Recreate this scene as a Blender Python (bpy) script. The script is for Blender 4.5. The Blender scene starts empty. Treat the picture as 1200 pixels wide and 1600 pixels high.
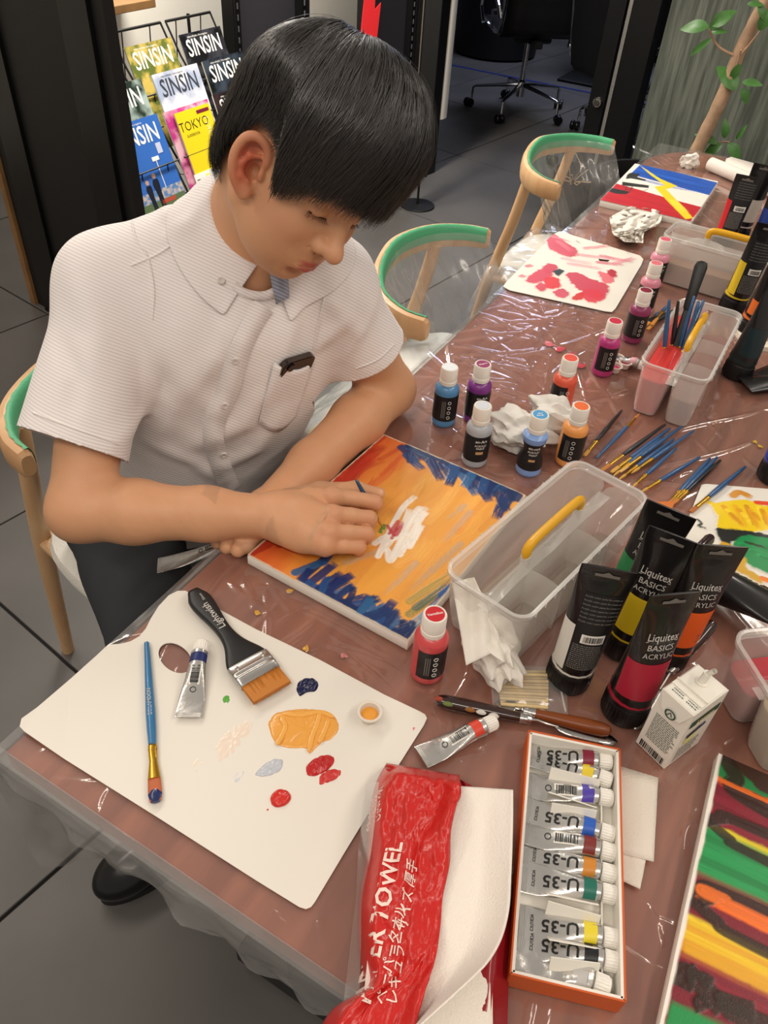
import bpy, bmesh, math, random
import numpy as np
from mathutils import Vector, Matrix
random.seed(7); np.random.seed(7)
S = bpy.context.scene
COL = S.collection
# ------------------------------------------------------------------ camera
TH = .72                                        # table height
F = 1220.
CAM = np.array([.533, -.202, TH + .763])
PITCH, ROLL, YAW = math.radians(42.), math.radians(4.25), math.radians(27.4)
def _axes():
    cp, sp = math.cos(PITCH), math.sin(PITCH)
    w = np.array([0, cp, -sp]); up = np.array([0, sp, cp]); rt = np.array([1., 0, 0])
    c, s = math.cos(ROLL), math.sin(ROLL)
    r2, u2 = c*rt + s*up, -s*rt + c*up
    a, b = math.cos(YAW), math.sin(YAW)
    Z = np.array([[a, -b, 0], [b, a, 0], [0, 0, 1]])
    return Z@r2, Z@u2, Z@w
CR, CU, CW = _axes()
cd = bpy.data.cameras.new('camera'); cam = bpy.data.objects.new('camera', cd); COL.objects.link(cam)
cd.sensor_fit = 'VERTICAL'; cd.sensor_height = 24; cd.lens = F/1600*24; cd.clip_start = .02
M4 = Matrix([[CR[0], CU[0], -CW[0], CAM[0]], [CR[1], CU[1], -CW[1], CAM[1]], [CR[2], CU[2], -CW[2], CAM[2]], [0, 0, 0, 1]])
cam.matrix_world = M4
S.camera = cam
def ray(px, py): return (px-600)/F*CR - (py-800)/F*CU + CW
def at(px, py, z=TH): d = ray(px, py); return CAM + d*((z-CAM[2])/d[2])     # where a sight line meets a level plane
def onX(px, py, x): d = ray(px, py); return CAM + d*((x-CAM[0])/d[0])
def onY(px, py, y): d = ray(px, py); return CAM + d*((y-CAM[1])/d[1])
# ------------------------------------------------------------------ view, world, lights
vs = S.view_settings; vs.view_transform = 'Standard'; vs.look = 'None'; vs.exposure = -.04; vs.gamma = 1.0; vs.use_curve_mapping = False
wd = bpy.data.worlds.new('room_air'); S.world = wd; wd.use_nodes = True
wd.node_tree.nodes['Background'].inputs[0].default_value = (1., .90, .80, 1)
wd.node_tree.nodes['Background'].inputs[1].default_value = .42
def area(name, loc, size, power, col=(1, .895, .775), target=None, sy=None):
    d = bpy.data.lights.new(name, 'AREA'); d.energy = power; d.color = col; d.size = size
    if sy: d.shape = 'RECTANGLE'; d.size_y = sy
    o = bpy.data.objects.new(name, d); COL.objects.link(o); o.location = loc
    if target is not None:
        o.rotation_euler = (Vector(target)-Vector(loc)).to_track_quat('-Z', 'Y').to_euler()
    return o
area('ceiling_light_left', (-1.8, .9, 2.75), .22, 36, sy=2.6)
area('ceiling_light_near', (.3, -1.0, 2.75), 2.4, 28, sy=.22)
area('ceiling_light_right', (1.8, 1.0, 2.75), .22, 30, sy=2.6)
area('ceiling_light_far', (1.0, 3.5, 2.75), .22, 22, sy=1.2)
area('shelf_light', (-1.30, 2.0, 2.3), .9, 62, (1, .95, .86), (-1.85, 2.05, .7), .25)
area('shelf_light', (-1.40, 3.0, 2.3), .4, 24, (1, .95, .86), (-1.95, 3.0, .8), .2)
area('meeting_room_fill', (-1.2, 6.2, 2.7), 1.2, 55, (.66, .74, 1), (-1.2, 6.2, 0))  # bluish fill added to lift the dark meeting room, no fixture known there
# ------------------------------------------------------------------ small tools
def lin(h):
    h = h.lstrip('#'); c = [int(h[i:i+2], 16)/255 for i in (0, 2, 4)]
    return tuple((x/12.92 if x <= .04045 else ((x+.055)/1.055)**2.4) for x in c) + (1,)
MATS = {}
def mat(name, col='#808080', rough=.5, metal=0, alpha=1, trans=0, ior=1.45, spec=.5, coat=0, sss=0, bump=None, vary=None, attr=None, sheen=0, sssr=None):
    """plain principled material; bump=(scale, strength, detail), vary=(scale, amount) mottles the colour"""
    if name in MATS: return MATS[name]
    m = bpy.data.materials.new(name); m.use_nodes = True; N = m.node_tree.nodes; L = m.node_tree.links
    b = N['Principled BSDF']; c = lin(col) if isinstance(col, str) else col
    b.inputs['Base Color'].default_value = c; b.inputs['Roughness'].default_value = rough
    b.inputs['Metallic'].default_value = metal; b.inputs['Alpha'].default_value = alpha
    b.inputs['Transmission Weight'].default_value = trans; b.inputs['IOR'].default_value = ior
    b.inputs['Specular IOR Level'].default_value = spec; b.inputs['Coat Weight'].default_value = coat
    b.inputs['Sheen Weight'].default_value = sheen
    if sss:
        b.inputs['Subsurface Weight'].default_value = sss; b.inputs['Subsurface Radius'].default_value = sssr or (1, .35, .18); b.inputs['Subsurface Scale'].default_value = .006
    src = None
    if attr:
        a = N.new('ShaderNodeAttribute'); a.attribute_name = attr; src = a.outputs['Color']; L.new(src, b.inputs['Base Color'])
    if vary:
        tc = N.new('ShaderNodeTexCoord'); n = N.new('ShaderNodeTexNoise'); n.inputs['Scale'].default_value = vary[0]; n.inputs['Detail'].default_value = 5
        L.new(tc.outputs['Object'], n.inputs['Vector'])
        mp = N.new('ShaderNodeMapRange'); mp.inputs[1].default_value = .3; mp.inputs[2].default_value = .7; mp.inputs[3].default_value = 1-vary[1]; mp.inputs[4].default_value = 1+vary[1]
        L.new(n.outputs[0], mp.inputs[0])
        mx = N.new('ShaderNodeMix'); mx.data_type = 'RGBA'; mx.blend_type = 'MULTIPLY'; mx.inputs[0].default_value = 1
        if src: L.new(src, mx.inputs[6])
        else: mx.inputs[6].default_value = c
        L.new(mp.outputs[0], mx.inputs[7]); L.new(mx.outputs[2], b.inputs['Base Color'])
    if bump:
        tc = N.new('ShaderNodeTexCoord'); n = N.new('ShaderNodeTexNoise'); n.inputs['Scale'].default_value = bump[0]; n.inputs['Detail'].default_value = bump[2] if len(bump) > 2 else 3
        L.new(tc.outputs['Object'], n.inputs['Vector'])
        bp = N.new('ShaderNodeBump'); bp.inputs['Strength'].default_value = bump[1]; bp.inputs['Distance'].default_value = .002
        L.new(n.outputs[0], bp.inputs['Height']); L.new(bp.outputs[0], b.inputs['Normal'])
    MATS[name] = m; return m
def film(name, tint, haze, rough=.12, gloss=1.0, hazecol=(.9, .88, .85, 1), base=0.0):
    """thin clear film: see-through, a little milky, with mirror glints at its creases"""
    if name in MATS: return MATS[name]
    m = bpy.data.materials.new(name); m.use_nodes = True; N = m.node_tree.nodes; L = m.node_tree.links
    N.remove(N['Principled BSDF']); out = N['Material Output']
    t = N.new('ShaderNodeBsdfTransparent'); t.inputs[0].default_value = tint
    d = N.new('ShaderNodeBsdfDiffuse'); d.inputs[0].default_value = hazecol
    g = N.new('ShaderNodeBsdfGlossy'); g.inputs['Roughness'].default_value = rough; g.inputs[0].default_value = (gloss, gloss, gloss, 1)
    m1 = N.new('ShaderNodeMixShader'); m1.inputs[0].default_value = haze
    L.new(t.outputs[0], m1.inputs[1]); L.new(d.outputs[0], m1.inputs[2])
    fr = N.new('ShaderNodeLayerWeight'); fr.inputs[0].default_value = .5
    pw = N.new('ShaderNodeMath'); pw.operation = 'POWER'; pw.inputs[1].default_value = 3.2; L.new(fr.outputs['Facing'], pw.inputs[0])
    ad = N.new('ShaderNodeMath'); ad.operation = 'MULTIPLY_ADD'; ad.inputs[1].default_value = .75; ad.inputs[2].default_value = .045+base; L.new(pw.outputs[0], ad.inputs[0])
    m2 = N.new('ShaderNodeMixShader'); L.new(ad.outputs[0], m2.inputs[0]); L.new(m1.outputs[0], m2.inputs[1]); L.new(g.outputs[0], m2.inputs[2])
    L.new(m2.outputs[0], out.inputs[0]); MATS[name] = m; return m
def tag(o, label=None, cat=None, group=None, kind=None):
    for k, v in (('label', label), ('category', cat), ('group', group), ('kind', kind)):
        if v: o[k] = v
    return o
def empty(name, loc=(0, 0, 0), rz=0, label=None, cat=None, group=None, kind=None, rot=None):
    o = bpy.data.objects.new(name, None); COL.objects.link(o); o.location = Vector(loc); o.rotation_euler = rot if rot is not None else (0, 0, rz); o.empty_display_size = .05
    return tag(o, label, cat, group, kind)
def meshdata(name, v, f, m=None, smooth=True):
    me = bpy.data.meshes.new(name); me.from_pydata([tuple(map(float, p)) for p in v], [], [tuple(map(int, q)) for q in f]); me.update()
    if smooth: me.polygons.foreach_set('use_smooth', [True]*len(me.polygons))
    if m: me.materials.append(m)
    return me
def npmesh(name, V, Q, m=None, smooth=True):
    """fast mesh from arrays; Q is an Nx3 or Nx4 index array"""
    me = bpy.data.meshes.new(name); V = np.asarray(V, np.float32); Q = np.asarray(Q, np.int32); k = Q.shape[1]
    me.vertices.add(len(V)); me.vertices.foreach_set('co', V.ravel()); me.loops.add(Q.size); me.loops.foreach_set('vertex_index', Q.ravel())
    me.polygons.add(len(Q)); me.polygons.foreach_set('loop_start', np.arange(0, Q.size, k, dtype=np.int32)); me.polygons.foreach_set('loop_total', np.full(len(Q), k, np.int32))
    if smooth: me.polygons.foreach_set('use_smooth', np.ones(len(Q), bool))
    me.update(calc_edges=True); me.validate()
    if m: me.materials.append(m)
    return me
def link(name, me, parent=None, loc=None, rot=None):
    o = bpy.data.objects.new(name, me); COL.objects.link(o)
    if parent: o.parent = parent
    if loc is not None: o.location = Vector(loc)
    if rot is not None: o.rotation_euler = rot
    return o
class MB:
    """collects shapes, then links them as ONE mesh object"""
    def __init__(s): s.v = []; s.f = []; s.mi = []; s.cur = 0; s.T = None
    def add(s, v, f):
        n = len(s.v); v = [Vector(p) for p in v]
        if s.T is not None: v = [s.T @ p for p in v]
        s.v += v; s.f += [tuple(n+i for i in q) for q in f]; s.mi += [s.cur]*len(f); return s
    def box(s, c, d, R=None, ch=0):
        x, y, z = d[0]/2, d[1]/2, d[2]/2; c = Vector(c)
        if ch:
            k = ch; P = []
            for zz, q in ((-z, k), (-z+k, 0), (z-k, 0), (z, k)):
                P += [(-x+q, -y+q, zz), (x-q, -y+q, zz), (x-q, y-q, zz), (-x+q, y-q, zz)]
            Fs = [(3, 2, 1, 0), (12, 13, 14, 15)] + [(a*4+i, a*4+(i+1) % 4, a*4+4+(i+1) % 4, a*4+4+i) for a in range(3) for i in range(4)]
        else:
            P = [(i, j, k) for k in (-z, z) for (i, j) in ((-x, -y), (x, -y), (x, y), (-x, y))]
            Fs = [(3, 2, 1, 0), (4, 5, 6, 7), (0, 1, 5, 4), (1, 2, 6, 5), (2, 3, 7, 6), (3, 0, 4, 7)]
        return s.add([((R @ Vector(p)) if R else Vector(p)) + c for p in P], Fs)
    def lathe(s, prof, n=24, c=(0, 0, 0), sx=1, sy=1, cap=True):
        P = []; Fs = []; k = len(prof)
        for r, z in prof: P += [(c[0]+r*sx*math.cos(2*math.pi*i/n), c[1]+r*sy*math.sin(2*math.pi*i/n), c[2]+z) for i in range(n)]
        for a in range(k-1): Fs += [(a*n+i, a*n+(i+1) % n, (a+1)*n+(i+1) % n, (a+1)*n+i) for i in range(n)]
        if cap: Fs += [tuple(reversed(range(n))), tuple(range((k-1)*n, k*n))]
        return s.add(P, Fs)
    def tube(s, pts, r, n=8, cap=True, closed=False, flat=1.0, up=None):
        pts = [Vector(p) for p in pts]; k = len(pts); rs = r if hasattr(r, '__len__') else [r]*k; P = []; Fs = []
        nrm = None
        for i in range(k):
            if closed: t = pts[(i+1) % k]-pts[i-1]
            else: t = pts[min(i+1, k-1)]-pts[max(i-1, 0)]
            t.normalize()
            if nrm is None:
                a = Vector(up) if up is not None else (Vector((0, 0, 1)) if abs(t.z) < .9 else Vector((1, 0, 0)))
                nrm = (a - t*a.dot(t)).normalized()
            else:
                nrm = (nrm - t*nrm.dot(t)).normalized()
            b = t.cross(nrm)
            P += [pts[i] + (nrm*math.cos(2*math.pi*j/n)*flat + b*math.sin(2*math.pi*j/n))*rs[i] for j in range(n)]
        for a in range(k if closed else k-1):
            a2 = (a+1) % k; Fs += [(a*n+j, a*n+(j+1) % n, a2*n+(j+1) % n, a2*n+j) for j in range(n)]
        if cap and not closed: Fs += [tuple(reversed(range(n))), tuple(range((k-1)*n, k*n))]
        return s.add(P, Fs)
    def loft(s, rings, cap=True, closed=True):
        n = len(rings[0]); P = [p for r in rings for p in r]; Fs = []
        for a in range(len(rings)-1): Fs += [(a*n+j, a*n+(j+1) % n, (a+1)*n+(j+1) % n, (a+1)*n+j) for j in range(n if closed else n-1)]
        if cap and closed: Fs += [tuple(reversed(range(n))), tuple(range((len(rings)-1)*n, len(rings)*n))]
        return s.add(P, Fs)
    def prism(s, poly, z0, z1):
        n = len(poly); P = [(p[0], p[1], z0) for p in poly] + [(p[0], p[1], z1) for p in poly]
        return s.add(P, [tuple(reversed(range(n))), tuple(range(n, 2*n))] + [(i, (i+1) % n, n+(i+1) % n, n+i) for i in range(n)])
    def mesh(s, name, m=None, smooth=True):
        me = meshdata(name, s.v, s.f, None, smooth)
        for x in (m if isinstance(m, (list, tuple)) else [m]):
            if x: me.materials.append(x)
        if max(s.mi, default=0): me.polygons.foreach_set('material_index', s.mi)
        return me
    def build(s, name, m=None, parent=None, loc=None, rot=None, smooth=True, sharp=35):
        me = s.mesh(name, m, smooth)
        if smooth and sharp: me.set_sharp_from_angle(angle=math.radians(sharp))
        return link(name, me, parent, loc, rot)
def sheet(name, P, m, parent=None, thick=0, smooth=True):
    """grid of points (rows x cols x 3) as a surface, optionally with thickness"""
    P = np.asarray(P, float); a, b = P.shape[:2]; I = np.arange(a*b).reshape(a, b)
    Q = np.stack([I[:-1, :-1], I[:-1, 1:], I[1:, 1:], I[1:, :-1]], -1).reshape(-1, 4)
    o = link(name, npmesh(name, P.reshape(-1, 3), Q, m, smooth), parent)
    if thick:
        md = o.modifiers.new('thickness', 'SOLIDIFY'); md.thickness = thick; md.offset = 0
    return o
def copytree(o, parent=None):
    c = o.copy(); COL.objects.link(c)
    if parent is not None: c.parent = parent
    for ch in list(o.children): copytree(ch, c)
    return c
def rrect(w, h, r, n=6):
    P = []
    for cx, cy, a0 in ((w/2-r, h/2-r, 0), (-w/2+r, h/2-r, 90), (-w/2+r, -h/2+r, 180), (w/2-r, -h/2+r, 270)):
        for i in range(n+1):
            a = math.radians(a0+90*i/n); P.append((cx+r*math.cos(a), cy+r*math.sin(a)))
    return P
def spline(pts, n):
    """Catmull-Rom through the points"""
    P = np.asarray(pts, float); Q = np.vstack([2*P[0]-P[1], P, 2*P[-1]-P[-2]]); out = []
    for s in np.linspace(0, len(P)-1-1e-9, n):
        i = int(s); t = s-i; a, b, c, d = Q[i], Q[i+1], Q[i+2], Q[i+3]
        out.append(.5*((2*b)+(-a+c)*t+(2*a-5*b+4*c-d)*t*t+(-a+3*b-3*c+d)*t**3))
    return np.array(out)
def frame(o, x, z=None):
    """4x4 with local X along x and local Z near z"""
    x = Vector(x).normalized(); z = Vector(z if z is not None else (0, 0, 1)); y = z.cross(x).normalized(); z = x.cross(y)
    return Matrix(((x.x, y.x, z.x, o[0]), (x.y, y.y, z.y, o[1]), (x.z, y.z, z.z, o[2]), (0, 0, 0, 1)))
# value noise -----------------------------------------------------------------
def _h(i, j, s):
    n = (i*374761393 + j*668265263 + s*1274126177) & 0xffffffff; n = ((n ^ (n >> 13))*1274126177) & 0xffffffff
    return ((n ^ (n >> 16)) & 0xffff)/65535.
def vnoise(x, y, s=0):
    x = np.asarray(x, float); y = np.asarray(y, float); i = np.floor(x).astype(np.int64); j = np.floor(y).astype(np.int64); u = x-i; v = y-j
    u = u*u*(3-2*u); v = v*v*(3-2*v)
    return (_h(i, j, s)*(1-u)+_h(i+1, j, s)*u)*(1-v) + (_h(i, j+1, s)*(1-u)+_h(i+1, j+1, s)*u)*v
def fbm(x, y, s=0, o=4):
    return sum(vnoise(x*2**k, y*2**k, s+k)/2**(k+1) for k in range(o))/(1-2.**-o)
# text as flat mesh -------------------------------------------------------------
FONTS = {}
def textmesh(body, size, m, bold=0, depth=0, align='CENTER', shear=0):
    key = (body, size, m.name, bold, depth, align, shear)
    if key in FONTS: return FONTS[key]
    c = bpy.data.curves.new('lettering', 'FONT'); c.body = body; c.size = size; c.align_x = align; c.align_y = 'CENTER'; c.offset = bold*size; c.extrude = depth; c.resolution_u = 2; c.shear = shear
    o = bpy.data.objects.new('lettering', c); COL.objects.link(o)
    dg = bpy.context.evaluated_depsgraph_get(); me = bpy.data.meshes.new_from_object(o.evaluated_get(dg))
    bpy.data.objects.remove(o); bpy.data.curves.remove(c); me.materials.clear(); me.materials.append(m); FONTS[key] = me; return me
# =================================================================== THE ROOM
M_FLOOR = mat('dark_floor_tile', '#575451', .42, bump=(9, .10, 5), vary=(2.2, .22)); M_GROUT = mat('grout', '#242322', .9)
floor = tag(link('floor', meshdata('floor', [(-6, -3, -.006), (4, -3, -.006), (4, 11, -.006), (-6, 11, -.006)], [(0, 1, 2, 3)], M_GROUT)), kind='structure')
tb = MB(); w = .893; tb.box((0, 0, -.002), (w, w, .008), ch=.0015); tm = tb.mesh('floor_tile', M_FLOOR, False)
g = (np.array([-.900, 3.428])-np.array([-1.317, 3.532])); ta = -math.radians(8.5)
tx, ty = np.array([math.cos(ta), math.sin(ta)]), np.array([-math.sin(ta), math.cos(ta)])
o0 = np.array([-.814, 2.271])
for i in range(-4, 5):
    for j in range(-5, 8):
        c = o0 + tx*(i+.5)*.9 + ty*(j+.5)*.9
        if -5.2 < c[0] < 2.6 and -1.6 < c[1] < 7.8: 
            t_ = link('floor_tile', tm, floor, (c[0], c[1], -.0005*((i*7+j*3) % 3)), (0, 0, ta))
# white wall and corner behind the magazine rack
M_WALL = mat('white_wall', '#efe9dd', .8); M_BLACK = mat('black_panel', '#0e0d0d', .55); M_BLKSHELF = mat('charcoal_steel', '#4a484f', .4, .3); M_BASE = mat('baseboard_white', '#d9d6cf', .5)
def wallseg(name, a, b, z0, z1, m, th=.06, kind='structure', cam_side=True):
    a = np.array(a, float); b = np.array(b, float); d = b-a; L = np.linalg.norm(d); c = (a+b)/2; n = np.array([-d[1], d[0]])/L
    if (np.array([.5, -.2])-c)@n > 0: n = -n
    q = MB(); q.box((0, 0, 0), (L, th, z1-z0)); o = q.build(name, m, None, (c[0]+n[0]*th/2, c[1]+n[1]*th/2, (z0+z1)/2), (0, 0, math.atan2(d[1], d[0])), smooth=False)
    if kind: o['kind'] = kind
    return o
def norm(v): v = np.asarray(v, float); return v/np.linalg.norm(v)
wallseg('wall_back', (-1.86, 1.60), (-1.86, 3.80), 0, 2.7, M_WALL)
wallseg('wall_left', (-3.62, -1.5), (-3.62, 2.6), 0, 2.7, M_WALL)
wallseg('baseboard_left', (-3.605, -1.5), (-3.605, 2.6), 0, .09, M_BASE, .015)
# tall black panel with a raw wooden back edge: the near end of the shelving
q = empty('shelving_end_panel', (-1.578, 1.515, 0), math.radians(-8.6), 'tall black end panel with a raw wooden back edge, left of the magazine rack', 'panel')
b = MB(); b.box((.008, 0, 1.3), (.715, .035, 2.6), ch=.003); b.build('face', M_BLACK, q, smooth=False)
for x in (-.22, .25): b = MB(); b.box((x, -.024, 1.3), (.13, .014, 2.6), ch=.003); b.build('batten', mat('black_panel_gloss', '#090909', .35), q, smooth=False)
b = MB(); b.box((-.366, 0, 1.3), (.030, .06, 2.6), ch=.002); b.build('wooden_edge', mat('raw_plywood', '#86623a', .6, vary=(14, .2), bump=(40, .2)), q, smooth=False)
q = empty('wooden_shelf', (-1.775, 1.86, .945), 0, 'pale wooden shelf board above the magazine rack, at the very top of the picture', 'shelf')
b = MB(); b.box((0, 0, 0), (.16, .54, .025), ch=.002); b.build('board', mat('raw_plywood', '#86623a'), q, smooth=False)
# charcoal steel panels with slotted uprights
def screen(y0, y1, label):
    e = empty('steel_panel', (-1.525, (y0+y1)/2, 0), 0, label, 'panel', 'slotted steel panels'); L = y1-y0
    b = MB(); b.box((-.02, 0, 1.3), (.02, L-.05, 2.56)); b.build('panel_sheet', M_BLKSHELF, e, smooth=False)
    for sy in (-1, 1):
        b = MB(); b.box((0, sy*(L/2-.02), 1.3), (.05, .04, 2.6), ch=.002); b.box((.028, sy*(L/2-.006), 1.3), (.012, .008, 2.6)); u = b.build('upright', mat('black_steel', '#131314', .4, .2), e, smooth=False)
        s_ = MB()
        for k in range(70): s_.box((.0255, sy*(L/2-.024), .10+k*.035), (.003, .006, .018))
        s_.build('slots', mat('slot_pale', '#6b6b70', .6), u, smooth=False)['kind'] = 'stuff'
screen(2.30, 2.76, 'charcoal steel panel with slotted uprights directly right of the magazine rack')
screen(3.21, 3.67, 'charcoal steel panel with slotted uprights between the red sign and the black door frame')
# red sign
e = empty('red_sign', onX(580, 28, -1.46), 0, 'small red sign with a turned-down corner on a white post above the black hair', 'sign')
b = MB(); b.prism([(-.045, -.12), (.040, -.12), (.040, .06), (.012, .03), (.005, .13), (-.045, .13)], -.002, .002); b.build('sign_plate', mat('sign_red', '#d9262c', .5), e, (0, 0, 0), (math.radians(86), math.radians(8), math.radians(62)), smooth=False)
b = MB(); b.tube([(0, .006, .10), (0, .006, .5)], .004, 6); b.build('stem', mat('steel_grey', '#b9b6b0', .3, .8), e)
# queue post with a black round foot
sb = at(652, 322, 0); e = empty('queue_post', sb, 0, 'thin black post on a round foot beside the black door frame', 'post')
b = MB(); b.lathe([(.0001, .012), (.02, .012), (.085, .009), (.088, .004), (.088, 0), (.0001, 0)], 32); b.build('foot', mat('black_foot', '#1b1b1c', .35), e)
b = MB(); b.tube([(0, 0, .01), (0, 0, .30)], .006, 8); b.build('post', mat('black_steel', '#131314'), e)
b = MB(); b.box((0, 0, 1.2), (.07, .03, 2.1)); b.build('banner_case', M_BLACK, e, (0, 0, 0), (0, 0, .35), smooth=False)
# door opening: left jamb, right jamb, meeting room behind
jl = np.array([-1.445, 3.78, 0]); jr = np.array([-.50, 3.62, 0])
dd = norm((jr-jl)[:2]); da = math.atan2(dd[1], dd[0])
M_FRAME = mat('black_door_frame', '#0b0a0b', .35)
def post(name, p, wx, wy, z1, m, kind='structure', rz=da):
    b = MB(); b.box((0, 0, z1/2), (wx, wy, z1)); o = b.build(name, m, None, (p[0], p[1], 0), (0, 0, rz), smooth=False)
    if kind: o['kind'] = kind
    return o
post('trim_1', jl, .07, .12, 2.7, M_FRAME)
b = MB(); b.box((-.052, -.02, 1.35), (.018, .03, 2.7)); b.build('trim_2', mat('pale_strip', '#b8ab98', .5), None, (jl[0], jl[1], 0), (0, 0, da), smooth=False)['kind'] = 'structure'
b = MB(); b.lathe([(.045, .02), (.04, .9), (.03, 2.2), (.02, 2.4)], 14, sx=.5); b.build('trim_3', mat('white_cloth_edge', '#d8d4cc', .7), None, (jl[0]+.03, jl[1]+.10, 0.25))['kind'] = 'structure'
dr = empty('door_1', jr, da); dr['kind'] = 'structure'
b = MB(); b.box((-.02, 0, 1.3), (.075, .05, 2.6), ch=.003); b.build('door_stile', M_FRAME, dr, smooth=False)
b = MB(); b.box((.045, -.03, 1.3), (.016, .02, 2.6)); b.build('steel_edge', mat('steel_grey', '#b9b6b0', .3, .8), dr, smooth=False)
b = MB(); b.box((.115, 0, 1.35), (.115, .08, 2.7), ch=.003); b.build('frame_post', M_FRAME, dr, smooth=False)
b = MB(); b.lathe([(.0001, .016), (.012, .016), (.014, .012), (.020, .011), (.022, .004), (.022, 0)], 20)
b.build('lock', mat('lock_steel', '#a8a39b', .25, 1), dr, onY(949, 140, jr[1]-.03)-jr if False else (-.012, -.026, .56), (math.pi/2, 0, 0))
# reeded glass wall to the right
gd = dd; g0 = jr[:2] + gd*.20
def glassmat():
    m = bpy.data.materials.new('reeded_glass'); m.use_nodes = True; N = m.node_tree.nodes; L = m.node_tree.links; b = N['Principled BSDF']
    tc = N.new('ShaderNodeTexCoord'); mp = N.new('ShaderNodeMapping'); mp.inputs['Scale'].default_value = (70, 70, 4.5); L.new(tc.outputs['Object'], mp.inputs[0])
    n = N.new('ShaderNodeTexNoise'); n.inputs['Scale'].default_value = 1; n.inputs['Detail'].default_value = 4; L.new(mp.outputs[0], n.inputs['Vector'])
    cr = N.new('ShaderNodeValToRGB'); cr.color_ramp.elements[0].position = .36; cr.color_ramp.elements[1].position = .70; cr.color_ramp.elements[0].color = lin('#53574f'); cr.color_ramp.elements[1].color = lin('#7b7f74'); L.new(n.outputs[0], cr.inputs[0]); L.new(cr.outputs[0], b.inputs['Base Color'])
    bp = N.new('ShaderNodeBump'); bp.inputs['Strength'].default_value = .5; bp.inputs['Distance'].default_value = .004; L.new(n.outputs[0], bp.inputs['Height']); L.new(bp.outputs[0], b.inputs['Normal'])
    b.inputs['Roughness'].default_value = .16; b.inputs['Alpha'].default_value = .86; return m
q = MB(); q.box((1.3, 0, 1.35), (2.6, .012, 2.7)); o = q.build('window_1', glassmat(), None, (g0[0], g0[1], 0), (0, 0, da), smooth=False); o['kind'] = 'structure'
q = MB(); q.box((1.3, 0, .04), (2.6, .06, .08)); q.build('trim_4', M_FRAME, None, (g0[0], g0[1], 0), (0, 0, da), smooth=False)['kind'] = 'structure'
wallseg('wall_meeting_room', (-4.2, 7.6), (3.2, 7.9), 0, 2.7, mat('meeting_room_wall', '#6f6c68', .8)); wallseg('wall_shelving_end', (-3.6, 3.84), (-1.50, 3.84), 0, 2.7, M_BLACK)
wallseg('wall_meeting_room_left', (-3.4, 3.9), (-3.3, 7.7), 0, 2.7, mat('meeting_room_wall', '#6f6c68', .8))
wallseg('wall_glass_side', (3.0, 3.9), (3.0, 7.9), 0, 2.7, mat('meeting_room_wall', '#6f6c68', .8))
b = MB(); b.box((-1.3, 6.1, .002), (2.9, .03, .004)); b.build('trim_5', mat('blue_line', '#1b2a78', .5), None, (0, 0, 0), (0, 0, 0), smooth=False)['kind'] = 'structure'
# unseen ceiling, added over the meeting room alone to keep it dim
c_ = MB(); c_.box((-.3, 5.85, 2.76), (7, 4.6, .06)); c_.build('ceiling', mat('dark_ceiling', '#2a2928', .8), smooth=False)['kind'] = 'structure'
# ------------------------------------------------------------------ magazine rack
rk = empty('magazine_rack', (-1.52, 1.95, 0), 0, 'black wire magazine rack full of free magazines before the white wall', 'rack')
M_WIRE = mat('black_wire', '#141414', .4, .3)
LEAN = math.radians(20)
def mag_x(z): return -1.56 + (.92-z)*math.tan(LEAN)*1.55
COLS = [1.535, 1.785, 2.035]; TIERS = [(.885, -1.525), (.825, -1.425), (.735, -1.375)]
for ci, y0 in enumerate(COLS):
    b = MB(); y1 = y0+.225
    for y in (y0, y1): b.tube([(-1.57, y, .92), (-1.52, y, .83), (-1.44, y, .72), (-1.34, y, .58), (-1.26, y, .44), (-1.26, y, .02)], .0035, 6)
    b.tube([(-1.57, y0, .92), (-1.57, y1, .92)], .0045, 6)
    for y in (y0+.05, y1-.05): b.tube([(-1.57, y, .92), (-1.60, y, .60), (-1.55, y, .25)], .0022, 5)
    for x in TIERS: b.tube([(x[1]+.055, y0, x[0]-.13), (x[1]+.055, y1, x[0]-.13)], .0028, 6)
    for zt, x in TIERS: b.tube([(x+.055, y0+.055, zt-.13), (x+.055, y0+.055, zt-.30), (x-.02, y0+.055, zt-.31)], .0022, 5); b.tube([(x+.055, y1-.055, zt-.13), (x+.055, y1-.055, zt-.30), (x-.02, y1-.055, zt-.31)], .0022, 5)
    o = b.build('wire_column', M_WIRE, rk); o.location = (1.52, -1.95, 0)
b = MB()
for y in (1.53, 2.27): b.tube([(-1.68, y, .9), (-1.68, y, .01), (-1.22, y, .01), (-1.26, y, .44)], .006, 6)
b.tube([(-1.68, 1.53, .3), (-1.68, 2.27, .3)], .006, 6); b.tube([(-1.24, 1.53, .15), (-1.24, 2.27, .15)], .006, 6)
o = b.build('stand_frame', M_WIRE, rk); o.location = (1.52, -1.95, 0)
def cover(name, c1, c2, sc, seed=0):
    """a printed cover: soft blotches of two colours"""
    m = mat(name, c1, .28); N = m.node_tree.nodes; L = m.node_tree.links; b = N['Principled BSDF']
    tc = N.new('ShaderNodeTexCoord'); mp = N.new('ShaderNodeMapping'); mp.inputs['Location'].default_value = (seed, seed*2, 0); L.new(tc.outputs['Object'], mp.inputs[0])
    n = N.new('ShaderNodeTexNoise'); n.inputs['Scale'].default_value = sc; n.inputs['Detail'].default_value = 3; L.new(mp.outputs[0], n.inputs['Vector'])
    cr = N.new('ShaderNodeValToRGB'); e = cr.color_ramp.elements; e[0].position = .42; e[1].position = .60; e[0].color = lin(c1); e[1].color = lin(c2); L.new(n.outputs[0], cr.inputs[0]); L.new(cr.outputs[0], b.inputs['Base Color']); return m
M_PAPER = mat('paper_white', '#f0ece4', .6); M_PRINTW = mat('print_white', '#f6f4ee', .5); M_PRINTK = mat('print_black', '#141414', .5)
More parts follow.
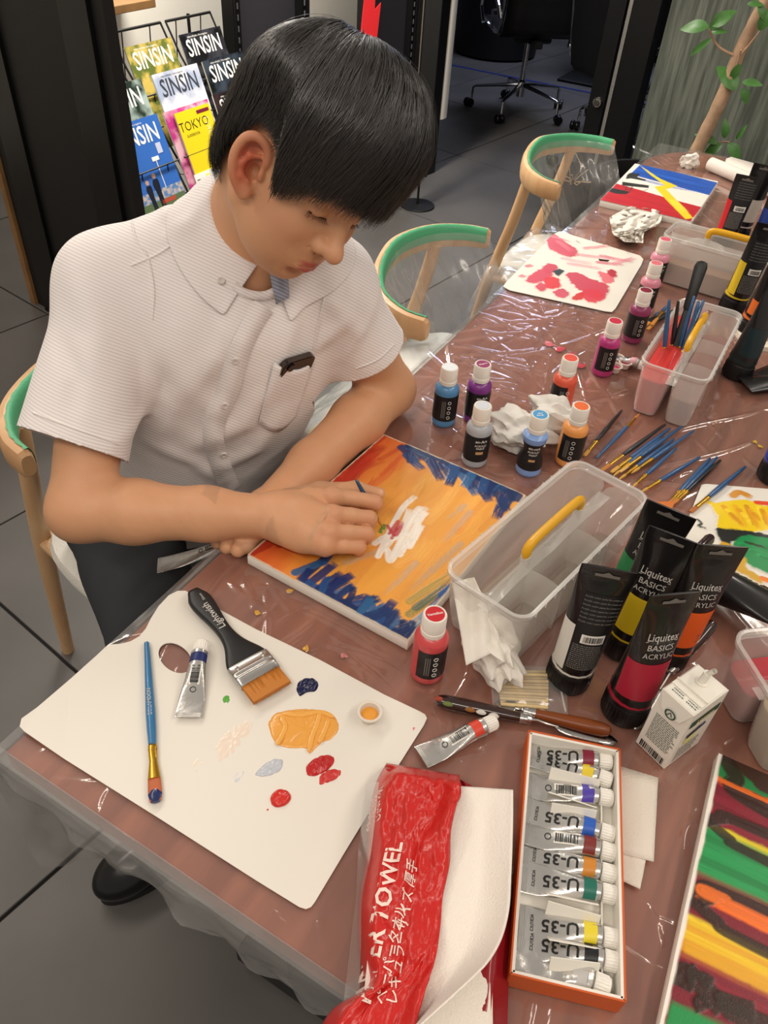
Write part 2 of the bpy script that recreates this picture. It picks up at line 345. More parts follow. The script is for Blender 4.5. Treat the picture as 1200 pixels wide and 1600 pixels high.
SHIFT = {(0, 0): -.005, (0, 1): -.01, (0, 2): -.012, (1, 2): -.02, (2, 2): -.03, (2, 1): -.01}
def magazine(name, ci, tier, label, m, title, tm, w=.21, h=.297, dy=0, th=.006, group='free magazines in the wire rack', dz=0, tl=.062):
    zt, x = TIERS[tier]; y = COLS[ci]+.1125+dy+SHIFT.get((ci, tier), 0)
    e = empty(name, (x+dz*.2, y, zt+dz), 0, label, 'magazine', group, rot=(math.radians(90)-LEAN, 0, math.radians(90)))   # local x along the rack, y up the cover, z out of the cover
    b = MB(); b.box((0, -h/2, -th/2), (w, h, th)); b.build('pages', M_PAPER, e, smooth=False)
    b = MB(); b.box((0, -h/2, .0004), (w+.002, h+.002, .0008)); c = b.build('front_cover', m, e, smooth=False)
    if title:
        o = link('title', textmesh(title, tl, tm, .012), c, (0, -.045, .0012)); o.scale = (.95, 1.15, 1)
        o = link('small_print', textmesh('tokyo-shinjuku  free magazine', .0085, tm), c, (-.02, -.010, .0012))
    return e, c
magazine('magazine', 0, 0, 'pale blue magazine, topmost in the leftmost rack column', cover('cover_sky', '#8fc0e6', '#dfeaf2', 12), 'SINSIN', M_PRINTW)
magazine('magazine', 0, 1, 'dark green magazine with a white tree, middle of the leftmost rack column', cover('cover_green_dark', '#26352b', '#a9bcb4', 14, 2), 'SINSIN', M_PRINTW)
e, c = magazine('magazine', 0, 2, 'blue magazine picturing two men in dark suits, lowest in the leftmost rack column', mat('cover_blue', '#3a6fc4', .28), 'SINSIN', M_PRINTW)
b = MB(); b.box((0, -.215, .0011), (.21, .03, .0004)); b.build('stand_picture', cover('print_stands', '#5c86b8', '#c9b9b0', 60), c, smooth=False)
b = MB(); b.box((0, -.263, .0011), (.21, .066, .0004)); b.build('lawn_picture', mat('print_lawn', '#5d7350', .4), c, smooth=False)
b = MB(); b.box((.03, -.238, .0014), (.06, .012, .0004)); b.build('track_picture', mat('print_track', '#b8503c', .4), c, smooth=False)
for x, k in ((-.035, 1), (.0, 1.12)):
    b = MB(); b.add([(x+px*k, -.275+py*k, .0016) for px, py in ((-.006, 0), (0, 0), (.001, .045), (.004, 0), (.010, 0), (.009, .055), (.013, .085), (.011, .095), (-.008, .095), (-.012, .085), (-.008, .05))], [tuple(range(11))]); b.build('suit_picture', mat('print_suit', '#1c2030', .4), c, smooth=False)
    b = MB(); b.lathe([(.0001, .0002), (.0075*k, .0001)], 12, (x+.001, -.275+.104*k, .0015), cap=False); b.build('face_picture', mat('print_face', '#c99f83', .4), c, smooth=False)
b = MB(); b.box((.035, -.16, .0014), (.003, .085, .0004)); b.box((.035, -.115, .0014), (.03, .012, .0004)); b.build('floodlight_picture', mat('print_white', '#f6f4ee'), c, smooth=False)
b = MB(); b.box((.065, -.09, .0013), (.022, .03, .0004)); b.build('badge', mat('print_badge', '#c9cfe6', .4), c, smooth=False)
magazine('magazine', 1, 0, 'leafy green and yellow magazine, topmost in the middle rack column', cover('cover_leaf', '#5d6a2e', '#c7ae5a', 22, 4), 'SINSIN', M_PRINTW)
magazine('magazine', 1, 1, 'white magazine with dark title, middle of the middle rack column', cover('cover_pale', '#e9e6ea', '#a7b3cc', 13, 6), 'SINSIN', mat('print_slate', '#3c3f4a', .5))
magazine('magazine', 1, 2, 'magenta and pink magazine behind the yellow city guide', cover('cover_pink', '#c13a86', '#e8b7c4', 16, 8), None, None, dz=-.005)
e, c = magazine('guide_booklet', 1, 2, 'yellow city guide booklet lettered TOKYO, in front of the pink magazine', mat('cover_yellow', '#f2d723', .35), None, None, w=.165, dz=-.012, dy=.01, group=None, h=.26)
e.location.x += .016
link('title', textmesh('TOKYO', .040, M_PRINTK, -.008), c, (-.012, -.045, .0012)); link('subtitle', textmesh('GUIDEBOOK', .011, M_PRINTK), c, (-.030, -.072, .0012))
b = MB(); b.box((.045, -.014, .0012), (.06, .010, .0004)); b.build('banner', mat('print_wine', '#7a2038', .4), c, smooth=False)
link('decoration', textmesh('WASHOKU', .030, mat('print_cream', '#f8eeb0', .5)), c, (.052, -.11, .0012), (0, 0, math.pi/2))
b = MB(); b.box((.01, -.215, .0012), (.205, .062, .002)); t_ = b.build('take_free_label', M_PRINTW, e, smooth=False)
link('lettering', textmesh('TAKE FREE', .030, mat('print_grey', '#6d6d6d', .5)), t_, (-.015, -.212, .0026))
for x in (-.03, .045): b = MB(); b.box((x, -.214, .0024), (.018, .04, .0003)); b.build('highlight', mat('print_lime', '#e3ef3c', .5), t_, smooth=False)
magazine('magazine', 2, 0, 'black magazine with a photographer, topmost in the rightmost rack column', cover('cover_black1', '#131316', '#3b3b42', 20, 10), 'SINSIN', M_PRINTW)
magazine('magazine', 2, 1, 'black magazine with a lit dome, middle of the rightmost rack column', cover('cover_black2', '#101216', '#38424e', 18, 12), 'SINSIN', M_PRINTW)
magazine('magazine', 2, 2, 'black magazine with red specks, lowest in the rightmost rack column', cover('cover_black3', '#161214', '#3a2a2c', 18, 14), 'SINSIN', M_PRINTW)
# ------------------------------------------------------------------ meeting room: bin, office chairs, table leg
bn = empty('waste_bin', (-2.35, 6.75, 0), 0, 'black round bin with leaves in it by the pale wall of the dark meeting room', 'bin')
b = MB(); b.lathe([(.0001, 0), (.30, 0), (.34, .02), (.37, .72), (.355, .72), (.34, .66), (.0001, .66)], 32); b.build('body', mat('bin_black', '#141416', .5), bn)
b = MB()
for k in range(9): a = k*.7; b.tube([(.1*math.cos(a), .1*math.sin(a), .66), (.2*math.cos(a), .2*math.sin(a), .85), (.32*math.cos(a), .32*math.sin(a), .80)], [.012, .03, .004], 5, flat=.2)
b.build('leaves', mat('leaf_dark', '#34472a', .5), bn)
M_CHROME = mat('chrome', '#c9c9cc', .12, 1); M_OFF = mat('office_black', '#0e0e10', .55); M_CAST = mat('caster_black', '#09090a', .3)
def office_chair(loc, rz, label):
    e = empty('office_chair', loc, rz, label, 'chair', None)
    b = MB(); b.lathe([(.0001, .10), (.028, .10), (.028, .19), (.018, .2), (.018, .44), (.0001, .44)], 16); b.build('gas_column', M_CHROME, e)
    for k in range(5):
        a = 2*math.pi*k/5; c, s = math.cos(a), math.sin(a)
        b = MB(); b.tube([(.02*c, .02*s, .17), (.30*c, .30*s, .135), (.315*c, .315*s, .125), (.318*c, .318*s, .06)], [.017, .011, .010, .010], 8, flat=.8); l = b.build('base_arm', M_CHROME, e)
        q = MB()
        for d_ in (-1, 1): q.lathe([(.0001, -.011), (.025, -.011), (.028, -.006), (.028, .006), (.025, .011), (.0001, .011)], 16)
        q.v = [Vector((v.x, v.z, v.y)) for v in q.v]; n_ = len(q.v)//2
        q.v = [v + Vector((0, -.016 if i < n_ else .016, 0)) for i, v in enumerate(q.v)]
        o = q.build('caster', M_CAST, l, (.335*c, .335*s, .030), (0, 0, a+.8))
    b = MB(); b.box((0, 0, .45), (.20, .24, .05), ch=.01); b.box((-.10, 0, .44), (.26, .05, .04), ch=.006); b.build('mechanism', M_OFF, e)
    b = MB(); pr_ = [(.24, .50), (.20, .515), (-.12, .49), (-.19, .50), (-.225, .56), (-.265, .80), (-.29, 1.02), (-.30, 1.06)]
    sp = spline(pr_, 40); rw = []
    for i, p in enumerate(sp):
        o_ = .006*abs(math.sin(i*1.1)); t = sp[min(i+1, 39)]-sp[max(i-1, 0)]; n = norm([-t[1], t[0]])
        rw.append([(p[0]+n[0]*o_*-1, y, p[1]+n[1]*o_*-1) for y in np.linspace(-.24, .24, 5)])
    o = sheet('seat_sling', np.array(rw), M_OFF); o.parent = e; md = o.modifiers.new('t', 'SOLIDIFY'); md.thickness = .022
    for s in (-1, 1):
        b = MB(); b.tube([(x, s*.255, z) for x, z in pr_], .013, 8); b.build('side_rail', M_CHROME, e)
        b = MB(); b.tube([(.10, s*.285, .50), (.17, s*.29, .58), (.14, s*.29, .70), (-.10, s*.29, .715), (-.22, s*.285, .64), (-.235, s*.27, .58)], .012, 8); b.tube([(-.06, s*.27, .50), (-.10, s*.285, .60), (-.2, s*.28, .62)], .008, 8); b.build('armrest', M_CHROME, e)
    return e
hub = at(812, 150, .10)
office_chair((hub[0], hub[1], 0), math.radians(128), 'black office chair with chrome five-star base, the full one seen through the doorway')
office_chair((hub[0]+.70, hub[1]+.10, 0), math.radians(150), 'black office chair half hidden behind the door edge, further into the meeting room')
office_chair((-.62, 4.52, 0), math.radians(60), 'office chair of which one chrome foot shows beside the door lock post')
mt = empty('meeting_table', (-1.0, 6.75, 0), 0, 'black pillar table in the dark meeting room behind the office chairs', 'table')
b = MB(); b.box((-.30, -.2, .35), (.16, .16, .70), ch=.01); b.build('pillar_leg', M_OFF, mt); b = MB(); b.box((.3, .1, .72), (1.9, 1.0, .03), ch=.004); b.build('tabletop', mat('pale_tabletop', '#8f8b88', .4), mt); b = MB(); b.box((-.3, -.2, .012), (.6, .6, .02), ch=.004); b.build('base_plate', M_OFF, mt)
# ------------------------------------------------------------------ tree in a pot beyond the table
def leafmesh(L, W, m):
    b = MB(); rows = []
    for i in range(9):
        u = i/8; w = W*math.sin(math.pi*min(u*.96+.02, 1))**.75*(1-.35*u); dz = -.35*L*u*u
        rows.append([(u*L, w*k, dz + .18*abs(w*k)) for k in (-1, -.5, 0, .5, 1)])
    b.loft(rows, cap=False, closed=False); return b.mesh('leaf', m)
M_LEAF = mat('ficus_leaf', '#41702f', .38, vary=(30, .25)); M_TRUNK = mat('ficus_bark', '#a5866a', .75, bump=(60, .5, 5), vary=(26, .22))
tb_, tt_ = onY(1088, 236, 2.78), onY(1196, 0, 2.86)
tree = empty('potted_tree', (tb_[0]-.12, 2.76, 0), 0, 'leaning tree trunk with a few green leaves in a black pot behind the table', 'tree')
TO = np.array(tree.location)
b = MB(); d_ = tt_-tb_; pts = [TO*[1, 1, 0]+[.02, 0, .30], tb_-d_*.55+[-.01, 0, 0], tb_, tb_+d_*.35+[.004, 0, 0], tb_+d_*.7+[-.006, 0, 0], tt_, tt_+d_*.6]
P = spline(pts, 40); b.tube(P-TO, list(np.linspace(.026, .017, 40)+.0012*np.sin(np.arange(40)*1.7)), 12); b.build('trunk', M_TRUNK, tree)
b = MB(); b.lathe([(.0001, .0), (.15, 0), (.17, .02), (.20, .50), (.205, .56), (.19, .56), (.18, .50), (.0001, .48)], 32); b.build('pot', mat('pot_black', '#121213', .35), tree)
b = MB(); b.lathe([(.179, .485), (.0001, .50)], 24, cap=False); b.build('soil', mat('soil', '#3a2a1e', .95, bump=(60, .6)), tree)
def branch(pts, leaves, r=.006):
    b = MB(); Q = spline(pts, 14); b.tube(Q-TO, list(np.linspace(r, r*.5, 14)), 7); b.build('branch', M_TRUNK, tree)
    for px, py, ex, ey, s in leaves:
        p, q = onY(px, py, 2.80), onY(ex, ey, 2.79); L = np.linalg.norm(q-p)
        o = link('leaf', leafmesh(L, L*s, M_LEAF), tree); o.matrix_local = frame(p-TO, q-p, norm(CAM-p)*.8+np.array([.2, 0, .5]))
branch([onY(1137, 150, 2.82), onY(1154, 92, 2.81), onY(1158, 78, 2.80)], [(1150, 140, 1128, 100, .36), (1160, 128, 1190, 128, .26), (1160, 138, 1170, 160, .40), (1157, 100, 1140, 128, .3)], .0055)
branch([onY(1154, 90, 2.82), onY(1125, 75, 2.82), onY(1113, 58, 2.81), onY(1108, 45, 2.80)], [(1107, 42, 1064, 38, .30), (1112, 40, 1145, 16, .34), (1110, 46, 1128, 24, .32), (1112, 60, 1075, 86, .16), (1112, 50, 1134, 46, .25)], .005)
branch([onY(1155, 88, 2.82), onY(1175, 65, 2.82), onY(1188, 48, 2.81)], [(1188, 48, 1199, 18, .4), (1168, 6, 1192, 4, .25), (1185, 8, 1200, 30, .3)], .005)
branch([onY(1112, 232, 2.82), onY(1128, 222, 2.81), onY(1140, 222, 2.80)], [(1138, 224, 1160, 248, .35), (1128, 226, 1098, 240, .35), (1120, 225, 1090, 205, .22), (1132, 216, 1136, 188, .30), (1150, 218, 1165, 198, .2)], .004)
# rope-bound black planter by the chair
pl = empty('black_planter', at(912, 268, .40)*[1, 1, 0], 0, 'low black planter with a tied raffia bow behind the far chair', 'planter')
b = MB(); b.lathe([(.0001, 0), (.10, 0), (.125, .40), (.118, .40), (.10, .34), (.0001, .34)], 28); b.build('pot', mat('pot_black', '#121213'), pl)
b = MB()
for k in range(7): a = k*.9; b.tube([(0, -.12, .39), (.03*math.cos(a), -.13, .40+.02*math.sin(a)), (.08*math.cos(a), -.135+.02*math.sin(a), .41+.04*math.sin(a*1.7))], .0022, 5)
b.tube([(.0, -.12, .40), (.03, -.14, .46), (-.03, -.13, .52)], .0015, 5); b.build('raffia_bow', mat('raffia', '#a48a62', .8), pl)
# =================================================================== TABLE, CLEAR FILM, CHAIRS
TW, TL = 1.0, 2.60
def woodmat(name, c1, c2, sc=(1.2, 18, 18), rough=.4):
    m = mat(name, c1, rough); N = m.node_tree.nodes; L = m.node_tree.links; b = N['Principled BSDF']
    tc = N.new('ShaderNodeTexCoord'); mp = N.new('ShaderNodeMapping'); mp.inputs['Scale'].default_value = sc; L.new(tc.outputs['Object'], mp.inputs[0])
    n = N.new('ShaderNodeTexNoise'); n.inputs['Scale'].default_value = 2.2; n.inputs['Detail'].default_value = 6; n.inputs['Distortion'].default_value = .6; L.new(mp.outputs[0], n.inputs['Vector'])
    cr = N.new('ShaderNodeValToRGB'); e = cr.color_ramp.elements; e[0].position = .3; e[1].position = .72; e[0].color = lin(c1); e[1].color = lin(c2); L.new(n.outputs[0], cr.inputs[0]); L.new(cr.outputs[0], b.inputs['Base Color']); return m
M_TABLE = woodmat('reddish_table_wood', '#763a22', '#9c5c40', (14, 1.6, 14)); M_BEECH = woodmat('beech', '#c4976a', '#d8b287', (10, 10, 1.5), .42)
table = empty('work_table', (TW/2, TL/2, 0), 0, 'long reddish wooden work table wrapped in clear plastic film', 'table')
OFS = Vector((-TW/2, -TL/2, 0))
def rr(x0, x1, y0, y1, r, n=8): return [(p[0]+(x0+x1)/2, p[1]+(y0+y1)/2) for p in rrect(x1-x0, y1-y0, r, n)]
poly = [(0, 0), (TW, 0), (TW, TL)] + [(.18-.18*math.sin(a), TL-.22+.22*math.cos(a)) for a in np.linspace(0, math.pi/2, 9)]
b = MB(); b.prism(poly, TH-.032, TH-.0005); b.build('tabletop', M_TABLE, table, OFS, smooth=False)
M_STEEL = mat('black_steel', '#131314', .4, .2)
for y in (.16, TL-.4):
    b = MB(); b.box((.22, y, .36), (.06, .06, .66)); b.box((.80, y, .36), (.06, .06, .66)); b.box((.51, y, .045), (.72, .075, .05), ch=.004); b.box((.51, y, .672), (.66, .05, .03)); b.build('leg_frame', M_STEEL, table, OFS, smooth=False)
    for x in (.19, .83): b = MB(); b.lathe([(.0001, 0), (.022, 0), (.022, .02), (.0001, .02)], 12, (x, y, 0)); b.build('foot', M_SOLE if 'M_SOLE' in globals() else mat('black_rubber', '#161616', .6), table, OFS)
b = MB(); b.box((.51, TL/2-.12, .64), (.05, TL-.62, .05)); b.build('stretcher', M_STEEL, table, OFS, smooth=False)
# film: a heightfield of pulled creases
rs = np.random.default_rng(5)
gx = np.arange(-.012, TW+.012, .0026); gy = np.arange(-.012, TL-.0, .0030)
X, Y = np.meshgrid(gx, gy, indexing='ij'); Hh = np.zeros_like(X)
def crease(x0, y0, x1, y1, wd, am):
    i0, i1 = np.searchsorted(gx, [min(x0, x1)-.015, max(x0, x1)+.015]); j0, j1 = np.searchsorted(gy, [min(y0, y1)-.015, max(y0, y1)+.015])
    if i1 <= i0 or j1 <= j0: return
    x, y = X[i0:i1, j0:j1], Y[i0:i1, j0:j1]; dx, dy = x1-x0, y1-y0; L2 = dx*dx+dy*dy; t = ((x-x0)*dx+(y-y0)*dy)/L2; L = math.sqrt(L2)
    d = ((x-x0)*dy-(y-y0)*dx)/L + .004*np.sin(t*5+x0*90); tt = np.clip(t, 0, 1)
    Hh[i0:i1, j0:j1] = np.maximum(Hh[i0:i1, j0:j1], am*np.exp(-(d/wd)**2)*np.sin(np.pi*tt)**.7*((t > 0) & (t < 1)))
for k in range(520):
    cx, cy = rs.uniform(0, .8), rs.uniform(0, TL); a = rs.normal(math.radians(100), .55); L = rs.uniform(.03, .16)
    crease(cx-math.cos(a)*L/2, cy-math.sin(a)*L/2, cx+math.cos(a)*L/2, cy+math.sin(a)*L/2, rs.uniform(.0018, .004), rs.uniform(.0006, .0022))
for k in range(170):    # short pulls at right angles to the long edge
    cx, cy = rs.uniform(-.01, .22), rs.uniform(0, TL); a = rs.normal(0, .5); L = rs.uniform(.05, .20)
    crease(cx, cy, cx+math.cos(a)*L, cy+math.sin(a)*L, rs.uniform(.002, .005), rs.uniform(.001, .0024))
for c0, n, r0, r1 in (((.20, .98), 16, .02, .22), ((.03, .40), 12, .01, .14), ((.06, .93), 10, .02, .2), ((.40, .80), 10, .03, .2), ((.55, .15), 12, .02, .2), ((.12, 1.22), 10, .02, .18)):
    for k in range(n):
        a = 2*math.pi*k/n+rs.uniform(-.2, .2); q = r1*rs.uniform(.5, 1); crease(c0[0]+math.cos(a)*r0, c0[1]+math.sin(a)*r0, c0[0]+math.cos(a)*q, c0[1]+math.sin(a)*q, rs.uniform(.002, .004), rs.uniform(.001, .0026))
def creasepx(p, q, wd=.0035, am=.0028): a, b_ = at(*p), at(*q); crease(a[0], a[1], b_[0], b_[1], wd, am)
for p, q in (((875, 540), (1010, 500)), ((890, 560), (935, 665)), ((905, 555), (965, 640)), ((880, 545), (770, 560)), ((870, 540), (840, 640)), ((690, 560), (860, 545)), ((680, 535), (830, 520)), ((1000, 740), (1180, 690)), ((1010, 690), (1190, 640)), ((700, 520), (850, 500)),
             ((1070, 1250), (1120, 1420)), ((1000, 1410), (1040, 1480)), ((1090, 1260), (1060, 1350)), ((980, 1420), (1130, 1500)), ((685, 1120), (740, 1230)), ((690, 1090), (720, 1180)), ((400, 920), (520, 940)), ((420, 905), (600, 1000)), ((460, 950), (640, 1040)), ((350, 900), (430, 970)), ((380, 890), (395, 960)), ((500, 1000), (640, 1060)), ((425, 1390), (470, 1480)), ((480, 1400), (520, 1490)), ((900, 640), (985, 610)), ((930, 600), (1000, 690))): creasepx(p, q)
base = .0011 + .0011*fbm(X*16, Y*7, 3, 3) + .0005*np.abs(fbm(X*40+3*Y, Y*34, 9, 2)-.5)
Z = TH + base + Hh*1.0
q = np.stack([X, Y, Z], -1)
M_FILM = film('clear_film', (.97, .95, .94, 1), .062, .11, 1.0, base=.02)
flm = empty('plastic_sheet', (TW/2, TL/2, TH), 0, 'clear wrinkled plastic film stretched over the whole table top', 'plastic sheet')
q = q - np.array([TW/2, TL/2, TH]); sheet('top_film', q, M_FILM, flm)
def drape(edge, drop, out, n, m, seed, name):
    """film hanging from a polyline edge"""
    E = spline(edge, n); rows = []
    for i, p in enumerate(E):
        t = E[min(i+1, n-1)]-E[max(i-1, 0)]; o = norm([-t[1], t[0], 0]); dr = drop(i/(n-1)); row = []
        for j in range(m):
            v = j/(m-1); wv = (fbm(i*.16, v*3+seed, seed, 3)-.5)
            row.append(p + o*(out*min(v*4, 1) + .030*wv*v + .003*math.sin(i*.8+seed)*v) - np.array([0, 0, 1])*(dr*v - .004*(1-v)))
        rows.append(row)
    s_ = sheet(name, np.array(rows)-np.array([TW/2, TL/2, TH]), film('hanging_film', (.90, .90, .90, 1), .16, .12, .9), flm)
drape([(.0, -.012, TH), (.0, .12, TH), (.0, .2, TH)], lambda u: .30+.36*u, .03, 40, 34, 3, 'hanging_corner')
drape([(.0, .2, TH), (.0, .8, TH), (.0, 1.5, TH), (.0, 2.3, TH), (.06, 2.5, TH), (.18, TL-.005, TH)], lambda u: .03+.09*min(1, max(0, (u-.28)*6))*(.7+.6*vnoise(u*14, 1, 4)), .012, 160, 14, 8, 'side_overhang')
drape([(TW, 0, TH), (.5, 0, TH), (-.02, 0, TH)], lambda u: .055+.03*float(vnoise(u*9, 3, 2)), .012, 110, 14, 12, 'front_overhang')
drape([(.18, TL-.005, TH), (.5, TL-.003, TH), (TW, TL-.003, TH)], lambda u: .12, .012, 40, 10, 15, 'far_overhang')
# a hazier fold of film falling from the edge between the young man and the next chair
rows = []
for i in range(50):
    u = i/49; y = .62+.47*u; row = []
    for j in range(30):
        v = j/29; nz = fbm(u*9, v*6, 17, 4)-.5; row.append((-.004-.30*v**.8+.03*nz*v+.02*math.sin(u*14+3*v)*v-TW/2, y+.03*nz*v-TL/2, -.006-.30*v**1.5-.05*nz*v))
    rows.append(row)
sheet('lap_overhang', np.array(rows), film('hazy_film', (.92, .93, .92, 1), .55, .2, .8, (.80, .82, .80, 1)), flm)
# ------------------------------------------------------------------ chairs
M_TAPE = mat('green_masking_tape', '#4fa777', .5, bump=(160, .3)); M_CORD = mat('woven_white_cord', '#dcd8cf', .85, bump=(300, .8, 2)); M_CFILM = film('chair_film', (.95, .95, .95, 1), .13, .14, .95)
def chair(loc, rz, label, wrap=1):
    e = empty('beech_armchair', loc, rz, label, 'chair', None)
    prof = [(.015, .243), (-.045, .232), (-.105, .185), (-.142, .10), (-.152, 0), (-.142, -.10), (-.105, -.185), (-.045, -.232), (.015, -.243)]
    P = spline([(x, y, .735+.022*(1-abs(y)/.243)) for x, y in prof], 64); b = MB(); n = 12; rings = []
    for i, p in enumerate(P):
        t = norm(P[min(i+1, 63)]-P[max(i-1, 0)]); o = norm(np.cross(t, [0, 0, 1])); k = min(1, min(i, 63-i)/2+.75)
        w, h = .0135*k, (.024 + .006*math.sin(math.pi*i/63))*k
        rings.append([p + o*w*math.copysign(abs(math.cos(a))**.7, math.cos(a)) + np.array([0, 0, 1])*h*math.copysign(abs(math.sin(a))**.7, math.sin(a)) for a in [2*math.pi*j/n for j in range(n)]])
    b.loft(rings); b.build('back_rail', M_BEECH, e)
    # tape along the inner top edge
    rows = []
    for i in range(1, 63):
        p = P[i]; t = norm(P[i+1]-P[i-1]); o = norm(np.cross(t, [0, 0, 1])); c = np.array([.02, 0, p[2]])-p; o = o if o@c > 0 else -o; h = .024+.006*math.sin(math.pi*i/63); z = np.array([0, 0, 1]); j = .0012*math.sin(i*2.3)
        rows.append([p+o*(.003+j)+z*(h+.0008), p+o*.009+z*(h+.0004), p+o*.0128+z*(h*.72), p+o*.0146+z*(h*.3), p+o*.0146-z*.006])
    sheet('tape', np.array(rows), M_TAPE, e)
    for s in (-1, 1):
        b = MB(); b.tube(spline([(-.100, s*.180, .725), (-.125, s*.178, .60), (-.18, s*.168, .38), (-.25, s*.155, 0)], 16), list(np.linspace(.0155, .0175, 10))+list(np.linspace(.0175, .0135, 6)), 14); b.build('leg', M_BEECH, e)
        b = MB(); b.tube(spline([(.265, s*.225, .44), (.275, s*.228, .2), (.285, s*.232, 0)], 10), list(np.linspace(.018, .013, 10)), 14); b.build('leg', M_BEECH, e)
    b = MB()
    for s in (-1, 1): b.tube([(-.165, s*.17, .415), (.27, s*.222, .425)], .013, 10)
    b.tube([(-.165, -.17, .415), (-.165, .17, .415)], .013, 10); b.tube([(.27, -.222, .425), (.27, .222, .425)], .013, 10); b.build('seat_frame', M_BEECH, e)
    b = MB(); R_ = [[(.055+(.235-q)*c_*(1.0), (.222-q)*s_*(1+.08*c_), z) for c_, s_ in [(math.copysign(abs(math.cos(a))**.55, math.cos(a)), math.copysign(abs(math.sin(a))**.55, math.sin(a))) for a in [2*math.pi*j/40 for j in range(40)]]] for q, z in ((.03, .405), (.004, .415), (0, .432), (.006, .448), (.03, .456), (.12, .452), (.20, .450))]
    b.loft(R_); b.build('seat', M_CORD, e)
    if wrap:
        rows = []
        for i in range(0, 64):
            p = P[i]; t = norm(P[min(i+1, 63)]-P[max(i-1, 0)]); o = norm(np.cross(t, [0, 0, 1])); c = np.array([.05, 0, p[2]])-p; o = o if o@c > 0 else -o; row = []
            foot = np.array([.10+.16*(P[i][0]+.15)*0 + .9*(p[0]+.06), p[1]*.86, .465])
            for j in range(34):
                v = j/33; nz = fbm(i*.22, v*5, int(50), 3)-.5; pl = math.sin(i*1.35+2*v)
                w_ = v**1.2; q_ = (p+o*.0155+[0, 0, .012])*(1-w_) + foot*w_; q_ = q_ + o*(.030*math.sin(math.pi*v)*(.4+nz*1.6) + .005*pl*math.sin(math.pi*v)); q_[2] -= .02*math.sin(math.pi*v)*(.5+nz)
                row.append(q_)
            rows.append(row)
        sheet('back_film', np.array(rows), M_CFILM, e)
        gx_, gy_ = np.meshgrid(np.linspace(-.20, .30, 44), np.linspace(-.25, .25, 44), indexing='ij'); rr_ = np.maximum(np.abs(gx_-.055)/.235, np.abs(gy_)/.225)
        gz = .462 + .016*np.abs(fbm(gx_*16, gy_*16, 21, 3)-.5)*2 - np.clip(rr_-.96, 0, 1)*1.1*(.5+fbm(gx_*9, gy_*9, 4, 2))
        sheet('seat_film', np.stack([gx_, gy_, gz], -1), M_CFILM, e)
    return e
chair((-.33, .575, 0), math.radians(-5), 'beech armchair with green tape on its rail, the one the young man sits on', 0)
chair((-.100, 1.272, 0), math.radians(10), 'empty beech armchair wrapped in clear film, nearest the young man\'s left elbow')
chair((-.118, 2.155, 0), math.radians(0), 'empty beech armchair wrapped in clear film at the far end of the table')
# =================================================================== THE PAINTER
# signed distance modelling: a list of blended shapes, evaluated on sparse blocks and meshed with surface nets
class SDF:
    def __init__(s): s.ops = []
    def op(s, fn, lo, hi, k=.01, mode='u'): s.ops.append((fn, np.asarray(lo, float), np.asarray(hi, float), k, mode)); return s
    def cone(s, a, b, ra, rb, k=.01, mode='u'):
        a = np.asarray(a, float); b = np.asarray(b, float); m = max(ra, rb); ab = b-a; L = ab@ab
        def fn(P):
            t = np.clip(((P-a)@ab)/L, 0, 1); return np.sqrt((((P-a)-t[..., None]*ab)**2).sum(-1)) - (ra+t*(rb-ra))
        return s.op(fn, np.minimum(a, b)-m, np.maximum(a, b)+m, k, mode)
    def chain(s, pts, rs, k=.01, mode='u', ki=.004):
        pts = np.asarray(pts, float); m = max(rs)
        def fn(P):
            d = None
            for i in range(len(pts)-1):
                a = pts[i]; ab = pts[i+1]-a; t = np.clip(((P-a)@ab)/max(ab@ab, 1e-12), 0, 1)
                q = np.sqrt((((P-a)-t[..., None]*ab)**2).sum(-1)) - (rs[i]+t*(rs[i+1]-rs[i]))
                d = q if d is None else smin(d, q, ki)
            return d
        return s.op(fn, pts.min(0)-m, pts.max(0)+m, k, mode)
    def ell(s, c, r, R=None, k=.01, mode='u'):
        c = np.asarray(c, float); r = np.asarray(r, float); R = np.eye(3) if R is None else np.asarray(R); m = r.max()
        def fn(P):
            q = (P-c)@R; k0 = np.sqrt(((q/r)**2).sum(-1)); k1 = np.sqrt(((q/(r*r))**2).sum(-1)); return k0*(k0-1)/np.maximum(k1, 1e-9)
        return s.op(fn, c-m, c+m, k, mode)
    def placed(s, sub, R, c, g=1.0):
        """the shapes of another list, turned by R and moved to c"""
        for fn, lo, hi, k, mode in sub.ops:
            lo, hi, k = lo*g, hi*g, k*g
            cor = np.array([[x, y, z] for x in (lo[0], hi[0]) for y in (lo[1], hi[1]) for z in (lo[2], hi[2])])@R.T + c
            s.op((lambda f: (lambda P: f((P-c)@R/g)*g))(fn), cor.min(0), cor.max(0), k, mode)
        return s
    def ev(s, P):
        """P is (blocks, points, 3); shapes only touch the blocks near them"""
        lo = P.min(1); hi = P.max(1); d = np.full(P.shape[:2], 1.)
        for fn, a, b, k, mode in s.ops:
            mg = k+.012; w = np.nonzero(((hi > a-mg) & (lo < b+mg)).all(1))[0]
            if not len(w): continue
            q = fn(P[w])
            if mode == 'u': d[w] = smin(d[w], q, k)
            elif mode == 's': d[w] = -smin(-d[w], q, k)
            else: d[w] = d[w] + q
        return d
def smin(a, b, k):
    h = np.maximum(k-np.abs(a-b), 0)/k; return np.minimum(a, b)-h*h*k*.25
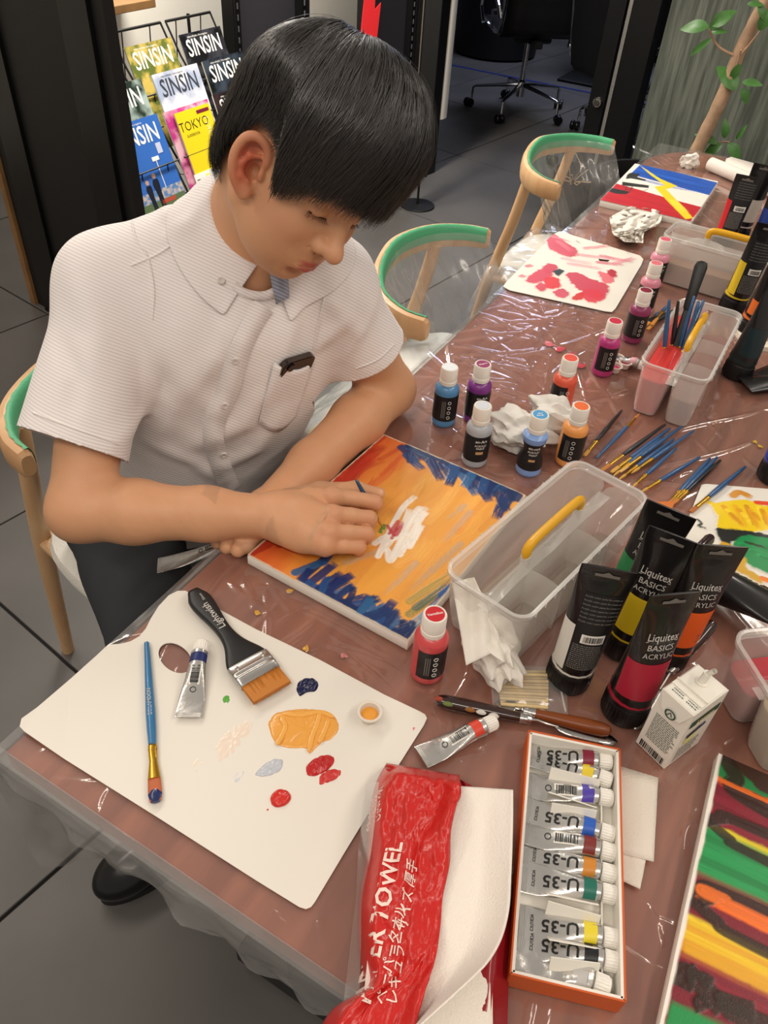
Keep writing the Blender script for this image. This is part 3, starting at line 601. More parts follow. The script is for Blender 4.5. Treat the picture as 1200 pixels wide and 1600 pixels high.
def polygonize(sdf, lo, hi, h, B=8):
    lo = np.asarray(lo, float); nb = np.ceil((np.asarray(hi)-lo)/(h*B)).astype(int); n = nb*B
    g = np.stack(np.meshgrid(*[np.arange(x) for x in nb], indexing='ij'), -1).reshape(-1, 3)
    cen = lo + (g+.5)*h*B; big = h*B*1.0
    dc = np.full(len(cen), 1.)
    for fn, a, b, k, mode in sdf.ops:
        w = np.nonzero(((cen > a-k-.06) & (cen < b+k+.06)).all(1))[0]
        if not len(w): continue
        q = fn(cen[w])
        if mode == 'u': dc[w] = smin(dc[w], q, k)
        elif mode == 's': dc[w] = -smin(-dc[w], q, k)
    keep = np.nonzero(np.abs(dc) < big+.006)[0]
    D = np.repeat(np.repeat(np.repeat(dc.reshape(nb).astype(np.float32), B, 0), B, 1), B, 2)
    o = np.stack(np.meshgrid(*[np.arange(B)]*3, indexing='ij'), -1).reshape(-1, 3)
    for c in range(0, len(keep), 1500):
        kb = keep[c:c+1500]; idx = g[kb][:, None, :]*B + o[None]; D[idx[..., 0], idx[..., 1], idx[..., 2]] = sdf.ev(lo + idx*h)
    ins = D < 0; cs = ins[:-1, :-1, :-1].astype(np.int8)
    for a, b, c in ((1, 0, 0), (0, 1, 0), (0, 0, 1), (1, 1, 0), (1, 0, 1), (0, 1, 1), (1, 1, 1)):
        cs = cs + ins[a:n[0]-1+a, b:n[1]-1+b, c:n[2]-1+c]
    I = np.argwhere((cs > 0) & (cs < 8)); acc = np.zeros((len(I), 3)); cnt = np.zeros(len(I))
    cor = [(0, 0, 0), (1, 0, 0), (0, 1, 0), (1, 1, 0), (0, 0, 1), (1, 0, 1), (0, 1, 1), (1, 1, 1)]
    val = [D[I[:, 0]+a, I[:, 1]+b, I[:, 2]+c] for a, b, c in cor]
    for p, q in ((0, 1), (2, 3), (4, 5), (6, 7), (0, 2), (1, 3), (4, 6), (5, 7), (0, 4), (1, 5), (2, 6), (3, 7)):
        x = (val[p] < 0) != (val[q] < 0); t = np.where(x, val[p]/np.where(x, val[p]-val[q], 1), 0)
        pp = np.array(cor[p]); qq = np.array(cor[q]); acc += x[:, None]*(pp + t[:, None]*(qq-pp)); cnt += x
    V = lo + (I + acc/cnt[:, None])*h
    lut = np.full(cs.shape, -1, np.int32); lut[I[:, 0], I[:, 1], I[:, 2]] = np.arange(len(I)); Q = []
    for ax in range(3):
        sl = [slice(None)]*3; s2 = [slice(None)]*3; sl[ax] = slice(0, -1); s2[ax] = slice(1, None)
        e = np.argwhere(ins[tuple(sl)] != ins[tuple(s2)]); u, v = (ax+1) % 3, (ax+2) % 3
        e = e[(e[:, u] > 0) & (e[:, v] > 0) & (e[:, u] < n[u]-1) & (e[:, v] < n[v]-1)]
        du = np.eye(3, dtype=int)[u]; dv = np.eye(3, dtype=int)[v]
        q = np.stack([lut[tuple((e-du-dv).T)], lut[tuple((e-dv).T)], lut[tuple(e.T)], lut[tuple((e-du).T)]], 1)
        fl = ~ins[tuple(e.T)]; q[fl] = q[fl][:, ::-1]; Q.append(q)
    Q = np.vstack(Q); Q = Q[(Q >= 0).all(1)]
    return V, Q
def relax(V, Q, it=1, w=.5, lock=None):
    for _ in range(it):
        S_ = np.zeros_like(V); N_ = np.zeros(len(V))
        for a, b in ((0, 1), (1, 2), (2, 3), (3, 0)):
            for x, y in ((a, b), (b, a)):
                np.add.at(S_, Q[:, x], V[Q[:, y]]); np.add.at(N_, Q[:, x], 1)
        V2 = V + w*(S_/np.maximum(N_, 1)[:, None]-V); V = V2 if lock is None else np.where(lock[:, None], V, V2)
    return V
def compact(V, Q):
    u, inv = np.unique(Q, return_inverse=True); return V[u], inv.reshape(Q.shape), u
def norm(v): v = np.asarray(v, float); return v/np.linalg.norm(v)
# ------------------------------------------------------------------ pose (metres, room axes)
def euler(y, p, r):
    cy, sy, cp, sp, cr, sr = math.cos(y), math.sin(y), math.cos(p), math.sin(p), math.cos(r), math.sin(r)
    return np.array([[cy, -sy, 0], [sy, cy, 0], [0, 0, 1]])@np.array([[cp, 0, sp], [0, 1, 0], [-sp, 0, cp]])@np.array([[1, 0, 0], [0, cr, -sr], [0, sr, cr]])
HS = .97; HR = euler(-.40, .515, -.462); HC_ = np.array([-.0227, .5815, 1.1558])
def hl(*p): return HR@np.array(p, float)*HS + HC_
shR = at(172, 452, .975); shL = at(512, 446, .968)
elR = at(125, 797, .762); wrR = at(432, 806, .772)
elL = np.array([.022, .77, .768]); wrL = at(412, 800, .738)
neckB = np.array([-.124, .632, 1.035])
PEL = np.array([-.31, .58, .56])
LAT = norm(shL-shR); FWD = norm(np.cross(LAT, [0, 0, 1]))
TORSO = np.stack([FWD, LAT, np.cross(FWD, LAT)], 1)
def tors(yaw, lean):
    return euler(yaw, lean, 0)
# ------------------------------------------------------------------ head, in its own axes: x to the face, y to the left ear, z up
H = SDF()
H.ell((-.006, 0, .045), (.096, .077, .092), k=.01)
H.ell((.030, 0, -.015), (.062, .062, .085), k=.03)
for s in (-1, 1):
    H.cone((.002, s*.052, -.05), (.058, s*.020, -.081), .017, .016, k=.03)
    H.ell((.052, s*.040, -.018), (.034, .027, .034), k=.022)
    H.ell((.045, s*.036, -.055), (.034, .022, .030), k=.022)
H.ell((.068, 0, -.046), (.031, .033, .036), k=.02)
H.ell((.070, 0, -.081), (.016, .021, .016), k=.018)
for s in (-1, 1):
    H.cone((.084, s*.012, .036), (.066, s*.048, .036), .013, .012, k=.015)
    H.ell((.096, s*.034, .017), (.017, .021, .013), k=.016, mode='s')
    H.ell((.0715, s*.033, .0165), (.0150, .0172, .0125), k=.005)
    H.cone((.0860, s*.0215, .0102), (.0790, s*.046, .0118), .0013, .001, k=.002, mode='s')
H.chain([(.088, 0, .028), (.0985, 0, .008), (.108, 0, -.010)], [.0075, .0082, .0105], k=.012)
H.ell((.1125, 0, -.0160), (.0120, .0125, .0105), k=.008)
for s in (-1, 1):
    H.ell((.0955, s*.0135, -.0190), (.0125, .0078, .0092), k=.006)
    H.ell((.0985, s*.0075, -.0285), (.006, .0038, .0055), k=.003, mode='s')
    H.cone((.0845, s*.0215, -.012), (.090, s*.0200, -.026), .0022, .0015, k=.006, mode='s')
H.cone((.0985, 0, -.030), (.0995, 0, -.040), .0022, .003, k=.006, mode='s')
H.chain([(.0850, -.0235, -.0535), (.0915, -.013, -.0515), (.0948, -.004, -.0492), (.0943, 0, -.0499), (.0948, .004, -.0492), (.0915, .013, -.0515), (.0850, .0235, -.0535)], [.0025, .0046, .0054, .0050, .0054, .0046, .0025], k=.005)
H.chain([(.0840, -.0215, -.0555), (.0912, -.012, -.0592), (.0938, 0, -.0605), (.0912, .012, -.0592), (.0840, .0215, -.0555)], [.0025, .0060, .0072, .0060, .0025], k=.005)
H.chain([(.0870, -.0245, -.0540), (.0985, -.012, -.0552), (.1030, 0, -.0550), (.0985, .012, -.0552), (.0870, .0245, -.0540)], [.0008]*5, k=.0022, mode='s')
H.ell((.092, 0, -.0715), (.012, .018, .006), k=.010, mode='s')
def ear(s):
    e = SDF(); G_ = 1.06      # own axes: x forward, z up, y out of the head
    e.ell((0, -.004, .002), (.0185, .0065, .0300), k=.006)
    e.ell((0.002, .006, .004), (.0135, .0080, .0215), k=.005, mode='s')
    rim = [(.0125, .001, .004), (.0155, .004, .016), (.010, .006, .0275), (-.002, .0075, .0325), (-.0125, .0085, .0275), (-.0185, .009, .014), (-.0190, .0085, 0), (-.0155, .0065, -.013), (-.009, .003, -.0235)]
    e.chain(spline(rim, 26), list(np.interp(np.linspace(0, 8, 26), range(9), [.0030, .0036, .0038, .0040, .0041, .0041, .0040, .0038, .0040])), k=.003)
    e.chain([(.006, .003, .014), (-.004, .0050, .012), (-.0105, .0055, .002), (-.0085, .0045, -.010), (-.001, .003, -.0135)], [.0026, .0032, .0034, .0036, .0032], k=.004)
    e.ell((.003, -.001, -.003), (.0068, .010, .0085), k=.003, mode='s')
    e.ell((-.0025, .001, -.0255), (.0085, .0052, .0098), k=.006)
    e.ell((.0118, .0025, -.004), (.0038, .0038, .0062), k=.004)
    for i_, (fn_, lo_, hi_, k_, m_) in enumerate(e.ops): e.ops[i_] = ((lambda f: (lambda P: f(P/G_)*G_))(fn_), lo_*G_, hi_*G_, k_*G_, m_)
    out = np.array([math.sin(.62), s*math.cos(.62), 0]); fwd = np.array([math.cos(.62), -s*math.sin(.62), 0])
    up = norm([-.46, s*.10, 1]); fw2 = norm(fwd - up*(fwd@up)); ou2 = np.cross(up, fw2); ou2 = ou2*(1 if ou2@out > 0 else -1)
    return e, np.stack([fw2, ou2, up], 1), np.array([.008, s*.0815, -.004])
for s in (-1, 1):
    e, R, c = ear(s); H.placed(e, R, c)
body = SDF(); body.placed(H, HR, HC_, HS)
# neck and trunk
body.cone(hl(-.030, 0, -.03), neckB, .053, .060, k=.035)
body.cone(hl(-.055, 0, -.04), neckB+np.array([-.02, .01, 0]), .040, .05, k=.02)
body.cone(shR+[.0, 0, .0], shL, .055, .055, k=.05)
body.cone(neckB, (shR+shL)/2-[0, 0, .02], .07, .09, k=.05)
body.ell((-.185, .595, .86), (.095, .145, .17), TORSO, k=.05)
body.ell((-.25, .59, .66), (.10, .14, .17), tors(-.75, .1), k=.05)
# right arm
def arm(sh, el, wr, k=.02):
    body.cone(sh, el*.55+sh*.45, .054, .046, k=k); body.cone(el*.55+sh*.45, el, .046, .040, k=k)
    body.chain([el, el*.72+wr*.28, el*.35+wr*.65, wr], [.041, .041, .034, .0265], k=k, ki=.02)
arm(shR, elR, wrR); arm(shL, elL, wrL)
hd = norm(wrR-elR)
# right hand: fist around a short brush
zz = dict(i=.797, m=.799, r=.792, p=.778)
MCP = [at(520, 776, .795), at(519, 804, .797), at(513, 832, .790), at(508, 853, .778)]
PIP = [at(586, 785, .779), at(577, 810, .780), at(573, 834, .772), at(561, 855, .762)]
pal = [.0118, .0120, .0115, .0105]
body.chain([wrR, wrR*.6+MCP[1]*.4+[0, 0, .001]], [.0275, .025], k=.02)
body.chain([at(437, 788, .775), at(480, 780, .785), MCP[0]-[0, 0, .003]], [.017, .0165, .0135], k=.016)
body.chain([at(437, 800, .779), at(480, 803, .790), MCP[1]-[0, 0, .003]], [.018, .0165, .0138], k=.016)
body.chain([at(437, 815, .776), at(478, 824, .784), MCP[2]-[0, 0, .003]], [.018, .0165, .0135], k=.016)
body.chain([at(440, 828, .770), at(475, 842, .772), MCP[3]-[0, 0, .003]], [.017, .0160, .0125], k=.016)
body.ell((MCP[1]+MCP[2])/2*.55+wrR*.45-[0, 0, .018], (.036, .034, .016), np.stack([hd, norm(np.cross([0, 0, 1], hd)), [0, 0, 1]], 1), k=.015)
fr = [(.0124, .0106, .0095, .0082), (.0126, .0107, .0095, .0082), (.0122, .0104, .0092, .0080), (.0110, .0095, .0084, .0074)]
back = norm(wrR-MCP[1])
for i in range(4):
    d1 = PIP[i] + np.array([-.003, .010, -.017]) + back*.003; t1 = d1 + back*.018 + np.array([-.003, .008, -.002])
    body.chain([MCP[i], (MCP[i]+PIP[i])/2+[0, 0, .001], PIP[i], d1, t1], [fr[i][0], fr[i][1]*1.02, fr[i][1], fr[i][2], fr[i][3]], k=.0026 if i else .006, ki=.003)
    body.ell(MCP[i]+[0, 0, .003], (.0105, .009, .009), k=.008)
body.chain([at(448, 782, .770), at(500, 768, .766), at(556, 764, .768), at(593, 771, .772)], [.017, .0135, .0105, .0082], k=.006, ki=.008)
# left hand, closed on a tube below the table edge
hL = [(at(388, 853, .734)), (at(372, 859, .732)), (at(355, 854, .728)), (at(341, 847, .722))]
kn = [at(402, 830, .742), at(386, 829, .740), at(369, 828, .734), at(353, 826, .727)]
body.chain([wrL, (kn[0]+kn[1])/2], [.026, .018], k=.015); body.chain([wrL, (kn[2]+kn[3])/2], [.026, .017], k=.015)
for i in range(4):
    tip = hL[i] + np.array([-.010, .014, -.010])
    body.chain([kn[i], hL[i], tip], [.0105, .0098, .0082], k=.005, ki=.003)
body.chain([wrL*.5+kn[0]*.5, at(405, 842, .728), at(390, 848, .722)], [.015, .0115, .009], k=.006)
def skincol(V):
    n = len(V); q = (V-HC_)@HR/HS; base = np.array(lin('#cf9a74')[:3]); C = np.tile(base, (n, 1))
    def mix(col, w): C[:] = C*(1-w[:, None]) + np.array(lin(col)[:3])*w[:, None]
    def g(c, r): return np.exp(-(((q-np.array(c))/np.array(r))**2).sum(1))
    head = (q[:, 2] > -.12) & (np.abs(q[:, 1]) < .12) & (np.abs(q[:, 0]) < .14)
    nz = fbm(V[:, 0]*60+V[:, 2]*31, V[:, 1]*60+V[:, 2]*17, 5, 3); C *= (.95+.10*nz)[:, None]
    for s in (-1, 1):
        mix('#c9856a', .45*g((.06, s*.045, -.02), (.03, .03, .025))*head)
        c = np.array([.004, s*.090, -.004]); mix('#c25a40', np.clip(.95*g(c, (.026, .015, .038)), 0, 1)*head*(np.abs(q[:, 1]) > .073))
    mix('#c48268', .35*g((.112, 0, -.016), (.014, .016, .012))*head)
    lip = np.maximum(g((.097, 0, -.0485), (.014, .0200, .0052)), g((.096, 0, -.0605), (.014, .0190, .0070)))
    mix('#b0504c', np.clip(lip*1.8-.35, 0, .92)*head*(q[:, 0] > .080))
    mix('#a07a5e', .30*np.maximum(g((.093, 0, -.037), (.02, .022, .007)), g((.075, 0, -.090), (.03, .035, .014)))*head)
    for c in ((.112, .004, -.006), (.108, -.006, -.021), (.088, -.02, .012), (.058, -.052, -.005), (.098, -.004, .018)):
        w = np.exp(-((q-np.array(c))**2).sum(1)/.0000013); 
        if c[0] > .09: mix('#3a2018', np.clip(w*.9, 0, .9))
    mix('#e3b49c', .8*np.exp(-((V-at(597, 768, .7805))**2).sum(1)/.000022))
    # knuckles a little redder
    for p in MCP+PIP: mix('#c27a5c', .45*np.exp(-((V-p)**2).sum(1)/.00022))
    return C
def addcol(me, C):
    a = me.color_attributes.new('tone', 'FLOAT_COLOR', 'POINT'); a.data.foreach_set('color', np.concatenate([C, np.ones((len(C), 1))], 1).astype(np.float32).ravel())
M_SKIN = mat('skin', rough=.47, attr='tone', sss=.18, bump=(420, .12, 2), spec=.45)
def makebody():
    parts = []
    for lo, hi, h in ((hl(0, 0, .01)-[.165, .165, .215], hl(0, 0, .01)+.165, .0015),                      # head and neck
                      ([-.40, .20, .70], [.235, .58, .99], .0022)[:2]+(.0016,),               # right arm and hand
                      ([-.11, .36, .66], [.10, .86, .96], .0018),                            # left arm and hand
                      ([-.42, .36, .48], [.10, .86, 1.07], .007)):                           # trunk under the shirt
        parts.append(polygonize(body, lo, hi, h))
    V = []; Q = []; n = 0
    for k, (v, q) in enumerate(parts):
        v = relax(v, q, 2 if k < 3 else 1, .4)
        if k == 3:    # keep only what lies under the shirt, away from head and arms
            f = v[q].mean(1); c = ~((f[:, 2] > .965)); dA = []
            for a, b in ((shR, elR), (shL, elL), (elR, wrR), (elL, wrL)):
                ab = b-a; t = np.clip(((f-a)@ab)/(ab@ab), 0, 1); dd = np.linalg.norm(f-a-t[:, None]*ab, axis=1); c &= ~((dd < .075) & (t > .15))
            q = q[c]
        if k == 0:
            f = (v[q].mean(1)-HC_)@HR; c = v[q].mean(1)[:, 2] > .93; q = q[c]
        if k == 1:
            f = v[q].mean(1); a = shR; ab = elR-shR; t = (f-a)@ab/(ab@ab); q = q[(t > .25)]
        if k == 2:
            f = v[q].mean(1); ab = elL-shL; t = (f-shL)@ab/(ab@ab); far = f[:, 0]*0 + 1; d = np.linalg.norm(f-shL-np.clip(t, 0, 1)[:, None]*ab, axis=1)
            ab2 = wrL-elL; t2 = np.clip((f-elL)@ab2/(ab2@ab2), 0, 1.6); d2 = np.linalg.norm(f-elL-t2[:, None]*ab2, axis=1)
            q = q[((t > .25) & (d < .07)) | (d2 < .085)]; f = v[q].mean(1)
            dr = np.minimum.reduce([np.linalg.norm(f-x, axis=1) for x in (wrR, elR*.5+wrR*.5, elR*.25+wrR*.75)]); 
            ab3 = wrR-elR; t3 = np.clip((f-elR)@ab3/(ab3@ab3), 0, 1.5); d3 = np.linalg.norm(f-elR-t3[:, None]*ab3, axis=1); q = q[d3 > .036]
        if k == 1:           # the other forearm belongs to the next part
            f = v[q].mean(1)
            def seg(pts): return np.min([np.linalg.norm(f-a_-np.clip(((f-a_)@(b_-a_))/((b_-a_)@(b_-a_)), 0, 1)[:, None]*(b_-a_), axis=1) for a_, b_ in zip(pts[:-1], pts[1:])], axis=0)
            dR = np.minimum.reduce([seg([shR, elR, wrR, MCP[j], PIP[j]]) for j in (0, 1, 3)]); q = q[dR <= seg([elL, wrL])+.012]
        v, q, _ = compact(v, q); V.append(v); Q.append(q+n); n += len(v)
    V = np.vstack(V); Q = np.vstack(Q); me = npmesh('body', V, Q, M_SKIN); addcol(me, skincol(V)); return me
person = empty('person', (PEL[0], PEL[1], 0), 0, 'young man in a white short-sleeved shirt bending over his canvas with a small brush', 'person')
def pchild(name, me, label=None):
    o = link(name, me, person, (-PEL[0], -PEL[1], 0))
    if label: o['label'] = label
    return o
pchild('body', makebody())
# ------------------------------------------------------------------ shirt
T0 = TORSO
shirt = SDF()
waist = np.array([-.262, .575, .63]); hem = np.array([-.29, .585, .545])
shirt.ell(hem, (.130, .172, .12), tors(-.62, .05), k=.05)
shirt.ell(waist, (.130, .172, .15), tors(-.66, .12), k=.06)
shirt.ell((-.212, .588, .76), (.132, .172, .15), tors(-.76, .25), k=.06)
shirt.ell((-.168, .590, .875), (.118, .172, .15), tors(-.84, .30), k=.06)
shirt.cone(shR, shL, .062, .060, k=.06)
shirt.cone(neckB+[.0, .0, .0], (shR+shL)/2-[0, 0, .03], .072, .10, k=.05)
shirt.cone(neckB+[-.02, .01, .01], shR+[0, 0, .012], .056, .050, k=.05)
shirt.cone(neckB+[-.02, .01, .01], shL+[0, 0, .008], .056, .046, k=.05)
cuR = shR*.275+elR*.725; cuL = shL*.42+elL*.58
shirt.cone(shR, shR*.22+elR*.78-CR*.022, .061, .074, k=.035)
shirt.cone(shL, shL*.30+elL*.70, .056, .066, k=.035)
# folds: (pixel path with depth found on the cloth) -> gentle ridges along lines in the room
FOLDS = []
def fold(pts, amp, sig): FOLDS.append((np.asarray(pts, float), amp, sig))
def foldfield(P):
    d = np.zeros(P.shape[:-1])
    for pts, amp, sig in FOLDS:
        best = None; n = len(pts)-1
        for i in range(n):
            a = pts[i]; ab = pts[i+1]-a; t = np.clip(((P-a)@ab)/(ab@ab), 0, 1); dist2 = (((P-a)-t[..., None]*ab)**2).sum(-1)
            u = (i+t)/n; w = np.exp(-dist2/sig**2)*np.sin(np.pi*np.clip(u*.9+.05, 0, 1))**.6*1.0
            best = w if best is None else np.maximum(best, w)
        d -= amp*1.5*best
    return d
def onshirt(px, py):
    """first meeting of a sight line with the cloth"""
    r = ray(px, py); t = .55; r = r/np.linalg.norm(r)
    for _ in range(80):
        d = shirt.ev((CAM + r*t)[None, None])[0, 0]
        if d < .0005: break
        t += min(max(d*.8, .0005), .05)
    return CAM + r*t
def surfline(pp): return np.array([onshirt(*p) for p in pp])
for pp, a, sg in ([((232, 470), (250, 540), (222, 640), (180, 690)), .006, .014], [((205, 440), (262, 560), (330, 640)), .005, .016],
                  [((330, 300), (300, 350), (262, 372)), .004, .010], [((250, 300), (262, 335), (300, 380)), .004, .010],
                  [((470, 440), (450, 520), (440, 560)), .006, .014], [((510, 420), (520, 470), (560, 520)), .005, .012],
                  [((545, 430), (535, 500), (500, 540)), .006, .010], [((380, 480), (340, 560), (270, 620)), .005, .018],
                  [((330, 450), (350, 560), (330, 640)), -.004, .016], [((420, 600), (380, 660), (300, 700)), .006, .016], [((440, 640), (400, 700), (330, 735)), .006, .014],
                  [((120, 430), (150, 520), (140, 600)), .005, .018], [((90, 520), (120, 590), (110, 650)), -.004, .014], [((280, 520), (290, 600), (250, 680)), .006, .016],
                  [((585, 470), (560, 520), (540, 560)), .004, .010], [((230, 690), (300, 720), (345, 750)), .005, .012], [((150, 330), (170, 300), (215, 290)), .004, .012]):
    fold(surfline(pp), a, sg)
def wr(P):
    n = fbm(P[..., 0]*9+P[..., 2]*7, P[..., 1]*9-P[..., 2]*5, 31, 3)-.5
    return foldfield(P) - .009*n
shirt.op(wr, [-1, 0, .3], [1, 1.2, 1.3], .01, 'd')
def cutsheet(V, Q, cuts):
    """keep the side where each field is negative; the rim is moved onto the cut so hems run clean"""
    for f, nrm in cuts:
        g = f(V); gq = g[Q]; keep = (gq < 0).any(1) & ~((gq > .015).any(1)) & ~((gq <= -1).any(1) & (gq > 0).any(1)); Q = Q[keep]; out = g > 0
        used = np.zeros(len(V), bool); used[Q.ravel()] = True; mv = out & used
        V[mv] = V[mv] - nrm(V[mv])*g[mv][:, None]
    return V, Q
def plane(p, n, lim=None):
    p = np.asarray(p, float); n = norm(n)
    def f(V):
        g = (V-p)@n
        if lim is not None: g = np.where(lim(V), g, -1)
        return g
    return f, (lambda V: np.tile(n, (len(V), 1)))
def near(a, b, r): 
    a = np.asarray(a); ab = np.asarray(b)-a
    def l(V):
        t = np.clip(((V-a)@ab)/(ab@ab), 0, 1); return (np.linalg.norm(V-a-t[:, None]*ab, axis=1) < r) & (((V-a)@ab)/(ab@ab) > .45)
    return l
SV, SQ = polygonize(shirt, [-.48, .27, .50], [.12, .90, 1.13], .0034)
SV = relax(SV, SQ, 2, .4)
upN = norm(hl(-.03, 0, .0)-neckB)
collar_c = neckB + upN*.022
SV, SQ = cutsheet(SV, SQ, [plane(cuR, norm(elR-shR)-CR*.20, near(shR, elR, .14)), plane(cuL, norm(elL-shL), near(shL, elL, .12)),
                           plane(hem-[0, 0, .03], (0, 0, -1)), plane(collar_c, upN, lambda V: np.linalg.norm(V-collar_c, axis=1) < .11)])
SV, SQ, _ = compact(SV, SQ)
def cloth(name, col, stripe=None, rough=.8):
    m = mat(name, col, rough, sheen=.15); N = m.node_tree.nodes; L = m.node_tree.links; b = N['Principled BSDF']
    tc = N.new('ShaderNodeTexCoord'); vm = N.new('ShaderNodeVectorMath'); vm.operation = 'DOT_PRODUCT'; vm.inputs[1].default_value = (.07, .60, .80); L.new(tc.outputs['Object'], vm.inputs[0])
    ml = N.new('ShaderNodeMath'); ml.operation = 'MULTIPLY'; ml.inputs[1].default_value = 2*math.pi/.0042; L.new(vm.outputs['Value'], ml.inputs[0])
    sn = N.new('ShaderNodeMath'); sn.operation = 'SINE'; L.new(ml.outputs[0], sn.inputs[0]); w = N.new('ShaderNodeMapRange'); w.inputs[1].default_value = -1; L.new(sn.outputs[0], w.inputs[0])
    cr = N.new('ShaderNodeValToRGB'); cr.color_ramp.elements[0].position = .25; cr.color_ramp.elements[1].position = .6
    cr.color_ramp.elements[0].color = lin(stripe or col); cr.color_ramp.elements[1].color = lin(col); L.new(w.outputs[0], cr.inputs[0]); L.new(cr.outputs[0], b.inputs['Base Color'])
    bp = N.new('ShaderNodeBump'); bp.inputs['Strength'].default_value = .25; bp.inputs['Distance'].default_value = .0006; L.new(w.outputs[0], bp.inputs['Height']); L.new(bp.outputs[0], b.inputs['Normal'])
    b.inputs['Subsurface Weight'].default_value = 0
    return m
M_SHIRT = cloth('striped_white_cotton', '#efe9e6', '#dcd4d3')
M_LINING = cloth('blue_grey_striped_lining', '#a9adbd', '#7f879c')
sh = pchild('shirt', npmesh('shirt', SV, SQ, M_SHIRT)); md = sh.modifiers.new('thickness', 'SOLIDIFY'); md.thickness = .0018; md.offset = -1
def cuffband(name, c, n, R):
    pass
# seams, hem stitching and placket: narrow strips lying on the cloth
def strip(name, pp, w, m, lift=.0012, n=40, parent=sh, off=None):
    P = surfline([tuple(p) for p in spline(pp, n)])
    P = P[np.abs(shirt.ev(P[None])[0]) < .003]
    t = np.gradient(P, axis=0); v = CAM-P; g = []
    for p in P:
        e = .002; f = lambda q: shirt.ev(np.asarray(q)[None, None])[0, 0]
        g.append(norm([f(p+[e, 0, 0])-f(p-[e, 0, 0]), f(p+[0, e, 0])-f(p-[0, e, 0]), f(p+[0, 0, e])-f(p-[0, 0, e])]))
    g = np.array(g); b = np.cross(g, t); b /= np.linalg.norm(b, axis=1)[:, None]
    rows = [P-b*w/2-g*.001, P-b*w/2+g*lift, P+b*w/2+g*lift, P+b*w/2-g*.001]
    o = sheet(name, np.stack(rows, 1), m); o.parent = parent; o.location = (0, 0, 0); return o
strip('placket', [(412, 478), (398, 500), (378, 540), (366, 575), (356, 610), (338, 650), (334, 690), (350, 740), (362, 765)], .030, M_SHIRT, .0022, 60)
strip('seam', [(213, 296), (205, 330), (212, 372), (230, 400), (240, 450), (238, 500)], .003, M_SHIRT, .0011)
strip('seam', [(205, 415), (250, 395), (300, 358)], .003, M_SHIRT, .0011, 24)
strip('seam', [(510, 408), (512, 440), (503, 480), (495, 520), (490, 545)], .003, M_SHIRT, .0011, 24)
strip('neck_band', [(366, 446), (376, 455), (388, 460), (402, 462), (416, 461), (430, 455)], .011, M_SHIRT, .0045, 30)
strip('hem_stitch', [(52, 645), (90, 660), (140, 678), (186, 694)], .0022, M_SHIRT, .0011, 26)
strip('hem_stitch', [(556, 576), (590, 562), (616, 538)], .0022, M_SHIRT, .0011, 20)
M_BUTTON = mat('button_white', '#d8d0cc', .35)
def button(px, py, s=.0052, parent=sh):
    p = onshirt(px, py); e = .002; f = lambda q: shirt.ev(np.asarray(q)[None, None])[0, 0]
    g = norm([f(p+[e, 0, 0])-f(p-[e, 0, 0]), f(p+[0, e, 0])-f(p-[0, e, 0]), f(p+[0, 0, e])-f(p-[0, 0, e])])
    b = MB(); b.lathe([(0.0001, .0002), (s*.55, .0002), (s*.6, .0014), (s*.9, .0014), (s, .0008), (s, -.0015)], 14, cap=False)
    for k in range(4): b.lathe([(.0006, .0006), (.0001, .0008)], 6, (.0014*math.cos(.8+k*1.571), .0014*math.sin(.8+k*1.571), 0))
    o = b.build('button', M_BUTTON, parent); o.matrix_local = frame(p+g*.0032, np.cross(g, [.3, .2, .9]), g)
for p in ((367, 562), (352, 632), (350, 709)): button(*p)
# pocket with the phone in it
pk = [(428, 566), (446, 576), (470, 576), (492, 562)]
def pocketpt(u, v):
    top = spline(pk, 9)[int(round(u*8))]; bot = spline([(404, 660), (420, 672), (440, 672), (462, 650)], 9)[int(round(u*8))]
    return top*(1-v)+bot*v
PG = []
for i in range(13):
    row = []
    for j in range(9):
        p = onshirt(*pocketpt(j/8, i/12)); t = norm(CAM-p); row.append(p + t*(.0022+.0095*math.sin(math.pi*j/8)**.5*max(0, 1-i/7)))
    PG.append(row)
o = sheet('pocket', np.array(PG), M_SHIRT); o.parent = sh; md = o.modifiers.new('thickness', 'SOLIDIFY'); md.thickness = .0014
# ------------------------------------------------------------------ collar
ax = upN; e1 = norm(FWD - ax*(FWD@ax)); e2 = np.cross(ax, e1)      # e1 to the front, e2 to his left
def ringpt(a, r, h, sx=1.0): return neckB + ax*h + (e1*math.cos(a)*sx + e2*math.sin(a))*r
def collarleaf():
    rows = []
    n = 61
    for i in range(n):
        a = math.pi*.975*(2*i/(n-1)-1) + math.pi       # from the front round the nape to the front
        fr = abs(2*i/(n-1)-1)                          # 0 at the nape, 1 at the throat
        ro = []
        for v in np.linspace(0, 1, 12):
            if v < .35:      # stand, rising to the fold
                q = v/.35; p = ringpt(a, .056+.003*q, .006+(.040-.012*fr**2)*q, 1.04)
            else:            # fall, turned down over the shirt
                q = (v-.35)/.65; w = (.050+.030*fr**4)*(1 if math.sin(a) < 0 else 1-.45*min(1, math.sin(a)*3))
                base = ringpt(a, .0595, .046-.012*fr**2, 1.04); out = e1*math.cos(a)+e2*math.sin(a)
                bow = math.sin(min(q*2.2, 1)*math.pi/2)
                p = base + out*(.007*bow+.042*q) - ax*(w*q*(.82)) + e2*math.copysign(1, math.sin(a))*(.034*q*fr**5) + np.array([0, 0, .004*math.sin(q*3.1)])
                for _ in range(4):
                    d = shirt.ev(p[None, None])[0, 0]
                    if d < .0045: p = p + out*(.0045-d)*.5 + ax*(.0045-d)*.7
            ro.append(p)
        rows.append(ro)
    return np.array(rows)
CG = collarleaf()
co = sheet('collar', CG, M_SHIRT); co.parent = sh; md = co.modifiers.new('thickness', 'SOLIDIFY'); md.thickness = .002
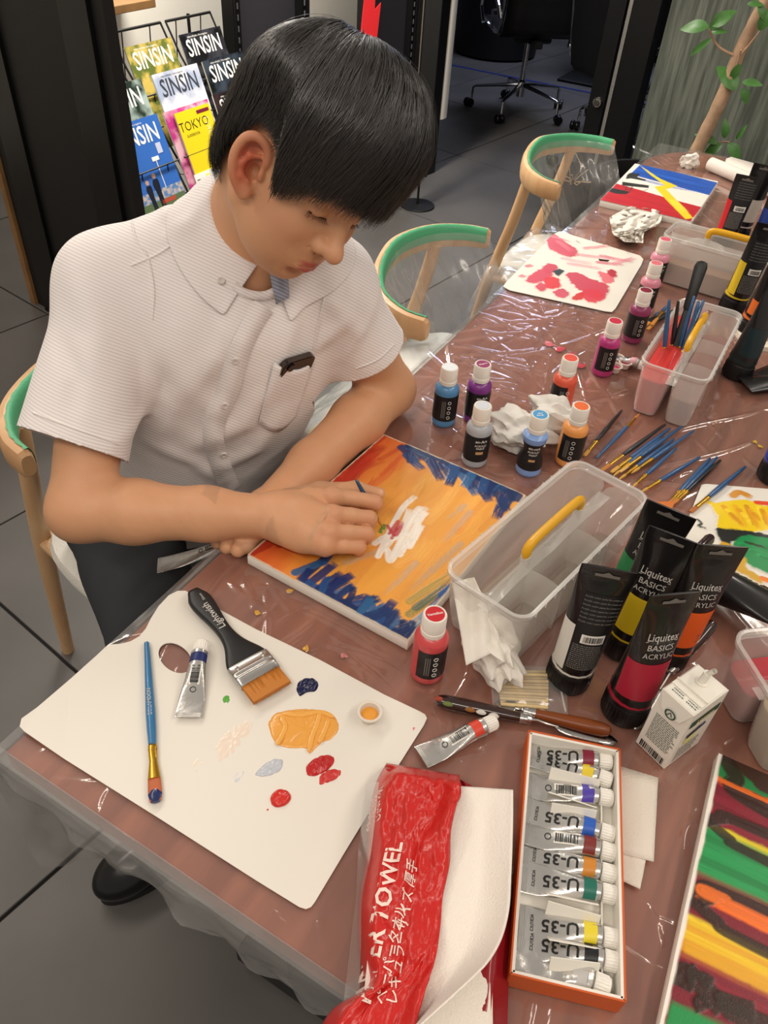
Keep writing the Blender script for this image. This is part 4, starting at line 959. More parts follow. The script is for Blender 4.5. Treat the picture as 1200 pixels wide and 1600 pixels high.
md = co.modifiers.new('smooth', 'SUBSURF'); md.levels = 1; md.render_levels = 1
st = np.array([[ringpt(a, .0555-.002*h/.02, h, 1.04) for h in np.linspace(-.012, .030-.008*abs(math.cos(a)), 6)] for a in np.linspace(-1.25, 1.25, 26)])
o = sheet('collar_stand', st, M_SHIRT); o.parent = sh; o.modifiers.new('t', 'SOLIDIFY').thickness = .0015
lp = [[(420, 424), (434, 428), (447, 432)], [(424, 446), (437, 450), (449, 455)], [(431, 478), (441, 474), (450, 468)]]
lq = np.array([[onshirt(*p) for p in r] for r in lp]); lq += np.array([.010, -.010, .012])*np.array([.5, 1.0, .5])[None, :, None]
o = sheet('collar_lining', lq, M_LINING); o.parent = sh; o['label'] = 'blue-grey striped inside of the collar'; o.modifiers.new('t', 'SOLIDIFY').thickness = .0015
cg = CG.reshape(-1, 3); dv = cg-CAM; pz = dv@CW; sx_, sy_ = 600+F*(dv@CR)/pz, 800-F*(dv@CU)/pz; bp_ = cg[np.argmin((sx_-341)**2+(sy_-438)**2)]
b = MB(); b.lathe([(.0001, .0003), (.0030, .0002), (.0032, .0012), (.0046, .0012), (.0050, .0006), (.0050, -.001)], 14, cap=False); o = b.build('button', M_BUTTON, sh); o.matrix_local = frame(bp_+norm(CAM-bp_)*.003, np.cross(norm(CAM-bp_), [.2, .1, .9]), norm(CAM-bp_)*.6+np.array([-.1, -.2, .6]))
# ------------------------------------------------------------------ trousers and shoes
tr = SDF(); hipR = np.array([-.355, .475, .54]); hipL = np.array([-.27, .66, .54]); knR = np.array([-.01, .245, .555]); knL = np.array([.13, .60, .555])
anR = np.array([-.045, .27, .10]); anL = np.array([.10, .66, .10])
tr.ell(PEL-[0, 0, .03], (.135, .18, .11), tors(-.5, 0), k=.04)
for h_, k_, a_ in ((hipR, knR, anR), (hipL, knL, anL)):
    tr.cone(h_, k_, .092, .070, k=.05); tr.chain([k_, k_*.4+a_*.6, a_], [.068, .060, .055], k=.03)
def trf(P): return -.010*(fbm(P[..., 0]*14+P[..., 2]*6, P[..., 1]*14-P[..., 2]*9, 77, 3)-.5) - .004*np.sin(P[..., 0]*60+P[..., 1]*40+9*fbm(P[..., 0]*6, P[..., 1]*6, 3, 2))*np.exp(-((P-knR)**2).sum(-1)/.03)
tr.op(trf, [-1, 0, 0], [1, 1.2, 1], .01, 'd')
TV, TQ = polygonize(tr, [-.50, .13, .04], [.24, .82, .70], .006); TV = relax(TV, TQ, 2, .4)
TV, TQ = cutsheet(TV, TQ, [plane((0, 0, .075), (0, 0, -1)), plane((0, 0, .665), (0, 0, 1))]); TV, TQ, _ = compact(TV, TQ)
M_TROUSER = mat('dark_grey_trousers', '#35373a', .9, bump=(900, .15, 2), spec=.2)
pchild('trousers', npmesh('trousers', TV, TQ, M_TROUSER), 'dark grey trousers').modifiers.new('thickness', 'SOLIDIFY').thickness = .002
M_SHOE = mat('black_shoe_leather', '#0d0d0e', .22, bump=(60, .08, 2)); M_SOLE = mat('black_rubber', '#161616', .6)
def shoe(toe, heel):
    toe = np.array(toe, float); heel = np.array(heel, float); d = norm(toe-heel); L = np.linalg.norm(toe-heel)
    R = np.stack([d, np.cross([0, 0, 1], d), [0, 0, 1]], 1); s_ = SDF(); loc = SDF()
    loc.ell((L*.80, 0, .034), (.062, .043, .034), k=.03); loc.ell((L*.5, 0, .042), (.10, .040, .040), k=.04); loc.ell((.045, 0, .050), (.048, .036, .052), k=.03); loc.cone((.06, 0, .06), (.055, 0, .10), .040, .042, k=.02)
    s_.placed(loc, R, np.array([heel[0], heel[1], .012]))
    v, q = polygonize(s_, np.minimum(toe, heel)-[.07, .07, -.02][0], np.maximum(toe, heel)+[.07, .07, .16], .004); v[:, 2] = np.maximum(v[:, 2], .016)
    o = pchild('shoe', npmesh('shoe', v, q, M_SHOE))
    b = MB(); P = []
    for i in range(40):
        a = 2*math.pi*i/40; c = math.cos(a); w = (.046 if c > 0 else .039)*(1-.10*math.exp(-((c+.1)/.3)**2)); P.append((L/2+c*(L/2+.004), math.sin(a)*w))
    b.prism(P, 0, .017); so = b.build('sole', M_SOLE, o); so.matrix_local = Matrix([[R[0][0], R[0][1], 0, heel[0]], [R[1][0], R[1][1], 0, heel[1]], [0, 0, 1, 0.001], [0, 0, 0, 1]])
shoe((-.120, .080, 0), (-.038, .330, 0)); shoe((.20, .50, 0), (.05, .73, 0))
# ------------------------------------------------------------------ hair: a cap with strands combed over it
hcen = np.array([-.006, 0, .045]); pole = norm([-.42, .10, .90]); f1 = norm(np.array([1, 0, 0])-pole*pole[0]); f2 = np.cross(pole, f1)
edge = [(.112, .0, .050), (.1075, -.020, .049), (.099, -.038, .048), (.088, -.054, .044), (.076, -.066, .037), (.064, -.075, .026), (.054, -.078, .014), (.046, -.080, .008), (.039, -.081, .018), (.030, -.082, .038), (.004, -.084, .048), (-.018, -.084, .042), (-.034, -.080, .012), (-.046, -.070, -.030), (-.062, -.045, -.066), (-.072, 0, -.076)]
edge = edge + [(x, -y, z) for x, y, z in edge[-2:0:-1]]
EP = np.array(edge)-hcen; EPH = np.arctan2(EP@f2, EP@f1); ETH = np.arccos(np.clip((EP@pole)/np.linalg.norm(EP, axis=1), -1, 1)); ER = np.linalg.norm(EP, axis=1)
o_ = np.argsort(EPH); EPH, ETH, ER = EPH[o_], ETH[o_], ER[o_]
def pint(ph, y): return np.interp((ph+math.pi) % (2*math.pi)-math.pi, np.concatenate([EPH-2*math.pi, EPH, EPH+2*math.pi]), np.tile(y, 3))
def hairpt(ph, u, off=0):
    """ph: azimuth round the whorl, u: 0 at the whorl to 1 at the hair's edge"""
    th = u*pint(ph, ETH); d = np.cos(th)[..., None]*pole + np.sin(th)[..., None]*(np.cos(ph)[..., None]*f1 + np.sin(ph)[..., None]*f2)
    Re = 1/np.sqrt(((d/np.array([.096, .077, .092]))**2).sum(-1)); fr = np.clip(np.cos(ph), 0, 1)
    T = .021 + .016*np.sin(np.clip(u, 0, 1)*math.pi)**.8 + .010*fr*np.sin(np.clip(u, 0, 1)*math.pi*.9)
    back = np.clip(-np.cos(ph), 0, 1); T = T - .024*back*u**.7
    s = np.clip((u-.62)/.38, 0, 1); s = s*s*(3-2*s); R = (Re+T)*(1-s) + (pint(ph, ER)+.006)*s
    return (d*(R+off)[..., None] + hcen)@HR.T*HS + HC_
M_HAIR = mat('black_hair', '#1d1814', .33, spec=.9); M_HAIRCAP = mat('hair_underlayer', '#0b0908', .6)
PH, U = np.meshgrid(np.linspace(0, 2*math.pi, 145), np.linspace(.002, .985, 60), indexing='ij')
G = hairpt(PH, U, -.004 - .007*np.clip((U-.75)/.25, 0, 1))
hair = sheet('hair', G, M_HAIRCAP); hair.parent = person; hair.location = (-PEL[0], -PEL[1], 0)
rng = np.random.default_rng(11); NS = 18000; K = 11
ph0 = rng.uniform(-math.pi, math.pi, NS); nc = rng.choice([19, 27, 41], NS); cl = np.round(ph0*nc)/nc; u0 = rng.uniform(0, .72, NS)**1.25; ln = rng.uniform(.35, .75, NS); u1 = np.minimum(u0+ln, rng.normal(1.0, .03, NS)+.035*np.sin(cl*83))
fringe = rng.random(NS) < .45; u0[fringe] = rng.uniform(.2, .6, fringe.sum()); u1[fringe] = rng.normal(1.0, .025, fringe.sum())+.03*np.sin(cl[fringe]*83)
t = np.linspace(0, 1, K)[None]; u = u0[:, None] + (u1-u0)[:, None]*t
cm = .5*t**1.5; swirl = .30*(1-u)**2 - .34*np.sin(ph0)[:, None]*u**1.5*(1-u)*2.2
wob = (fbm(ph0*9, u0*6, 4, 2)[:, None]-.5)*.7*t
ph = ph0[:, None]*(1-cm) + cl[:, None]*cm + swirl + wob + rng.normal(0, .11, NS)[:, None]*t
lay = rng.uniform(-.0035, .0022, NS); lay[rng.random(NS) < .02] += .003
lift = lay[:, None] + .0035*np.sin(cl*57)[:, None]*np.sin(math.pi*np.clip(u, 0, 1)) + rng.normal(0, .0028, NS)[:, None]*t**2
HP = hairpt(ph, np.clip(u, 0, 1.06), lift)
tg = np.gradient(HP, axis=1); tg /= np.linalg.norm(tg, axis=2)[..., None]; cen = hcen@HR.T*HS+HC_; nn = HP-cen; nn /= np.linalg.norm(nn, axis=2)[..., None]; bb = np.cross(tg, nn); bb /= np.maximum(np.linalg.norm(bb, axis=2)[..., None], 1e-6); nn = np.cross(bb, tg)
rad = (.00048*(1-.75*t**2.5))[..., None]*rng.uniform(.7, 1.2, NS)[:, None, None]
SVv = np.stack([HP + bb*rad, HP + nn*rad*.8, HP - bb*rad], 2)          # NS,K,3,3
I = np.arange(NS*K*3).reshape(NS, K, 3)
Qh = np.concatenate([np.stack([I[:, :-1, a], I[:, 1:, a], I[:, 1:, b], I[:, :-1, b]], -1).reshape(-1, 4) for a, b in ((0, 1), (1, 2))])
so = link('hair_strands', npmesh('hair_strands', SVv.reshape(-1, 3), Qh, M_HAIR), hair); so['kind'] = 'stuff'
# eyelashes
for s in (-1, 1):
    b = MB(); b.tube([hl(.0868-.0085*q**1.6-.001*(1-q), s*(.0195+.028*q), .0116-.0005*q) for q in np.linspace(0, 1, 9)], [.0004]+[.0007]*7+[.0004], 5)
    for k in range(19):
        q = k/18; y = s*(.0205+.027*q); x = .0868-.0085*q**1.6-.001*(1-q); z = .0112-.0005*q; o_s = s*(q-.35)*.012; g = .75+.5*random.random()
        b.tube([hl(x, y, z), hl(x+.0038*g, y+o_s*.5, z-.0032*g), hl(x+(.0075-.003*q)*g, y+o_s, z-.0030*g)], [.00034, .00024, .00006], 4)
    me = b.mesh('eyelashes', mat('lash', '#120d0a', .6)); pchild('eyelashes', me)['kind'] = 'stuff'
# =================================================================== PAINTED SURFACES
# a tiny brush engine: colour and paint thickness on a fine grid, later the vertices of the painted top
class Paint:
    def __init__(s, O, ex, ey, w, h, res, base):
        """O corner, ex/ey unit edges, w x h metres"""
        s.O, s.ex, s.ey, s.w, s.h, s.res = np.asarray(O, float), np.asarray(ex, float), np.asarray(ey, float), w, h, res
        nx, ny = int(w/res)+1, int(h/res)+1
        s.x, s.y = np.meshgrid(np.linspace(0, w, nx), np.linspace(0, h, ny), indexing='ij')
        s.C = np.ones((nx, ny, 3))*np.array(lin(base)[:3]); s.H = np.zeros((nx, ny)); s.z = s.O[2]
    def l(s, px, py):
        p = at(px, py, s.z)-s.O; return np.array([p@s.ex, p@s.ey])
    def mix(s, m, col, hh=0):
        c = np.array(lin(col)[:3]) if isinstance(col, str) else col
        s.C = s.C*(1-m[..., None]) + c*m[..., None]; s.H = s.H*(1-m) + np.maximum(s.H, hh)*m if hh else s.H
    def poly(s, pts, col, rough=.0015, soft=.0012, op=1.0, hh=0, seed=1, loc=False, sm=False):
        P = np.array([p if loc else s.l(*p) for p in pts])
        if sm: k_ = len(P); P = spline(np.vstack([P[-2:], P, P[:3]]), 5*(k_+5)+1)[10:10+5*k_]
        x = s.x + rough*2*(fbm(s.x*160, s.y*160, seed, 3)-.5); y = s.y + rough*2*(fbm(s.x*160+9, s.y*160, seed+5, 3)-.5)
        ins = np.zeros(x.shape, bool); d = np.full(x.shape, 9.)
        for i in range(len(P)):
            a, b_ = P[i], P[(i+1) % len(P)]; c = ((a[1] > y) != (b_[1] > y)); 
            with np.errstate(divide='ignore', invalid='ignore'): xi = (b_[0]-a[0])*(y-a[1])/(b_[1]-a[1])+a[0]
            ins ^= c & (x < xi); ab = b_-a; t = np.clip(((x-a[0])*ab[0]+(y-a[1])*ab[1])/max(ab@ab, 1e-12), 0, 1); d = np.minimum(d, np.hypot(x-a[0]-t*ab[0], y-a[1]-t*ab[1]))
        m = np.clip(.5+np.where(ins, d, -d)/(2*soft), 0, 1)*op; s.mix(m, col, hh); return m
    def stroke(s, pts, w, col, op=.95, dry=.35, hh=.0004, seed=0, loc=False, edge=.25, fade=.15):
        P = spline([p if loc else s.l(*p) for p in pts], max(8, 6*len(pts))) if len(pts) > 2 else np.array([p if loc else s.l(*p) for p in pts])
        best = np.full(s.x.shape, 9.); U = np.zeros_like(best); D = np.zeros_like(best); tot = len(P)-1
        lo, hi = P.min(0)-w, P.max(0)+w; i0, i1 = np.searchsorted(s.x[:, 0], [lo[0], hi[0]]); j0, j1 = np.searchsorted(s.y[0], [lo[1], hi[1]])
        if i1 <= i0 or j1 <= j0: return
        x, y = s.x[i0:i1, j0:j1], s.y[i0:i1, j0:j1]; best = np.full(x.shape, 9.); U = np.zeros(x.shape); D = np.zeros(x.shape)
        for i in range(tot):
            a = P[i]; ab = P[i+1]-a; L2 = max(ab@ab, 1e-12); t = np.clip(((x-a[0])*ab[0]+(y-a[1])*ab[1])/L2, 0, 1); dx, dy = x-a[0]-t*ab[0], y-a[1]-t*ab[1]; d = np.hypot(dx, dy); sg = np.sign(ab[0]*dy-ab[1]*dx)
            w_ = d < best; best = np.where(w_, d, best); U = np.where(w_, (i+t)/tot, U); D = np.where(w_, sg*d, D)
        q = D/(w/2); br = fbm(q*6+seed*13, U*2.2+seed, seed, 3); ed = np.clip((1-np.abs(q)-edge*.6*(fbm(U*14+seed, q*0+seed, seed+3, 2)-.3))/edge, 0, 1)
        m = ed*np.clip((br-dry*(.35+.65*U**2)*.9)/.16, 0, 1)*op*np.clip((1-U)/max(fade, .01), 0, 1)**.4
        c = np.array(lin(col)[:3]); cc = c*(.82+.36*fbm(q*9+seed*3, U*3, seed+9, 2))[..., None]
        s.C[i0:i1, j0:j1] = s.C[i0:i1, j0:j1]*(1-m[..., None]) + cc*m[..., None]
        s.H[i0:i1, j0:j1] += m*hh*(.4+1.2*fbm(q*7+seed*5, U*2, seed+21, 2))
    def mesh(s, name, m, rel=1.0, off=0.0004):
        P = s.O + s.x[..., None]*s.ex + s.y[..., None]*s.ey + np.array([0, 0, 1])*(np.minimum(s.H, .0011)*rel+off)[..., None]; a, b_ = s.x.shape; I = np.arange(a*b_).reshape(a, b_)
        Q = np.stack([I[:-1, :-1], I[1:, :-1], I[1:, 1:], I[:-1, 1:]], -1).reshape(-1, 4)
        n = np.cross(s.ex, s.ey)[2]; Q = Q if n > 0 else Q[:, ::-1]
        me = npmesh(name, P.reshape(-1, 3)-s.O, Q, m); at_ = me.color_attributes.new('tone', 'FLOAT_COLOR', 'POINT'); C = np.clip(s.C.reshape(-1, 3), 0, 1); at_.data.foreach_set('color', np.concatenate([C, np.ones((len(C), 1))], 1).astype(np.float32).ravel()); return me
M_ACR = mat('acrylic_paint', '#ffffff', .36, attr='tone', spec=.5, bump=(900, .12, 2)); M_CANVAS = mat('bare_canvas', '#e9e3d8', .85, bump=(1100, .35, 2))
def canvas(name, cs, z, label, painter, res=.0011, thick=.018, group=None):
    """stretched canvas whose top corners are given as sight-line pixels: origin, +x corner, +y corner"""
    O, A, B_ = [at(*c, z) if len(c) == 2 else np.array(c, float) for c in cs]; ex = norm(A-O); w = np.linalg.norm(A-O); ey = B_-O; ey = norm(ey - ex*(ey@ex)); h = (B_-O)@ey
    e = empty(name, O-[0, 0, thick], 0, label, 'painting', group)
    # stretcher body: rounded box of bare canvas with folded corners
    b = MB(); R = Matrix(((ex[0], ey[0], 0), (ex[1], ey[1], 0), (0, 0, 1))); c = (ex*w+ey*h)/2
    if np.cross(ex, ey)[2] < 0: R = Matrix(((ex[0], -ey[0], 0), (ex[1], -ey[1], 0), (0, 0, 1)))
    b.box((c[0], c[1], thick/2), (w, h, thick), R, ch=.0022); b.build('stretched_canvas', M_CANVAS, e, smooth=True, sharp=50)
    P = Paint(O+[0, 0, .0002], ex, ey, w, h, res, '#e9e3d8'); painter(P); o = link('painted_face', P.mesh('painted_face', M_ACR), e, (0, 0, thick+.0002)); return e, P
def sunset(P):
    # orange ground, red at the near-left edge, blue strokes along two edges, white flower in the middle
    w, h = P.w, P.h; x, y = P.x, P.y; n = fbm(x*60, y*14, 3, 3)
    P.C[:] = np.array(lin('#e8a244')[:3])*(.92+.16*n)[..., None]
    u = np.clip(1-(x/w)/.42, 0, 1); u = np.clip(u*1.25+(fbm(x*50, y*10, 8, 3)-.5)*.5, 0, 1); P.mix(u*.85, '#d96a2e'); v = np.clip(1-(x/w)/.20+(fbm(x*40, y*9, 12, 3)-.5)*.8, 0, 1); P.mix(v*.9, '#bb2f1d')
    rs_ = np.random.default_rng(3)
    L_ = lambda a, b_: (a*w, b_*h)
    for k in range(46):
        a, b_ = rs_.uniform(.05, .95), rs_.uniform(.02, .95); ln = rs_.uniform(.12, .35); c = ['#eaa84a', '#f0b55c', '#dd8f3c', '#e59a48'][k % 4] if a > .30 else ['#cf4f26', '#dd7733', '#b8321f'][k % 3]
        P.stroke([L_(a, b_), L_(a+rs_.uniform(-.04, .04), b_+ln*.5), L_(a+rs_.uniform(-.03, .03), b_+ln)], rs_.uniform(.008, .020), c, .45, .5, .00015, k, True)
    # pale grey streaks
    for pts in ([(735, 800), (690, 850)], [(650, 880), (600, 930)], [(720, 850), (640, 925)], [(725, 790), (700, 815)], [(540, 880), (610, 855)]): P.stroke(pts, .012, '#b9a58f', .55, .6, .0002, int(pts[0][0]))
    # blue along the upper right edge
    B_ = ['#1d3566', '#234a80', '#152a58', '#2c5d8c', '#1a2f66']
    for k, pts in enumerate([[(628, 700), (655, 722)], [(636, 712), (660, 735)], [(650, 705), (690, 735)], [(640, 700), (668, 712), (700, 722)], [(672, 722), (690, 752)], [(690, 725), (705, 748)], [(700, 728), (740, 745)], [(712, 735), (700, 760)], [(720, 740), (745, 775)], [(735, 742), (770, 758)], [(742, 750), (765, 785)], [(760, 752), (800, 770)], [(770, 760), (792, 800)], [(785, 765), (810, 775)], [(790, 770), (775, 812)], [(800, 772), (782, 800)], [(655, 700), (720, 730), (790, 765)], [(640, 698), (700, 724), (800, 770)]]):
        P.stroke(pts, .017, B_[k % 5], .95, .28, .0005, 40+k, edge=.2)
    # blue along the near lower edge
    for k, pts in enumerate([[(470, 905), (515, 868)], [(462, 895), (505, 878)], [(480, 915), (525, 880)], [(492, 925), (535, 895)], [(505, 880), (515, 865)], [(500, 930), (545, 905)], [(515, 935), (555, 915)], [(520, 915), (552, 898)], [(530, 945), (575, 932)], [(545, 950), (595, 935)], [(550, 965), (590, 932)], [(565, 970), (605, 945)], [(580, 978), (617, 938)], [(590, 985), (620, 950)], [(475, 908), (560, 960), (625, 992)], [(500, 922), (580, 968), (635, 1000)], [(600, 985), (630, 965)], [(610, 992), (650, 975)], [(565, 955), (580, 930)]]):
        P.stroke(pts, .014, B_[(k+2) % 5], .95, .25, .0005, 80+k, edge=.2)
    # olive and blue at the lower right
    for k, (pts, c) in enumerate([([(640, 960), (700, 915)], '#8d8a52'), ([(650, 985), (715, 925)], '#3b5560'), ([(640, 995), (715, 940)], '#1f3f78'), ([(640, 940), (712, 892)], '#b09a55'), ([(650, 950), (720, 900)], '#5b6a58'), ([(660, 965), (712, 912)], '#284a7a'), ([(645, 975), (700, 935)], '#92a0ae'), ([(655, 1000), (705, 960)], '#16306a'), ([(635, 985), (660, 1000)], '#16306a'), ([(690, 930), (725, 900)], '#2a5590')]): P.stroke(pts, .013, c, .85, .5, .0004, 120+k)
    rr_ = np.random.default_rng(21)
    for k in range(26):      # broad dabs over both blue edges
        t = rr_.uniform(0, 1); up_ = k % 2; a = np.array([640, 698])*(1-t)+np.array([812, 772])*t if up_ else np.array([470, 905])*(1-t)+np.array([634, 1000])*t
        d = np.array([rr_.uniform(-14, 10), rr_.uniform(8, 26)]) if up_ else np.array([rr_.uniform(8, 30), -rr_.uniform(6, 34)]); P.stroke([tuple(a), tuple(a+d*.5+rr_.uniform(-3, 3, 2)), tuple(a+d)], rr_.uniform(.010, .018), B_[k % 5], .95, .22, .0005, 220+k, edge=.2)
    for k in range(16):      # deep red along the near-left edge
        a = rr_.uniform(.0, .09); b_ = rr_.uniform(.0, .75); P.stroke([L_(a, b_), L_(a+rr_.uniform(-.02, .05), b_+.12), L_(a+rr_.uniform(0, .05), b_+rr_.uniform(.2, .3))], rr_.uniform(.012, .022), ['#b02a1a', '#c43a1e', '#9e2318'][k % 3], .75, .35, .0002, 260+k, True, fade=.6)
    # white flower with a red heart
    for k, pts in enumerate([[(590, 870), (625, 800), (650, 775)], [(600, 858), (630, 820), (640, 795)], [(605, 860), (612, 875), (640, 820), (668, 793)], [(612, 872), (650, 800), (662, 798)], [(625, 868), (655, 815), (667, 800)], [(640, 855), (660, 820)], [(585, 850), (600, 840), (625, 830)], [(630, 858), (648, 840), (655, 810)], [(598, 848), (640, 832)]]): P.stroke(pts, .011, '#f3ece0', .92, .2, .0008, 160+k)
    for k, pts in enumerate([[(608, 835), (622, 815), (615, 832), (630, 815)], [(605, 822), (618, 838), (630, 818)], [(612, 842), (622, 825)]]): P.stroke(pts, .0055, '#c43a44', .85, .2, .0008, 180+k)
    P.stroke([(595, 832), (600, 822), (598, 830)], .007, '#5d8f3a', .95, .1, .001, 190)
    # ragged bare edge
    d = np.minimum.reduce([x, y, w-x, h-y]); m = np.clip(1-(d-.0025*fbm(x*120, y*120, 55, 3))/.0016, 0, 1); P.mix(m*.8, '#d9c9ae')
M_SIDE = None
canvas('sunset_canvas', [(386.4, 867.5), (637.5, 1003), (606, 681.5)], TH+.0205, 'orange sunset canvas with blue strokes and a white flower, under the young man\'s hand', sunset)
def tricolour(P):
    w, h = P.w, P.h
    P.C[:] = np.array(lin('#eee7dc')[:3])
    P.poly([(1003, 255), (1130, 288), (1111, 306), (1050, 290), (985, 272)], '#1f55b4', .0012, hh=.0002); 
    for k in range(5): P.stroke([(1003-k*3, 262+k*4), (1060-k*2, 277+k*4), (1118-k*2, 291+k*3)], .02, ['#1c4fae', '#2a66c6', '#1a48a0'][k % 3], .6, .45, .0002, 300+k)
    P.poly([(963, 287), (1010, 300), (1050, 312), (1097, 324), (1078, 347), (1010, 333), (936, 314)], '#bf2430', .0015, hh=.0002)
    for k in range(5): P.stroke([(960-k*4, 296+k*4), (1010-k*3, 310+k*4), (1085-k*3, 329+k*4)], .016, ['#c52a33', '#b51f2b'][k % 2], .6, .45, .0002, 320+k)
    P.poly([(999, 258), (1030, 279), (1058, 291), (1041, 296), (1062, 318), (1083, 341), (1071, 343), (1045, 317), (1022, 292), (1039, 290), (1015, 273)], '#e9d02c', .0014, hh=.0003)
    for k in range(4): P.stroke([(1046+k*4, 312+k), (1064+k*4, 332)], .006, '#f3e250', .7, .4, .0002, 340+k)
    # black figure at the left edge
    P.poly([(985, 270), (1000, 272), (996, 277), (1010, 281), (1008, 283), (985, 279), (978, 280), (979, 274)], '#2c2d2a', .0014)
    P.poly([(972, 284), (1014, 290), (1013, 294), (972, 290)], '#2c2d2a', .001); P.poly([(956, 294), (985, 300), (978, 304), (962, 303), (950, 299)], '#2c2d2a', .001)
    for k, pts in enumerate([[(974, 292), (990, 294), (978, 297), (992, 298)], [(980, 291), (976, 298)], [(988, 292), (984, 299)], [(1005, 298), (1013, 296)], [(1003, 300), (1009, 299)]]): P.stroke(pts, .0028, '#262724', .9, .1, .0001, 360+k)
canvas('tricolour_canvas', [(938, 312.5), (1081, 346), (1000, 257.5)], TH+.018, 'blue, white and red canvas crossed by a yellow lightning bolt, far end of the table', tricolour, res=.0016)
def stripes(P):
    w, h = P.w, P.h; x, y = P.x, P.y      # bands run across; px polygons continue past the frame
    O = P.O; 
    far = lambda q: [(a+380, b_+170) if a >= 1195 else (a, b_) for a, b_ in q]
    def band(pl, c, seed, hh=.0003): P.poly(far(pl), c, .0016, .0012, 1, hh, seed)
    P.C[:] = np.array(lin('#7a1626')[:3])
    band([(1120, 1175), (1240, 1224), (1230, 1260), (1116, 1212)], '#1d7c40', 1); band([(1125, 1172), (1260, 1226), (1252, 1256), (1190, 1238), (1150, 1200), (1122, 1185)], '#3b2318', 2)
    band([(1118, 1212), (1240, 1268), (1238, 1280), (1115, 1222)], '#d2601e', 3)
    band([(1102, 1281), (1240, 1345), (1260, 1390), (1200, 1350), (1098, 1292)], '#d9c526', 4); band([(1098, 1290), (1150, 1320), (1240, 1370), (1225, 1440), (1085, 1364)], '#1a8544', 5)
    band([(1082, 1390), (1110, 1392), (1240, 1452), (1236, 1492), (1082, 1402)], '#e8641c', 6)
    band([(1074, 1430), (1140, 1465), (1240, 1540), (1220, 1582), (1066, 1488)], '#e6c420', 7)
    band([(1048, 1560), (1230, 1650), (1220, 1720), (1020, 1720)], '#1c8a48', 8)
    rs_ = np.random.default_rng(8)
    def streaks(p0, p1, q0, q1, cols, n, wd=.02):
        for k in range(n):
            t = k/max(n-1, 1); a = (p0[0]*(1-t)+p1[0]*t, p0[1]*(1-t)+p1[1]*t); b_ = (q0[0]*(1-t)+q1[0]*t, q0[1]*(1-t)+q1[1]*t); b_ = far([b_])[0]; P.stroke([a, ((a[0]+b_[0])/2, (a[1]+b_[1])/2+rs_.uniform(-3, 3)), b_], wd, cols[k % len(cols)], .6, .45, .0003, 400+k+int(p0[1]), fade=.02)
    streaks((1112, 1225), (1104, 1270), (1235, 1285), (1230, 1335), ['#8c1c30', '#6b1120'], 5); streaks((1096, 1298), (1086, 1358), (1240, 1376), (1226, 1430), ['#1f9450', '#17733b', '#2aa45c'], 6)
    streaks((1072, 1440), (1066, 1480), (1238, 1545), (1222, 1572), ['#f0d22c', '#e0b01c', '#d88a1e'], 6); streaks((1060, 1500), (1048, 1550), (1230, 1600), (1225, 1640), ['#8a1a2c', '#701424'], 6); streaks((1086, 1372), (1084, 1384), (1235, 1440), (1235, 1450), ['#8a1a2c', '#701424'], 3)
    K = '#2a1a10'
    for k, (pts, wd) in enumerate([([(1128, 1178), (1150, 1215), (1175, 1255), (1205, 1300)], .020), ([(1102, 1283), (1130, 1280), (1165, 1290), (1215, 1310)], .014), ([(1106, 1284), (1140, 1312), (1180, 1338), (1230, 1372)], .013), ([(1084, 1395), (1100, 1392), (1110, 1398), (1090, 1405)], .02), ([(1100, 1390), (1140, 1400), (1200, 1432), (1240, 1450)], .012), ([(1084, 1410), (1120, 1440), (1170, 1475), (1230, 1520)], .014), ([(1070, 1520), (1064, 1545)], .02), ([(1082, 1520), (1090, 1515)], .014), ([(1090, 1535), (1105, 1550), (1118, 1565), (1130, 1580)], .022), ([(1100, 1530), (1112, 1540)], .015), ([(1130, 1565), (1150, 1572), (1180, 1582)], .018), ([(1095, 1570), (1100, 1580)], .018), ([(1140, 1580), (1200, 1590)], .02)]):
        P.stroke(far(pts), wd, K, .93, .12, .0004, 500+k, edge=.2, fade=.05)
    P.stroke(far([(1096, 1392), (1130, 1408), (1170, 1432), (1220, 1462)]), .016, '#f07522', .8, .25, .0005, 540)
    P.stroke(far([(1116, 1213), (1165, 1238), (1215, 1262)]), .006, '#e8702a', .9, .2, .0003, 541)
    P.mix(np.clip(1-(x-.002-.002*fbm(y*60, x*0, 5, 2))/.0015, 0, 1), '#ece6dc')
canvas('striped_canvas', [(.671, .063, TH+.018), (.913, .075, TH+.018), (.654, .396, TH+.018)], TH+.018, 'canvas striped in green, dark red, yellow and orange with black lines, lower right', stripes, res=.0012)
